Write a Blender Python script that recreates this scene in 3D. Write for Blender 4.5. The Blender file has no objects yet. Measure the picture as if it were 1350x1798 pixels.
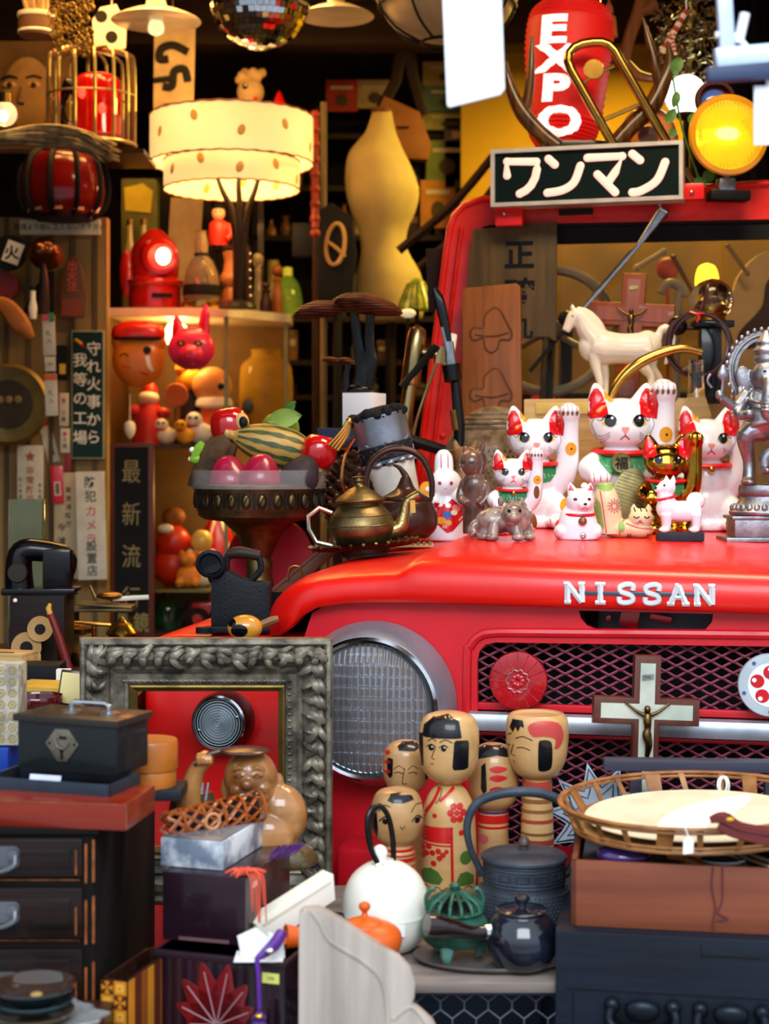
import bpy, bmesh, math, random
from math import pi, sin, cos, radians as rad
from mathutils import Vector, Matrix, geometry
from mathutils.bvhtree import BVHTree
random.seed(7)
SC = bpy.context.scene
COL = SC.collection
# ------------------------------------------------------------------ camera, sky, lights, exposure
F, HZ, H = 2800.0, 800.0, 1.30          # focal length (image px), horizon row, eye height (m)
cam = bpy.data.cameras.new('camera')
camo = bpy.data.objects.new('camera', cam)
COL.objects.link(camo)
camo.location = (0, 0, H)
camo.rotation_euler = (pi/2, 0, 0)
cam.sensor_fit = 'VERTICAL'
cam.sensor_height = 36.0
cam.lens = F/1798*36
cam.shift_y = -(899-HZ)/1798
cam.clip_start = .05
cam.dof.use_dof = True
cam.dof.focus_distance = 2.65
cam.dof.aperture_fstop = 4.6
SC.camera = camo
SC.view_settings.view_transform = 'Standard'
SC.view_settings.look = 'None'
SC.view_settings.gamma = 1
SC.view_settings.use_curve_mapping = False
SC.view_settings.exposure = 0.0
w = bpy.data.worlds.new('sky'); SC.world = w
w.use_nodes = True
nt = w.node_tree
bg = nt.nodes['Background']
tc = nt.nodes.new('ShaderNodeTexCoord'); sx = nt.nodes.new('ShaderNodeSeparateXYZ'); cr = nt.nodes.new('ShaderNodeValToRGB')
nt.links.new(tc.outputs['Generated'], sx.inputs[0]); nt.links.new(sx.outputs['Z'], cr.inputs[0]); nt.links.new(cr.outputs[0], bg.inputs[0])
cr.color_ramp.elements[0].color = (.30, .34, .40, 1); cr.color_ramp.elements[0].position = .0
cr.color_ramp.elements[1].color = (.80, .90, 1.0, 1); cr.color_ramp.elements[1].position = .35
bg.inputs[1].default_value = 1.45
def lamp(kind, loc, energy, color, size=.1, rot=None, sy=None, name='lamp_light'):
    l = bpy.data.lights.new(name, kind); l.energy = energy; l.color = color
    if kind == 'AREA':
        l.size = size
        if sy: l.shape = 'RECTANGLE'; l.size_y = sy
    elif kind != 'SUN': l.shadow_soft_size = size
    o = bpy.data.objects.new(name, l); COL.objects.link(o); o.location = loc
    if rot: o.rotation_euler = rot
    return o
WARM = (1.0, .52, .14)
WARM2 = (1.0, .60, .22)
# daylight from the street, and warm ceiling lamps of the shop
lamp('AREA', (.3, -1.4, 3.5), 165, (.84, .92, 1.0), 3.0, (rad(55), 0, 0), 1.6, 'street_daylight')
lamp('AREA', (-.6, 4.1, 2.66), 34, WARM, .9, (0, 0, 0), .5, 'ceiling_lamp_light')
lamp('AREA', (.55, 2.75, 2.6), 22, (1.0, .78, .50), .7, (0, 0, 0), .4, 'ceiling_lamp_light')
lamp('AREA', (.9, 4.7, 2.6), 40, (1.0, .66, .12), .6, (0, 0, 0), .4, 'ceiling_lamp_light')
# ------------------------------------------------------------------ helpers
def P(px, py, D): return Vector(((px-675)*D/F, D, H+(HZ-py)*D/F))
def zpy(py, D): return H+(HZ-py)*D/F
def Dz(py, z): return (H-z)*F/(py-HZ)
def lin(h):
    if not isinstance(h, str): return h
    c = [int(h[i:i+2], 16)/255 for i in (0, 2, 4)]
    return tuple(x/12.92 if x <= .04045 else ((x+.055)/1.055)**2.4 for x in c)
_mc = {}
def mt(name, c, rough=.5, metal=0, var=.12, vs=18., bump=0., bs=120., coat=0., emit=0., tr=0., c2=None, wood=None, ior=1.45, alpha=1., sub=0., wave=None, contrast=.5):
    """procedural principled material; wood = grain axis (0 x, 1 y, 2 z); c2 second colour mixed in by noise"""
    if name in _mc: return _mc[name]
    m = bpy.data.materials.new(name); m.use_nodes = True; _mc[name] = m
    n = m.node_tree.nodes; L = m.node_tree.links; b = n['Principled BSDF']
    c = lin(c); hi = lin(c2) if c2 else tuple(min(1, x*(1+var)) for x in c); lo = c if c2 else tuple(x*(1-var) for x in c)
    co = n.new('ShaderNodeTexCoord'); mp = n.new('ShaderNodeMapping'); L.new(co.outputs['Object'], mp.inputs[0])
    if wood is not None:
        s = [1., 1., 1.]; s[wood] = .07; mp.inputs['Scale'].default_value = s
    nz = n.new('ShaderNodeTexNoise'); nz.inputs['Scale'].default_value = vs*(3 if wood is not None else 1); nz.inputs['Detail'].default_value = 5
    L.new(mp.outputs[0], nz.inputs[0])
    rp = n.new('ShaderNodeValToRGB'); rp.color_ramp.elements[0].position = .5-.5*contrast*.6; rp.color_ramp.elements[1].position = .5+.5*contrast*.6
    rp.color_ramp.elements[0].color = (*lo, 1); rp.color_ramp.elements[1].color = (*hi, 1)
    L.new(nz.outputs[0], rp.inputs[0]); L.new(rp.outputs[0], b.inputs['Base Color'])
    if sum(c) < .12: b.inputs['Specular IOR Level'].default_value = .28
    b.inputs['Roughness'].default_value = rough; b.inputs['Metallic'].default_value = metal
    b.inputs['Coat Weight'].default_value = coat; b.inputs['Coat Roughness'].default_value = .08
    b.inputs['Transmission Weight'].default_value = tr; b.inputs['IOR'].default_value = ior
    b.inputs['Alpha'].default_value = alpha
    if sub: b.inputs['Subsurface Weight'].default_value = sub; b.inputs['Subsurface Radius'].default_value = (.01, .008, .006)
    if emit:
        L.new(rp.outputs[0], b.inputs['Emission Color']); b.inputs['Emission Strength'].default_value = emit
    if bump:
        n2 = n.new('ShaderNodeTexNoise'); n2.inputs['Scale'].default_value = bs; n2.inputs['Detail'].default_value = 4
        L.new(mp.outputs[0], n2.inputs[0])
        bp = n.new('ShaderNodeBump'); bp.inputs['Strength'].default_value = bump; bp.inputs['Distance'].default_value = .004
        L.new(n2.outputs[0], bp.inputs['Height']); L.new(bp.outputs[0], b.inputs['Normal'])
    if wave:
        wv = n.new('ShaderNodeTexWave'); wv.bands_direction = wave[0]; wv.inputs['Scale'].default_value = wave[1]; wv.inputs['Distortion'].default_value = wave[3] if len(wave) > 3 else 0
        L.new(co.outputs['Object'], wv.inputs[0])
        bp = n.new('ShaderNodeBump'); bp.inputs['Strength'].default_value = wave[2]; bp.inputs['Distance'].default_value = .004
        L.new(wv.outputs['Fac'], bp.inputs['Height']); L.new(bp.outputs[0], b.inputs['Normal'])
    return m
def cr_(pts, n=6, closed=False):
    """Catmull-Rom through points of any dimension"""
    N = len(pts); out = []
    g = (lambda i: pts[i % N]) if closed else (lambda i: pts[max(0, min(N-1, i))])
    for i in range(N if closed else N-1):
        a, b, c, d = g(i-1), g(i), g(i+1), g(i+2)
        for k in range(n):
            t = k/n
            out.append(tuple(.5*(2*q+(r-p)*t+(2*p-5*q+4*r-s)*t*t+(3*q-p-3*r+s)*t**3) for p, q, r, s in zip(a, b, c, d)))
    if not closed: out.append(tuple(pts[-1]))
    return out
def Tm(x=0, y=0, z=0): return Matrix.Translation((x, y, z))
def Rm(deg, ax='Z'): return Matrix.Rotation(rad(deg), 4, ax)
def Sm(x, y=None, z=None): return Matrix.Diagonal((x, x if y is None else y, x if z is None else z, 1))
_tc = {}
def glyphs(ch, offset=0.):
    """one line of lettering as flat triangles in the xz plane, centred, 1 unit = font size"""
    k = (ch, offset)
    if k not in _tc:
        cu = bpy.data.curves.new('lettering', 'FONT'); cu.body = ch; cu.size = 1; cu.offset = offset; cu.resolution_u = 3; cu.fill_mode = 'FRONT'
        o = bpy.data.objects.new('lettering', cu); me = o.to_mesh()
        v = [(p.co.x, p.co.y) for p in me.vertices]; f = [tuple(p.vertices) for p in me.polygons]
        o.to_mesh_clear(); bpy.data.objects.remove(o); bpy.data.curves.remove(cu)
        if v:
            cx = (min(p[0] for p in v)+max(p[0] for p in v))/2; cz = (min(p[1] for p in v)+max(p[1] for p in v))/2
        else: cx = cz = 0
        _tc[k] = ([(x-cx, z-cz) for x, z in v], f)
    return _tc[k]
class MB:
    """collects shapes; build() links them as ONE mesh object. x right, y away, z up, units of the thing (u metres each)"""
    def __init__(s, m=None): s.v = []; s.f = []; s.k = []; s.ms = []; s.m = m; s.mx = None
    def at(s, mx=None): s.mx = mx; return s
    def mi(s, m):
        m = m or s.m
        if m not in s.ms: s.ms.append(m)
        return s.ms.index(m)
    def add(s, vs, fs, m=None):
        o = len(s.v); k = s.mi(m)
        if s.mx is not None: vs = [tuple(s.mx @ Vector(v)) for v in vs]
        s.v += [tuple(v) for v in vs]
        for f in fs: s.f.append(tuple(i+o for i in f)); s.k.append(k)
        return s
    def bm(s, b, m=None):
        b.verts.ensure_lookup_table(); b.verts.index_update()
        s.add([v.co[:] for v in b.verts], [[v.index for v in f.verts] for f in b.faces], m); b.free(); return s
    def box(s, c, d, m=None, bev=0, seg=2, mx=None):
        b = bmesh.new(); bmesh.ops.create_cube(b, size=1)
        for v in b.verts: v.co = Vector((v.co.x*d[0], v.co.y*d[1], v.co.z*d[2]))
        if bev: bmesh.ops.bevel(b, geom=b.edges[:], offset=min(bev, .49*min(d)), segments=seg, profile=.6, affect='EDGES')
        t = Tm(*c) @ (mx or Matrix())
        for v in b.verts: v.co = t @ v.co
        return s.bm(b, m)
    def lathe(s, prof, m=None, seg=32, c=(0, 0, 0), sm=0, sy=1., mx=None, rf=None):
        if sm: prof = cr_(prof, sm)
        vs = []; fs = []
        t = Tm(*c) @ (mx or Matrix())
        for j, (r, z) in enumerate(prof):
            for i in range(seg):
                a = 2*pi*i/seg; q = max(r, 1e-4)*(rf(a, j) if rf else 1)
                vs.append(tuple(t @ Vector((q*cos(a), q*sin(a)*sy, z))))
        n = len(prof)
        for j in range(n-1):
            for i in range(seg):
                i2 = (i+1) % seg
                fs.append((j*seg+i, j*seg+i2, (j+1)*seg+i2, (j+1)*seg+i))
        if prof[0][0] > 1e-3: fs.append(tuple(reversed(range(seg))))
        if prof[-1][0] > 1e-3: fs.append(tuple((n-1)*seg+i for i in range(seg)))
        return s.add(vs, fs, m)
    def tube(s, pts, r, m=None, seg=8, sm=0, closed=False, flat=1.):
        if sm:
            if not isinstance(r, (int, float)): q = cr_([(*p, e) for p, e in zip(pts, r)], sm, closed); pts = [p[:3] for p in q]; r = [p[3] for p in q]
            else: pts = cr_(pts, sm, closed)
        pts = [Vector(p) for p in pts]; n = len(pts)
        R = (lambda i: r) if isinstance(r, (int, float)) else (lambda i: r[i])
        vs = []; fs = []; up = None
        for i in range(n):
            t = (pts[(i+1) % n]-pts[i-1]) if closed else (pts[min(i+1, n-1)]-pts[max(i-1, 0)])
            if t.length < 1e-9: t = Vector((0, 0, 1))
            t.normalize()
            if up is None: up = Vector((0, 1, 0)) if abs(t.y) < .8 else Vector((0, 0, 1))
            up = up-t*up.dot(t)
            if up.length < 1e-6: up = t.orthogonal()
            up.normalize(); sd = t.cross(up)
            for k in range(seg):
                a = 2*pi*k/seg; vs.append(tuple(pts[i]+(sd*cos(a)+up*sin(a)*flat)*R(i)))
        for i in range(n if closed else n-1):
            j = (i+1) % n
            for k in range(seg):
                k2 = (k+1) % seg; fs.append((i*seg+k, i*seg+k2, j*seg+k2, j*seg+k))
        if not closed: fs += [tuple(reversed(range(seg))), tuple((n-1)*seg+k for k in range(seg))]
        return s.add(vs, fs, m)
    def ell(s, c, r, m=None, seg=(24, 14), mx=None):
        a, b = seg
        if isinstance(r, (int, float)): r = (r, r, r)
        vs = [(0, 0, -1)]; fs = []
        for j in range(1, b):
            t = -pi/2+pi*j/b
            for i in range(a): p = 2*pi*i/a; vs.append((cos(t)*cos(p), cos(t)*sin(p), sin(t)))
        vs.append((0, 0, 1)); N = len(vs)-1
        for i in range(a):
            i2 = (i+1) % a
            fs.append((0, 1+i2, 1+i)); fs.append((N, N-a+i, N-a+i2))
            for j in range(b-2): fs.append((1+j*a+i, 1+j*a+i2, 1+(j+1)*a+i2, 1+(j+1)*a+i))
        t = Tm(*c) @ (mx or Matrix()) @ Sm(*r)
        return s.add([tuple(t @ Vector(v)) for v in vs], fs, m)
    def plate(s, outer, th, m=None, holes=(), y=0., mx=None, bev=0):
        """2-D outline (x,z) with holes, given thickness th along y"""
        if bev and not holes:
            b = bmesh.new(); f = b.faces.new([b.verts.new((x, 0, z)) for x, z in outer])
            r = bmesh.ops.extrude_face_region(b, geom=[f]); bmesh.ops.translate(b, vec=(0, th, 0), verts=[e for e in r['geom'] if isinstance(e, bmesh.types.BMVert)])
            bmesh.ops.recalc_face_normals(b, faces=b.faces[:])
            es = [e for e in b.edges if len({round(v.co.y, 5) for v in e.verts}) == 1]
            bmesh.ops.bevel(b, geom=es, offset=bev, segments=2, profile=.6, affect='EDGES', clamp_overlap=True)
            bmesh.ops.triangulate(b, faces=[f for f in b.faces if len(f.verts) > 4])
            t = (mx or Matrix()) @ Tm(0, y, 0)
            for v in b.verts: v.co = t @ v.co
            return s.bm(b, m)
        loops = [list(outer)]+[list(h) for h in holes]
        flat = [p for l in loops for p in l]; N = len(flat)
        tri = geometry.tessellate_polygon([[Vector((x, z, 0)) for x, z in l] for l in loops])
        vs = [(x, y, z) for x, z in flat]+[(x, y+th, z) for x, z in flat]
        fs = [tuple(t) for t in tri]+[tuple(i+N for i in reversed(t)) for t in tri]
        o = 0
        for l in loops:
            n = len(l)
            for i in range(n): fs.append((o+i, o+(i+1) % n, N+o+(i+1) % n, N+o+i))
            o += n
        b = bmesh.new(); bv = [b.verts.new(v) for v in vs]
        for f in fs:
            try: b.faces.new([bv[i] for i in f])
            except ValueError: pass
        bmesh.ops.recalc_face_normals(b, faces=b.faces[:])
        if mx:
            for v in b.verts: v.co = mx @ v.co
        return s.bm(b, m)
    def text(s, t, size, m, c=(0, 0, 0), off=0., th=.6, sx=1., mx=None, vert=0):
        """lettering facing -y; vert = step for characters stacked downwards"""
        T0 = Tm(*c) @ (mx or Matrix())
        for i, ch in enumerate(list(t) if vert else [t]):
            gv, gf = glyphs(ch, off)
            if not gv: continue
            zo = -i*vert; n = len(gv)
            vs = [tuple(T0 @ Vector((x*size*sx, 0, z*size+zo))) for x, z in gv]
            s.add(vs, gf, m)
        return s
    def decal(s, poly, m, off=.5, L=None, mx=None, view='y', far=4000):
        """paint: outline (x,z) laid on the collected surface as seen along +y (after mx)"""
        bv = BVHTree.FromPolygons([Vector(v) for v in s.v], s.f) if not getattr(s, 'bv', None) else s.bv
        tris = None
        if isinstance(poly, tuple): poly, tris = poly
        b = bmesh.new(); vv = [b.verts.new((x, 0, z)) for x, z in poly]
        for t in tris or geometry.tessellate_polygon([[Vector((x, z, 0)) for x, z in poly]]):
            try: b.faces.new([vv[i] for i in t])
            except ValueError: pass
        xs = [p[0] for p in poly]; zs = [p[1] for p in poly]
        L = L or max(max(xs)-min(xs), max(zs)-min(zs))/10
        for _ in range(6):
            es = [e for e in b.edges if e.calc_length() > L]
            if not es: break
            bmesh.ops.subdivide_edges(b, edges=es, cuts=1); bmesh.ops.triangulate(b, faces=b.faces[:])
        mx = mx or Matrix(); d = (mx.to_3x3() @ Vector((0, 1, 0))).normalized()
        for v in b.verts:
            o = mx @ Vector((v.co.x, -far, v.co.z)); h, n, _, _ = bv.ray_cast(o, d)
            if h is None:
                h, n, _, _ = bv.find_nearest(mx @ Vector((v.co.x, 0, v.co.z)))
            if n.dot(d) > 0: n = -n
            v.co = h+(n*.6-d*.4).normalized()*off
        bmesh.ops.recalc_face_normals(b, faces=b.faces[:])
        fc = [f for f in b.faces]
        if fc and sum((f.normal.dot(d) for f in fc)) > 0: bmesh.ops.reverse_faces(b, faces=fc)
        return s.bm(b, m)
    def dtext(s, ch, size, x, z, m, off=.5, bold=.02, sx=1., L=None, mx=None):
        gv, gf = glyphs(ch, bold)
        return s.decal(([(x+a*size*sx, z+c*size) for a, c in gv], gf), m, off, L or size/4, mx)
    def freeze(s): s.bv = BVHTree.FromPolygons([Vector(v) for v in s.v], s.f); return s
    def remesh(s, vox, smooth=4, fac=.5):
        me = bpy.data.meshes.new('tmp'); me.from_pydata(s.v, [], s.f)
        o = bpy.data.objects.new('tmp', me); TMP.collection.objects.link(o)
        r = o.modifiers.new('r', 'REMESH'); r.mode = 'VOXEL'; r.voxel_size = vox
        if smooth: q = o.modifiers.new('s', 'SMOOTH'); q.iterations = smooth; q.factor = fac
        TMP.view_layers[0].update()
        dg = TMP.view_layers[0].depsgraph; e = o.evaluated_get(dg); m2 = e.to_mesh()
        s.v = [v.co[:] for v in m2.vertices]; s.f = [tuple(p.vertices) for p in m2.polygons]; s.k = [0]*len(s.f); s.ms = [s.m]
        e.to_mesh_clear(); bpy.data.objects.remove(o); bpy.data.meshes.remove(me); s.freeze(); return s
    def build(s, name, u=1., parent=None, smooth=True, ang=38):
        me = bpy.data.meshes.new(name); me.from_pydata([(x*u, y*u, z*u) for x, y, z in s.v], [], s.f)
        for m in s.ms: me.materials.append(m)
        me.polygons.foreach_set('material_index', s.k)
        me.update()
        if smooth:
            me.polygons.foreach_set('use_smooth', [True]*len(s.f)); me.set_sharp_from_angle(angle=rad(ang))
        o = bpy.data.objects.new(name, me); COL.objects.link(o)
        if parent: o.parent = parent
        return o
TMP = bpy.data.scenes.new('workbench')
CUR = [0, 0]
def q(px, py, y=0.): return (px-CUR[0], y, CUR[1]-py)
def q2(px, py): return (px-CUR[0], CUR[1]-py)
def q2s(*a): return [q2(a[i], a[i+1]) for i in range(0, len(a), 2)]
def tags(o, label, cat, group=None):
    o['label'] = label; o['category'] = cat
    if group: o['group'] = group
class Th:
    """a thing: an Empty at its base that parents its parts; lengths are photo pixels at its depth"""
    def __init__(s, name, label, cat, px, py, D, rz=0, group=None, rx=0, ry=0, loc=None, u=None):
        s.root = bpy.data.objects.new(name, None); COL.objects.link(s.root); s.root.empty_display_size = .05
        s.root.location = loc if loc is not None else P(px, py, D); s.root.rotation_euler = (rad(rx), rad(ry), rad(rz)); s.u = u or D/F
        tags(s.root, label, cat, group); CUR[0] = px; CUR[1] = py
    def p(s, name, mb, parent=None, label=None, ang=38):
        o = mb.build(name, s.u, parent or s.root, ang=ang)
        if label: o['label'] = label
        return o
def solo(name, label, cat, mb, px, py, D, rz=0, group=None, rx=0, ry=0, loc=None, u=None, ang=38):
    o = mb.build(name, u or D/F, ang=ang); o.location = loc if loc is not None else P(px, py, D); o.rotation_euler = (rad(rx), rad(ry), rad(rz)); tags(o, label, cat, group); return o
def org(px, py): CUR[0] = px; CUR[1] = py
def struct(name, mb, u=1., loc=(0, 0, 0), rz=0):
    o = mb.build(name, u); o.location = loc; o.rotation_euler = (0, 0, rad(rz)); o['kind'] = 'structure'; return o
def B3(Lp, Cp, Rp, D):
    """box footprint from three base corners seen in the photo (left, front, right): loc of front corner, rz, width, depth in px at D"""
    z = zpy(Cp[1], D)
    c = P(*Cp, D); l = P(*Lp, Dz(Lp[1], z)); r = P(*Rp, Dz(Rp[1], z))
    wv = c-l; rz = math.degrees(math.atan2(wv.y, wv.x)); u = D/F
    return c, rz, wv.length/u, (r-c).length/u
def circ(cx, cz, rx, rz=None, n=24, a0=0, a1=360):
    rz = rz or rx
    full = abs(a1-a0) >= 360
    return [(cx+rx*cos(rad(a0+(a1-a0)*i/(n if full else n-1))), cz+rz*sin(rad(a0+(a1-a0)*i/(n if full else n-1)))) for i in range(n)]
def rrect(x0, z0, x1, z1, r, n=5):
    o = []
    for cx, cz, a in ((x1-r, z1-r, 0), (x0+r, z1-r, 90), (x0+r, z0+r, 180), (x1-r, z0+r, 270)):
        o += [(cx+r*cos(rad(a+90*i/n)), cz+r*sin(rad(a+90*i/n))) for i in range(n+1)]
    return o
def stroke(pts, w0, w1=None, sm=5, wm=None):
    """tapered ribbon outline through 2-D points"""
    w1 = w0 if w1 is None else w1; wm = max(w0, w1) if wm is None else wm
    p = cr_(pts, sm) if len(pts) > 2 and sm else list(pts); n = len(p); a = []; b = []
    for i in range(n):
        dx = p[min(i+1, n-1)][0]-p[max(i-1, 0)][0]; dz = p[min(i+1, n-1)][1]-p[max(i-1, 0)][1]; l = math.hypot(dx, dz) or 1
        t = i/(n-1); hw = ((w0*(1-2*t)+wm*2*t) if t < .5 else (wm*(2-2*t)+w1*(2*t-1)))/2
        a.append((p[i][0]-dz/l*hw, p[i][1]+dx/l*hw)); b.append((p[i][0]+dz/l*hw, p[i][1]-dx/l*hw))
    return a+b[::-1]
# ------------------------------------------------------------------ materials used by many things
RED = mt('red_paint', 'e00c04', .36, var=.06, vs=6, coat=.15, bump=.02, bs=300)
REDD = mt('red_paint_nose', 'cf1020', .42, var=.08, vs=8, coat=.2, bump=.03, bs=250)
BLK = mt('black_gloss', '08080a', .25, coat=.3)
BLKM = mt('black_matt', '0c0b0b', .6, bump=.1)
INK = mt('black_ink', '070708', .45)
CHR = mt('chrome', 'c8ccd2', .12, 1, var=.04)
CHRW = mt('worn_chrome', 'a6abb4', .28, 1, var=.15, vs=40, bump=.08)
WHT = mt('white_ceramic', 'f1f4fa', .18, var=.02, coat=.6)
CREAM = mt('cream_ceramic', 'f0e8d6', .3, var=.03, coat=.3)
REDP = mt('red_enamel', 'd0101c', .25, var=.05, coat=.4)
BRASS = mt('aged_brass', '8c6b34', .34, 1, var=.25, vs=30, bump=.06)
BRASSB = mt('bright_brass', 'c79a4a', .22, 1, var=.15, vs=30)
DKBR = mt('dark_brass', '6c5a3a', .46, 1, var=.3, vs=40, bump=.1)
IRON = mt('iron_black', '23262b', .55, .35, var=.2, vs=40, bump=.25, bs=260)
GOLD = mt('gold_leaf', 'b8862c', .13, 1, var=.1)
PEWTER = mt('pewter', '94949a', .44, 1, var=.25, vs=50, bump=.12, bs=200)
WDR = mt('red_wood', '7e3018', .35, var=.3, wood=0, coat=.3, vs=22)
WDD = mt('dark_wood', '2e1710', .4, var=.4, wood=0, coat=.2, vs=22)
WDM = mt('brown_wood', '7a4a24', .45, var=.3, wood=2, vs=22)
WDO = mt('orange_wood', '8e4e16', .45, var=.25, wood=2, vs=22)
WDL = mt('pale_wood', 'c9a36a', .5, var=.2, wood=0, vs=22)
PAPER = mt('paper', 'efe6d2', .8, var=.04)
WPAPER = mt('white_paper', 'f2f2f2', .7, var=.03)
GLASS = mt('clear_glass', 'ffffff', .02, tr=1, ior=1.3, var=0)
YEL = mt('yellow_paint', 'e0a818', .4, var=.06)
ORG = mt('orange_paint', 'e0661a', .35, var=.06, coat=.3)
GRN = mt('green_paint', '2f8a4e', .4, var=.1)
TEAL = mt('dark_green_enamel', '0c2a22', .45, var=.1)
PINK = mt('pink_paint', 'e0304e', .35, coat=.4, var=.08)
# ------------------------------------------------------------------ the shop
b = MB(mt('shop_floor', '4a4038', .7, var=.2, bump=.1)); b.box((0, 4.6, -.05), (7, 6.4, .1)); struct('floor', b)
b = MB(mt('street', '9a9a9c', .9, var=.15, bump=.3)); b.box((0, -3.6, -.06), (16, 10, .1)); struct('ground', b)
WALLB = mt('back_wall_paint', '3b2a16', .8, var=.35, vs=3)
b = MB(WALLB); b.box((0, 7.05, 1.4), (7, .1, 2.9)); struct('wall_back', b)
b = MB(mt('side_wall_boards', '40301c', .75, var=.3, wood=2, vs=8)); b.box((-1.75, 4.6, 1.4), (.1, 5.0, 2.9)); struct('wall_left', b)
b = MB(mt('yellow_wall', '9a7a12', .8, var=.12, vs=4)); b.box((2.15, 4.6, 1.4), (.1, 5.0, 2.9)); struct('wall_right', b)
b = MB(mt('ceiling_boards', '4a3a24', .75, var=.3, wood=1, vs=6)); b.box((.2, 4.75, 2.78), (4.2, 4.7, .08)); struct('ceiling', b)
b = MB(mt('valance_wood', '2a1c10', .8)); b.box((.2, 2.18, 2.4), (4.2, .06, .8)); struct('beam_front', b)  # unseen board, added to keep street daylight off the deep interior
for i, yy in enumerate((4.1, 5.1, 6.1)):
    b = MB(mt('beam_wood', '33231180'[:6], .7, var=.3, wood=0, vs=8)); b.box((.2, yy, 2.67), (3.8, .12, .14), bev=.01); struct('beam_%d' % (i+1), b)
# ------------------------------------------------------------------ the car (local x along its nose, y towards its cabin, metres)
TH = 12.0
CT = Th('car', 'red vintage off-road car with round headlamps and a mesh grille, loaded with curios', 'car', 675, 800, 2.55, rz=-TH, loc=(0, 2.55, 0), u=1)
CMX = Tm(0, 2.55, 0) @ Rm(-TH); CIV = CMX.inverted()
def cq(px, py, y=0.):
    """photo ray met with the car plane local y"""
    o = CIV @ Vector((0, 0, H)); d = CIV.to_3x3() @ Vector((px-675, F, HZ-py))
    t = (y-o.y)/d.y; p = o+d*t; return (p.x, y, p.z)
def cq2(px, py, y=0.): p = cq(px, py, y); return (p[0], p[2])
# hood: columns across, each a section from lip to windscreen
cols = [(480, 1090, 1113, .13), (483, 1068, 1117, .085), (492, 1046, 1118, .05), (507, 1030, 1116, .022), (525, 1018, 1104, .008), (545, 1011, 1082, 0), (570, 1006, 1068, -.004),
        (620, 1001, 1061, -.005), (670, 998, 1060, -.006), (702, 996, 1060, -.007), (712, 992, 1060, -.008), (722, 985, 1060, -.009), (732, 980, 1060, -.01), (745, 977, 1060, -.01), (800, 978, 1061, -.01), (950, 984, 1066, -.012), (1100, 989, 1070, -.012),
        (1250, 994, 1075, -.012), (1350, 998, 1079, -.012)]
HB = []
for px, tp, bp, yo in cols:
    x, _, zt = cq(px, tp, .03+yo); zb = cq(px, bp, -.02+yo)[2]
    HB.append([x, zt, zb, yo])
x9, zt9, zb9, yo9 = HB[-1]
HB += [[.75, zt9, zb9, yo9], [.95, zt9, zb9, yo9], [1.03, zt9-.02, zb9-.01, .02], [1.10, zt9-.08, zb9-.03, .1]]
b = MB(RED); vs = []; n = 0
for x, zt, zb, yo in HB:
    h = zt-zb
    sec = [(.03, zb+.004), (-.018, zb), (-.024, zb+.004), (-.026, zb+h*.3), (-.024, zb+h*.62), (-.014, zb+h*.82), (.005, zb+h*.94), (.035, zb+h), (.09, zb+h+.004), (.2, zt+.0055), (.4, zt+.01), (.7, zt+.0145), (1.06, zt+.02), (1.09, zt+.02), (1.09, zt-.03)]
    n = len(sec); k = min(1, .13/(.13+max(0, yo)))
    for yy, zz in sec: vs.append((x+max(0, yo)*.0, yy+(yo if yy < .3 else 0)*1.0, zz))
fs = [(i*n+j, (i+1)*n+j, (i+1)*n+j+1, i*n+j+1) for i in range(len(HB)-1) for j in range(n-1)]
b.add(vs, fs); HOOD = CT.p('hood', b, ang=60)
hbv = BVHTree.FromPolygons([CMX @ Vector(v) for v in b.v], b.f)
def hoodD(px, py, df=3.1):
    h = hbv.ray_cast(Vector((0, 0, H)), Vector((px-675, F, HZ-py)).normalized())[0]
    return h.y if h else df
def hoodP(px, D):
    x = (px-675)*D/F; h = hbv.ray_cast(Vector((x, D, 3)), Vector((0, 0, -1)))[0]
    return Vector((x, D, h.z if h else 1.1))
# nose panel with grille opening and air slot
g = [cq2(*p) for p in ((838, 1160), (842, 1143), (852, 1132), (868, 1128), (1350, 1133), (1352, 1490), (870, 1510), (850, 1505), (840, 1490))]
gx1 = .80; g[4] = (gx1, g[4][1]); g[5] = (gx1, g[5][1])
slot = [cq2(*p) for p in ((1016, 1072), (1252, 1078), (1250, 1092), (1238, 1106), (1225, 1110), (1050, 1106), (1030, 1098), (1020, 1086))]
x0 = cq2(532, 1100)[0]; zt = cq2(600, 1050)[1]; zb = cq2(700, 1600)[1]
outer = [(x0, zb), (1.02, zb), (1.02, zt-.01), (x0+.06, zt), (x0+.015, zt-.025), (x0, zt-.07)]
b = MB(REDD); b.plate(outer, .012, holes=[g, slot])
rim = cr_([(x, 0, z) for x, z in [cq2(*p) for p in ((820, 1470), (820, 1170), (826, 1135), (842, 1117), (868, 1111), (950, 1111), (1350, 1115))]]+[(.85, 0, cq2(1350, 1115)[1])], 5)
b.tube(rim, .0075, seg=8); NOSE = CT.p('front_panel', b)
b = MB(mt('engine_dark', '060606', .8)); b.box((.3, .1, .86), (1.1, .01, .42)); CT.p('radiator', b)
b = MB(BLKM); c = cq(1040, 1090, .06); b.box((cq(1130, 1090, .07)[0], .075, c[2]), (.24, .006, .05), mt('slot_grey', '4a4a52', .5))
for i in range(6): b.lathe([(.009, 0), (.011, .003), (.009, .006)], c=(c[0], .05, c[2]-.02+i*.0065), seg=12)
for px, wd, hh in ((1068, .008, .012), (1105, .03, .03), (1160, .034, .012)):
    e = cq(px, 1090, .045); b.box((e[0], .05, e[2]+.004), (wd, .012, hh), REDP, bev=.003, mx=Rm(12, 'Y'))
CT.p('hood_latch', b)
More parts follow.
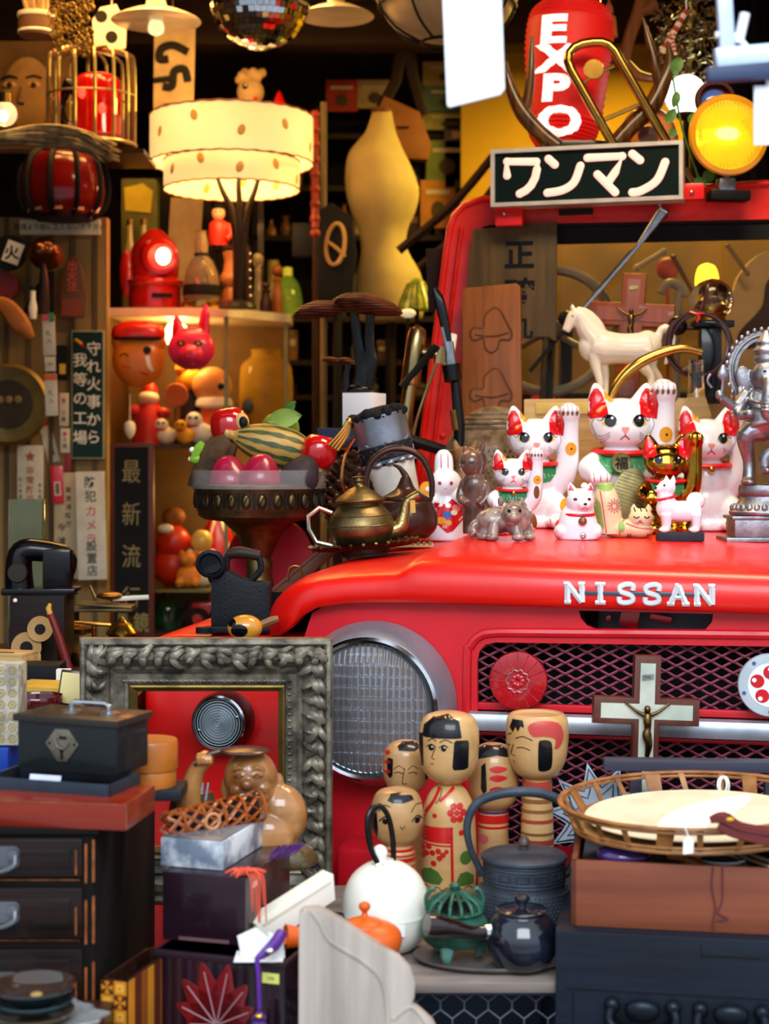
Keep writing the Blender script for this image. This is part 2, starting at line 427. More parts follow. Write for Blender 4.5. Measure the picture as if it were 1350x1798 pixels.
# expanded-metal mesh
MESH = mt('grille_paint', '96485a', .5, var=.15)
b = MB(MESH); zt_, zb_ = cq2(900, 1126)[1], cq2(900, 1500)[1]; xl, xr = cq2(836, 1200)[0], .80
cw, ch = .0345, .0172; row = 0; z = zt_
while z > zb_:
    pts = []; nn = int((xr-xl)/(cw/2))+1
    for i in range(nn+1): pts.append((xl+i*cw/2, .022+(.003 if (i+row) % 2 else -.003), z+(ch/2 if (i+row) % 2 else 0)))
    b.tube(pts, .0021, seg=4); z -= ch/2; row += 1
CT.p('grille_mesh', b)
b = MB(mt('bar_metal', 'b4bac4', .42, .55, var=.12, vs=30)); zc = cq2(900, 1268, -.006)[1]; pr = [( -.016, -.013), (-.02, -.006), (-.02, .006), (-.016, .013), (.0, .015), (.0, -.015)]
vs = [(x, y-.002, zc+z) for x in (xl-.01, .82) for y, z in pr]; b.add(vs, [(i, (i+1) % 6, 6+(i+1) % 6, 6+i) for i in range(6)]+[tuple(range(6))[::-1], tuple(range(6, 12))]); CT.p('grille_bar', b, ang=50)
# red filler bar under it
b = MB(REDD); b.box(((xl+.8)/2, .01, zc+.022), (.8-xl, .012, .012), bev=.002); b.box(((xl+.8)/2, .01, zc-.021), (.8-xl, .012, .006), bev=.002); CT.p('grille_crossbar', b)
# headlamp
hc = cq(652, 1240, -.03); BEZ = Rm(90, 'X')
b = MB(mt('lamp_shell', '9aa0a8', .38, .6, var=.12)); b.lathe([(.131, .0), (.133, .004), (.129, .02), (.118, .05), (.114, .06), (.108, .058), (.104, .045)], seg=64, c=(hc[0], 0, hc[2]), mx=BEZ); hl = CT.p('headlamp', b)
b = MB(CHR); b.lathe([(.100, .046), (.104, .066), (.1085, .069), (.113, .064), (.1135, .056)], seg=64, c=(hc[0], 0, hc[2]), mx=BEZ); CT.p('lamp_ring', b, hl)
b = MB(mt('lamp_reflector', '6a7490', .14, .8, c2='ffffff', vs=16, contrast=.5, bump=.8, bs=35)); b.lathe([(.012, -.02), (.03, -.012), (.06, .01), (.085, .036), (.102, .052)], seg=48, c=(hc[0], 0, hc[2]), mx=BEZ); b.ell((hc[0], -.02, hc[2]), (.012, .016, .012), CHR); CT.p('reflector', b, hl)  # bright and dark reflection patches are put into the reflector colour
b = MB(mt('lamp_lens', 'f4f9ff', .03, tr=.92, ior=1.3, var=0, wave=('X', 34, .35)))
b.lathe([(.102, .056), (.098, .064), (.08, .072), (.05, .078), (.0, .081)], seg=64, c=(hc[0], 0, hc[2]), mx=BEZ); b.lathe([(.101, .053), (.0, .054)], seg=64, c=(hc[0], 0, hc[2]), mx=BEZ)
for i in range(-4, 5):
    for j in range(-5, 6):
        if math.hypot(i*.021, j*.017) < .09: b.box((hc[0]+i*.021, -.072+math.hypot(i*.021, j*.017)**2*1.4, hc[2]+j*.017), (.019, .004, .002), bev=.0008)
CT.p('lamp_lens', b, hl)
# wing with flat top and round side lamp
w0 = cq(268, 1113, .02); w1 = cq(545, 1113, .02); wz = w0[2]
b = MB(RED); pl = [(.02, wz-.6), (.02, wz-.014), (.024, wz-.005), (.034, wz), (.3, wz+.004), (.7, wz+.004), (.8, wz-.01), (.8, wz-.6)]
xs = [w0[0]-.012, w0[0]-.004, w0[0]+.012, w0[0]+.04, w1[0]]; dz = [-.03, -.012, -.004, 0, 0]; n = len(pl)
vs = [(x, y, z+d) for x, d in zip(xs, dz) for y, z in pl]; b.add(vs, [(i*n+j, (i+1)*n+j, (i+1)*n+(j+1) % n, i*n+(j+1) % n) for i in range(4) for j in range(n)]+[tuple(range(n)), tuple(range(4*n, 5*n))[::-1]]); CT.p('wing', b, ang=50)
sc_ = cq(392, 1266, .0)
b = MB(BLK); b.lathe([(.048, -.02), (.049, .012), (.045, .024), (.041, .026), (.04, .018)], seg=40, c=(sc_[0], .0, sc_[2]), mx=BEZ); sl = CT.p('side_lamp', b)
b = MB(mt('side_lens', 'b4c4cc', .2, .3, var=.1)); b.lathe([(.041, .02)]+[p for k in range(9) for p in ((.040-k*.0044, .027+k*.0004), (.038-k*.0044, .0245+k*.0004))]+[(0, .03)], seg=40, c=(sc_[0], 0, sc_[2]), mx=BEZ); CT.p('lamp_lens', b, sl)
b = MB(CHR); b.lathe([(.0405, .022), (.0425, .029), (.0455, .026)], seg=40, c=(sc_[0], 0, sc_[2]), mx=BEZ); CT.p('lamp_ring', b, sl)
for a in (200, 20): 
    b = MB(CHR); b.ell((sc_[0]+.034*cos(rad(a)), -.028, sc_[2]+.034*sin(rad(a))), .003, seg=(8, 6)); CT.p('screw', b, sl)
b = MB(REDD); e = cq(590, 1487, -.09); b.box((e[0]+.4, -.045, e[2]-.08), (.8, .09, .16), bev=.012); e2 = cq(590, 1560, -.09); b.box((e[0]+.4, -.05, e2[2]-.15), (.8, .1, .2), bev=.01); CT.p('front_apron', b)
# badge lettering on the hood lip
BADGE = mt('badge_white', 'e4e4e6', .3, .2)
b = MB(BADGE)
L_ = cq(1010, 1040, -.03); R_ = cq(1237, 1044, -.03); mid = ((L_[0]+R_[0])/2, (L_[2]+R_[2])/2)
slope = math.degrees(math.atan2(R_[2]-L_[2], R_[0]-L_[0]))
def slab(bm_, ch, cx, cz, s):
    """slab-serif capitals drawn with strokes"""
    S = {'N': [((0, 0), (0, 1)), ((0, 1), (1, 0)), ((1, 0), (1, 1)), ((-.2, 0), (.25, 0)), ((-.25, 1), (.1, 1)), ((.75, 1), (1.2, 1))],
         'I': [((.5, 0), (.5, 1)), ((.15, 0), (.85, 0)), ((.15, 1), (.85, 1))],
         'A': [((0, 0), (.5, 1)), ((.5, 1), (1, 0)), ((.2, .35), (.8, .35)), ((-.25, 0), (.25, 0)), ((.75, 0), (1.25, 0)), ((.3, 1), (.55, 1))],
         'S': None}
    if ch == 'S':
        pts = [(.95, .68), (.95, .95), (.5, 1.0), (.08, .85), (.15, .6), (.5, .5), (.88, .38), (.92, .12), (.5, 0), (.06, .06), (.05, .33)]
        bm_.tube([(cx+(x-.5)*s*.8, -.040, cz+(z-.5)*s) for x, z in pts], s*.15, sm=4, seg=6, flat=.8)
    else:
        for (ax, az), (bx, bz) in S[ch]:
            bm_.tube([(cx+(ax-.5)*s*.8, -.040, cz+(az-.5)*s), (cx+(bx-.5)*s*.8, -.040, cz+(bz-.5)*s)], s*(.16 if abs(az-bz) > .5 else .12), seg=4, flat=.7)
for i, ch in enumerate('NISSAN'):
    t = i/5; slab(b, ch, L_[0]+(R_[0]-L_[0])*t, L_[2]+(R_[2]-L_[2])*t, .028)
ob = CT.p('badge_lettering', b, label='white slab-serif lettering on a grey bar')
b = MB(mt('badge_bar', '56626e', .3, .8)); b.box(((L_[0]+R_[0])/2, -.0375, mid[1]), (R_[0]-L_[0]+.01, .006, .006), bev=.001, mx=Rm(-slope, 'Y')); CT.p('badge_bar', b)
# windscreen frame, glass, wiper
WY = 1.12
fo = [cq2(*p, WY) for p in ((716, 985), (735, 830), (764, 600), (784, 440), (790, 400), (798, 378), (815, 360), (845, 350), (1100, 338), (1350, 322))]; fo += [(fo[-1][0]+.6, fo[-1][1]), (fo[-1][0]+.6, fo[0][1])]
fi = [cq2(*p, WY) for p in ((800, 885), (806, 800), (822, 560), (834, 430), (838, 408), (848, 398), (870, 394), (1350, 385))]; fi += [(fi[-1][0]+.5, fi[-1][1]), (fi[-1][0]+.5, fi[0][1])]
b = MB(mt('red_paint_worn', 'd80e08', .38, c2='e83020', vs=14, coat=.3, bump=.25, bs=60)); b.plate(fo, .045, holes=[fi], y=WY)
b.tube([(x, WY, z) for x, z in fo[:10]], .008, seg=8); b.tube([(x-.0, WY-.004, z) for x, z in [(p[0]+.028, p[1]) for p in fo[:5]]], .005, seg=8)
for px, py in ((777, 765), (1205, 345), (1290, 335)): e = cq(px, py, WY-.004); b.ell(e, (.007, .004, .007), seg=(10, 6))
fr = CT.p('windscreen_frame', b, ang=45)
b = MB(BLKM); fr2 = [cq2(*p, WY) for p in ((846, 396), (1350, 386))]; fr3 = [cq2(*p, WY) for p in ((848, 430), (1350, 420))]
b.plate([fr2[0], (fr2[1][0]+.5, fr2[1][1]), (fr3[1][0]+.5, fr3[1][1]), fr3[0]], .015, y=WY+.01); b.tube([(x, WY+.012, z) for x, z in fi], .009, closed=True); CT.p('rubber_seal', b)
b = MB(mt('windscreen_glass', 'e8f0e8', .0, tr=1, ior=1.15, var=0)); b.plate(fi, .004, y=WY+.025); CT.p('windscreen', b)
b = MB(CHRW); s0 = cq(1163, 372, WY-.04); s1 = cq(1120, 432, WY-.035); s2 = cq(1022, 545, WY-.03)
b.ell((s0[0], WY-.02, s0[2]), (.014, .02, .014)); b.tube([s0, s1], [.012, .005], flat=.5); b.tube([s1, s2], .005, flat=.6); s3 = cq(1003, 565, WY-.02); s4 = cq(930, 652, WY-.018); wp = CT.p('wiper_arm', b)
b = MB(BLKM); b.tube([cq(1110, 440, WY-.02), s4], .0045, flat=.5); CT.p('wiper_blade', b, wp)
# cabin: steering wheel, seat, scuttle
CAB = mt('cabin_dark', '1c140c', .8)
b = MB(RED); e = cq(760, 930, WY); b.box((e[0]+.62, WY+.1, e[2]-.15), (1.35, .2, .3), bev=.02); CT.p('scuttle', b)
b = MB(mt('wheel_grey', '8d8578', .4)); e = cq(965, 580, WY+.22)
rg = [(e[0]+.15*cos(a), e[1]+.05*sin(a), e[2]+.15*sin(a)) for a in [2*pi*i/48 for i in range(48)]]; b.tube(rg, .013, closed=True)
for a in (-30, 90, 210): b.tube([e, (e[0]+.15*cos(rad(a)), e[1]+.05*sin(rad(a)), e[2]+.15*sin(rad(a)))], .008)
b.ell(e, (.03, .02, .03)); b.tube([e, (e[0], e[1]-.1, e[2]-.2)], .016, BLK); CT.p('steering_wheel', b)
b = MB(CAB); e = cq(1130, 700, WY+.75); b.box((e[0]+.05, e[1], e[2]-.25), (1.3, .14, .55), bev=.05); CT.p('seat_back', b)
# ------------------------------------------------------------------ curios on the hood
EYEY = mt('eye_yellow', 'e6c83a', .3); EYEK = mt('eye_black', '0a0d12', .08, coat=1); NOSEP = mt('nose_pink', 'ee8f86', .4); WHK = mt('whisker_ink', '4a4644', .5)
SPOT = mt('orange_spot', 'e8a01c', .3, coat=.4); BROWN = mt('brown_glaze', '7a4a1c', .4); BIBG = mt('bib_green', '4fae72', .4, var=.15, vs=60); COINM = mt('old_coin', '7d7448', .4, .6, var=.25, vs=60)
REDB = mt('red_collar', 'd8141c', .35, var=.15, vs=60)
def cat(label, px, py, k, base=WHT, rz=0, arm=1, bib=BIBG, spots=True, coin=False, koban=False, gold=False, brown=False, group='beckoning cats on the red hood'):
    D = min(hoodD(px, py), 3.27)
    t = Th('beckoning_cat', label, 'cat figurine', px, py, D, rz=rz, group=group, loc=hoodP(px, D))
    b = MB(base); A = arm
    b.ell((0, 6, 58), (60, 50, 62)); b.ell((0, -4, 105), (47, 40, 52)); b.ell((-44, -12, 36), (30, 40, 38)); b.ell((46, -12, 36), (30, 40, 38))
    b.ell((-38, -48, 13), (20, 22, 13)); b.ell((40, -48, 13), (20, 22, 13)); b.lathe([(52, 0), (58, 4), (56, 20)], c=(0, 0, 0), sy=.85)
    b.ell((0, -4, 188), (57, 48, 46)); b.ell((0, -22, 178), (46, 32, 34)); b.ell((0, -40, 172), (20, 14, 14))
    for sx_ in (-1, 1): b.lathe([(27, -14), (25, 2), (19, 22), (9, 42), (2, 50)], c=(sx_*36, -2, 214), sy=.55, mx=Rm(sx_*13, 'Y'), seg=20)
    b.tube([(A*44, 0, 88), (A*62, -8, 112), (A*70, -14, 150), (A*71, -18, 205), (A*71, -22, 238)], [26, 27, 24, 22, 23], sm=4, seg=16); b.ell((A*71, -25, 243), (25, 24, 24))
    b.tube([(-A*40, -8, 118), (-A*58, -30, 108), (-A*50, -50, 100)], [24, 23, 21], sm=4, seg=14); b.ell((-A*46, -54, 98), (23, 20, 20))
    for sx_ in (-1, 0, 1): b.ell((A*71+sx_*13, -43, 250), (7.5, 9, 11)); b.ell((-A*46+sx_*12, -68, 92), (7, 8, 10))
    b.remesh(3.2, 4)
    for sx_ in (-1, 1):
        e = [(sx_*(36+11+1.5)+x*1, z) for x, z in [(-17, 200), (14, 197), (16, 222), (11, 240), (5, 251), (-2, 252), (-9, 243), (-15, 226)]] if sx_ > 0 else [(-(36+11+1.5)-x, z) for x, z in [(-17, 200), (14, 197), (16, 222), (11, 240), (5, 251), (-2, 252), (-9, 243), (-15, 226)]]
        b.decal([(x-sx_*4, z-1) for x, z in e], REDP, .7)
        ex = sx_*26
        b.decal([(ex-13*sx_, 185), (ex-7*sx_, 196), (ex+6*sx_, 198), (ex+14*sx_, 188), (ex+9*sx_, 184), (ex-4*sx_, 183)], EYEY, .5)
        b.decal(circ(ex-1*sx_, 192, 10, 11, 18), EYEK, .8); b.decal(circ(ex+2-2*sx_, 197, 2.4, n=8), WHT, 1.1)
        b.decal(stroke([(ex-14*sx_, 187), (ex-8*sx_, 199), (ex+5*sx_, 202), (ex+14*sx_, 193), (ex+21*sx_, 195)], .8, .8, wm=2.2), EYEK, .9)
        for j in range(3): b.decal(stroke([(sx_*26, 172-j*4), (sx_*38, 165-j*5), (sx_*50, 168-j*4)], 1.0, .6), WHK, .6)
        b.decal(stroke([(sx_*47, 168), (sx_*54, 186), (sx_*49, 200)], .8), WHK, .6)
    b.decal([(-6, 181), (6, 181), (7, 177), (2, 171), (-2, 171), (-7, 177)], NOSEP if not gold else REDP, .9)
    b.decal(stroke([(0, 171), (0, 165)], 1.6), REDP, .9); b.decal(stroke([(-8, 159), (-4, 163), (0, 166)], 2.2), REDP, .9); b.decal(stroke([(8, 159), (4, 163), (0, 166)], 2.2), REDP, .9)
    if not gold:
        for sx_ in (-1.5, -.5, .5, 1.5):
            b.decal(stroke([(A*71+sx_*9.5, 262), (A*71+sx_*9, 249)], .8, 1.6), REDP, .7); b.decal(circ(A*71+sx_*9.6, 243, 3, 5, 10), COINM, .8)
        for sx_ in (-1.2, 0, 1.2): b.decal(stroke([(-A*46+sx_*10, 101), (-A*46+sx_*9, 86)], 1, 2), REDP, .7); b.decal(stroke([(40+sx_*10, 20), (40+sx_*9, 6)], 2, 1), REDP if not brown else EYEK, .7)
        b.decal([(-30, 232), (-20, 224), (-14, 232), (-24, 250), (-34, 256)], SPOT, .7)
    if spots:
        b.decal(circ(A*74, 168, 12, 14, 18), SPOT, .7); b.decal(circ(A*75, 168, 2.4, n=8), EYEK, 1.0); b.decal(circ(62, 48, 13, 15, 18), SPOT if not brown else BROWN, .7)
    if brown: b.decal(circ(A*72, 130, 9, 20, 14), BROWN, .7); b.decal(circ(A*66, 44, 10, 24, 14), BROWN, .9)
    bv = b.bv; t.u *= k
    t.p('body', b, ang=60)
    b = MB(REDB); b.tube([(46*cos(a), -5+43*sin(a), 139+4*sin(a)) for a in [2*pi*i/36 for i in range(36)]], 8.5, closed=True, flat=.6); cl = t.p('collar', b)
    if bib: 
        b = MB(bib); b.bv = bv; b.decal([(-46, 140), (-44, 116), (-30, 100), (0, 93), (30, 100), (44, 116), (46, 140), (20, 133), (-20, 133)], bib, 2.5)
        for i in range(-4, 5): b.decal(stroke([(i*8, 110-(i*i)*.4+8), (i*9.2, 104+(i*i)*.5)], .8), WHT if not gold else SPOT, 3)
        t.p('bib', b)
    if coin:
        b = MB(COINM); b.lathe([(0, -2), (17, -2), (18, 0), (17, 2), (14, 1.4), (0, 1.4)], c=(-8, -58, 119), mx=Rm(90, 'X')); b.text('福', 24, INK, (-8, -60.4, 118), .02); t.p('medal', b)
    else:
        b = MB(BRASSB); b.ell((0, -52, 128), 8); b.box((0, -59.5, 126), (9, 1.5, 1.6), EYEK); t.p('bell', b)
    if koban:
        b = MB(COINM); m_ = Tm(2, -72, 60) @ Rm(18, 'Y') @ Rm(-8, 'X'); b.plate(circ(0, 0, 31, 52, 32), 5, mx=m_, bev=1.5)
        for i in range(-7, 8): b.box((0, -.6, i*6), (46*math.sqrt(max(0, 1-(i*6/52)**2)), 1.2, 1.6), mx=None) if False else b.add([tuple(m_ @ Vector(v)) for v in [(-25, -.4, i*6-.7), (25, -.4, i*6-.7), (25, -.4, i*6+.7), (-25, -.4, i*6+.7)]], [(0, 1, 2, 3)], DKBR)
        t.p('gold_coin', b)
    return t
cat('tallest white beckoning cat with green bib, round medal and big gold coin', 1090, 928, .985, coin=True, koban=True)
cat('white beckoning cat with orange spot on raised arm beside the wicker dome', 938, 926, .82, bib=GRN)
cat('smallest white beckoning cat with brown patches and green bow behind the stone lion', 899, 938, .57, bib=GRN, brown=True)
cat('white beckoning cat partly behind the elephant-headed statue', 1240, 930, .84, bib=None, spots=False)
cat('shiny gold beckoning cat with red inner ears', 1168, 936, .67, base=GOLD, gold=True, spots=False, bib=GRN)
# white rabbit bell
D = hoodD(786, 949); b = MB(WHT); org(786, 949)
b.lathe([(32, 0), (37, 3), (37, 25), (34, 45), (31, 62), (26, 78), (10, 88)], sm=3, sy=.85); b.ell((-4, -4, 100), (29, 27, 27)); b.lathe([(16, 0), (17, 20), (15, 36), (8, 46), (1, 48)], c=(-7, 2, 112), sm=3, sy=.6)
b.ell((-28, -16, 70), (14, 15, 13)); b.ell((20, -16, 76), (17, 14, 16)); b.remesh(2., 3)
b.decal([(-24, 68), (-4, 64), (6, 74), (30, 56), (36, 50), (28, 40), (8, 18), (-2, 14), (-20, 30), (-34, 40), (-32, 52)], REDP, .6)
for x, z, r, m_ in ((-14, 64, 5, WHT), (0, 62, 5, WHT), (14, 58, 8, NOSEP), (10, 50, 6, CREAM), (-2, 46, 8, mt('blue_paint', '2f62c0', .4)), (-12, 36, 8, SPOT), (0, 32, 6, SPOT), (-6, 26, 5, NOSEP)): b.decal(circ(x, z, r, r*.8, 12), m_, .9)
for x, z in ((-24, 50), (22, 40), (-20, 58), (24, 34)): b.decal(stroke([(x-4, z-4), (x+4, z+4)], 1.5), WHT, .9)
for x in (-15, 5): b.decal(circ(x, 101, 3.2, 3.2, 12), mt('dull_red', 'a83038', .4), .7)
for x in (-12, 0): b.decal(stroke([(x, 152), (x+.5, 126)], 1.2, 1.6, sm=0), REDP, .6)
b.decal(stroke([(-8, 93), (-5, 91), (-2, 93)], 1), NOSEP, .7)
t = Th('rabbit_bell', 'white ceramic rabbit with red flowered apron at end of hood', 'figurine', 786, 949, D); t.p('body', b, ang=60)
b = MB(SPOT); b.lathe([(0, -4), (13, -4), (14, 0), (13, 4), (0, 4)], c=(-37, -20, 90), mx=Rm(90, 'X')); b.lathe([(0, -5), (7, -5), (7, 0)], mt('blue_paint', '2f62c0', .4), c=(-36, -21, 91), mx=Rm(90, 'X')); b.plate(circ(-36, 91, 4), .5, WHT, y=-27); b.tube([(-37, -20, 78), (-36, -20, 60)], 2.5); t.p('paddle', b)
# resin figures
RESIN = mt('brown_resin', '4a332c', .25, c2='7a5a4c', vs=30, coat=.5)
RESL = mt('grey_resin', '6a5652', .25, c2='a3938a', vs=60, coat=.5)
D = hoodD(832, 937); b = MB(RESIN)
b.lathe([(20, 0), (20, 30), (21, 60), (23, 85), (18, 100), (10, 108)], sm=3, sy=.8); b.ell((-4, -4, 124), (21, 21, 24)); b.ell((-16, 4, 146), (6, 6, 9)); b.ell((14, 2, 148), (5, 5, 14), mx=Rm(15, 'Y')); b.ell((-17, -18, 118), (5, 5, 4)); b.tube([(-18, 0, 92), (-24, -10, 64), (-10, -18, 52)], [7, 7, 6], sm=3); b.tube([(20, 0, 92), (25, -10, 66), (12, -18, 50)], [7, 7, 6], sm=3); b.ell((2, 12, 128), (20, 16, 24)); b.remesh(2., 3)
for x in (-14, 0): b.decal(stroke([(x-4, 126), (x, 124), (x+4, 126)], 1.5), BLKM, .5)
solo('figurine', 'dark resin child figure with small horns beside the white rabbit', 'figurine', b, 832, 937, D, rz=-14)
b = MB(mt('brown_clay', '6a4426', .5, c2='93663c', vs=25)); b.lathe([(26, 0), (30, 50), (26, 90), (16, 116), (18, 132)], sm=3, sy=.7); b.ell((0, 0, 142), (20, 18, 18))
for x, r_ in ((-13, -12), (14, 14)): b.lathe([(8, 0), (6, 14), (1, 24)], c=(x, 0, 150), mx=Rm(r_, 'Y'), sy=.6)
b.remesh(2.5, 3); solo('figurine', 'brown clay owl with pricked ears in front of the wicker dome', 'figurine', b, 816, 930, 3.22, loc=hoodP(816, 3.22))
D = hoodD(888, 948); b = MB(RESL); 
b.ell((-14, 10, 34), (38, 28, 24)); b.ell((16, -6, 38), (27, 26, 30)); b.ell((8, -22, 46), (20, 18, 18)); b.ell((4, -38, 40), (12, 12, 9)); b.ell((0, -34, 32), (9, 9, 6))
for x, y, z in ((-12, -14, 68), (26, -8, 66)): b.ell((x, y, z), (6, 5, 9))
for x, y in ((-38, 6), (-28, -18), (16, -28), (40, -8)): b.tube([(x*.8, y*.6, 30), (x, y, 8)], [12, 9], seg=10); b.ell((x-2, y-8, 6), (12, 13, 7))
for i in range(14): a = i*.9; b.ell((18+24*cos(a), -2+22*sin(a)*.6, 44+20*sin(a)), 7)
b.tube([(-48, 10, 30), (-60, 8, 20), (-56, 0, 8)], [9, 8, 9], sm=3); b.remesh(1.8, 2)
for x in (-2, 17): b.decal(circ(x, 52, 3, 3, 10), BLKM, .6)
solo('lion_figurine', 'grey brown stone lion crouching at the hood edge in front of small cat', 'figurine', b, 888, 948, D, rz=8)
# seated white dog
D = hoodD(1014, 947); b = MB(WHT)
b.lathe([(34, 0), (36, 3), (35, 26), (30, 46), (22, 58)], sm=3, sy=.8); b.ell((4, -6, 66), (25, 24, 24)); b.ell((8, -24, 62), (13, 12, 10)); b.ell((-30, 0, 14), (12, 24, 14)); b.ell((33, 0, 14), (10, 22, 14))
for x, r_ in ((-10, -12), (18, 14)): b.lathe([(9, 0), (7, 10), (1, 19)], c=(x, -4, 82), sy=.6, mx=Rm(r_, 'Y'))
b.tube([(14, 20, 40), (20, 26, 80), (12, 18, 96)], [8, 9, 6], sm=4); b.remesh(1.8, 3)
for x, s in ((-12, -1), (21, 1)): b.decal([(x-5, 86), (x+5, 86), (x+1.5*s, 97)], PINK, .6)
for x in (-7, 17): b.decal(circ(x, 71, 3.4, 2.6, 12), mt('dark_red_eye', '5a2028', .4), .6)
b.decal(circ(9, 63, 3.2, 2.4, 10), BLK, .8); b.decal(stroke([(4, 54), (9, 58), (14, 54)], 1), REDP, .7)
t = Th('seated_dog', 'small seated white dog with red collar and a tiny bell', 'figurine', 1014, 947, D); t.p('body', b, ang=60)
b = MB(REDB); b.tube([(2+27*cos(a), -2+24*sin(a), 45+2*sin(a)) for a in [2*pi*i/30 for i in range(30)]], 2.8, closed=True); b.plate([(-24, 46), (-40, 28), (-36, 14), (-30, 24), (-22, 40)], 3, y=-4); t.p('collar', b)
b = MB(mt('bell_brown', '8a6048', .4, .5)); b.ell((5, -31, 33), 7.5); b.tube([(5, -28, 40), (5, -26, 45)], 2); t.p('bell', b)
b = MB(CHR); b.ell((6, -30, 8), (5.5, 2, 5.5)); t.p('button', b)
# clay sleeping cat with standing figure
D = hoodD(1098, 944); b = MB(mt('cream_clay', 'e2cfa6', .5, var=.08))
b.tube([(-28, 4, 6), (-30, 4, 40), (-34, 2, 70), (-36, 0, 96)], [26, 24, 22, 12], sm=4, seg=18); b.ell((-8, 2, 16), (36, 24, 17)); b.ell((26, -6, 34), (22, 18, 18)); b.ell((24, 0, 14), (26, 22, 15))
for x in (14, 40): b.lathe([(7, 0), (5, 6), (1, 12)], c=(x, -4, 48), sy=.6)
b.remesh(1.8, 2)
GRP = mt('leaf_green_paint', '8db35a', .5); RDP = mt('rose_paint', 'c85a5a', .5)
b.decal(circ(-36, 96, 17, 14, 14), GRP, .6); b.decal([(-52, 70), (-46, 60), (-40, 20), (-44, 10), (-50, 30), (-56, 56)], GRP, .6)
for i in range(12): b.decal(stroke([(-22+4*cos(i*pi/6), 56+4*sin(i*pi/6)), (-22+13*cos(i*pi/6), 56+13*sin(i*pi/6))], 1.8), RDP, .6)
b.decal(stroke([(-46, 82), (-40, 40), (-36, 6)], 2), RDP, .5); b.decal(stroke([(-12, 4), (-14, 22), (0, 34)], 2), RDP, .6); b.decal(stroke([(-2, 26), (20, 18), (44, 16)], 2.4), RDP, .6); b.decal(circ(-10, 20, 6, 10, 12), GRP, .7)
for x in (16, 34): b.decal(stroke([(x-5, 38), (x, 35), (x+5, 38)], 2), INK, .6)
for x in (14, 24, 34): b.decal(stroke([(x, 54), (x+1, 46)], 2), INK, .6)
b.decal(circ(22, 30, 2.6, 2, 8), RDP, .7); b.decal(stroke([(16, 26), (22, 28), (28, 26)], 1), INK, .6)
for x in (-42, -39, 2, 6, 36, 40): b.decal(stroke([(x, 8), (x, 2)], 1.5, sm=0), INK, .8)
solo('clay_figurine', 'cream clay figurine of a curled cat and green-capped figure with red flower', 'figurine', b, 1098, 944, D, ang=60)
# standing white dog on black plinth
D = hoodD(1194, 950); t = Th('standing_dog', 'small white standing dog on a black plinth before the gold cat', 'figurine', 1194, 950, D)
b = MB(BLKM); b.box((0, 2, 8), (80, 34, 16), mt('slate_plinth', '262d38', .5), bev=2); t.p('plinth', b)
b = MB(WHT); b.ell((2, 2, 52), (38, 20, 19)); b.ell((-22, 0, 58), (20, 18, 22)); b.tube([(-22, 0, 62), (-26, 0, 82), (-22, 0, 92)], [18, 15, 14], sm=3); b.ell((-24, -2, 94), (16, 14, 14)); b.ell((-37, -4, 92), (10, 8, 7), mx=Rm(-20, 'Y'))
for x in (-20, -8): b.lathe([(5, 0), (4, 8), (1, 14)], c=(x-4, 0, 102), sy=.7)
for x, y in ((-26, -10), (-24, 10), (26, -10), (28, 10)): b.tube([(x, y, 48), (x+1, y, 30), (x, y, 18)], [11, 8, 7], sm=3); b.ell((x-4, y-2, 20), (9, 8, 5))
b.ell((30, 14, 70), (17, 14, 16)); b.remesh(1.8, 3); b.decal(circ(-45, 94, 3, 3, 8), BLK, 1., mx=Rm(0)); b.decal(circ(-30, 98, 2, 2, 8), BLK, .7); t.p('body', b, ang=60)
b = MB(REDB); b.tube([(-24+17*cos(a), 16*sin(a), 76+4*cos(a)) for a in [2*pi*i/26 for i in range(26)]], 2.2, closed=True); t.p('collar', b)
# wicker dome
D = hoodD(868, 925, 3.35); b = MB(mt('wicker_brown', '5c4834', .5, c2='92785a', vs=50, coat=.2, wave=('Z', 90, .6, 2)))
b.lathe([(94, 0), (97, 40), (95, 90), (84, 140), (62, 178), (34, 200), (0, 208)], sm=5, seg=56, sy=.75)
for z, r in ((168, 70), (176, 64), (184, 56), (191, 47)): b.tube([(r*cos(a), r*.75*sin(a), z) for a in [2*pi*i/48 for i in range(48)]], 2.6, closed=True)
for j in range(12):
    for i in range(30):
        a = pi*(1+(i+.5*(j % 2))/30); z = 30+j*9; r = 96.5 if z < 60 else 96.5-(z-60)**2/640
        b.ell((r*cos(a), r*.75*sin(a), z), 2.1, BRASS, seg=(6, 4))
solo('wicker_dome', 'large dark brown woven dome with dotted side behind the small cats', 'basket', b, 868, 925, 3.43, loc=hoodP(868, 3.43))
# crate behind the cats carrying the horse, crucifix and lamp
zc0 = zpy(922, 3.42)
t = Th('crate', 'pale wooden crate hidden behind the row of cats', 'crate', 1075, 922, 3.40, rz=-12)
b = MB(WDL); W_ = 310; b.box((0, 40, 112), (W_, 100, 220), bev=3); t.p('box', b)
b = MB(mt('label_yellow', 'd8b860', .6)); b.box((-40, -12, 205), (W_*.6, 4, 20), bev=1); t.p('label_strip', b)
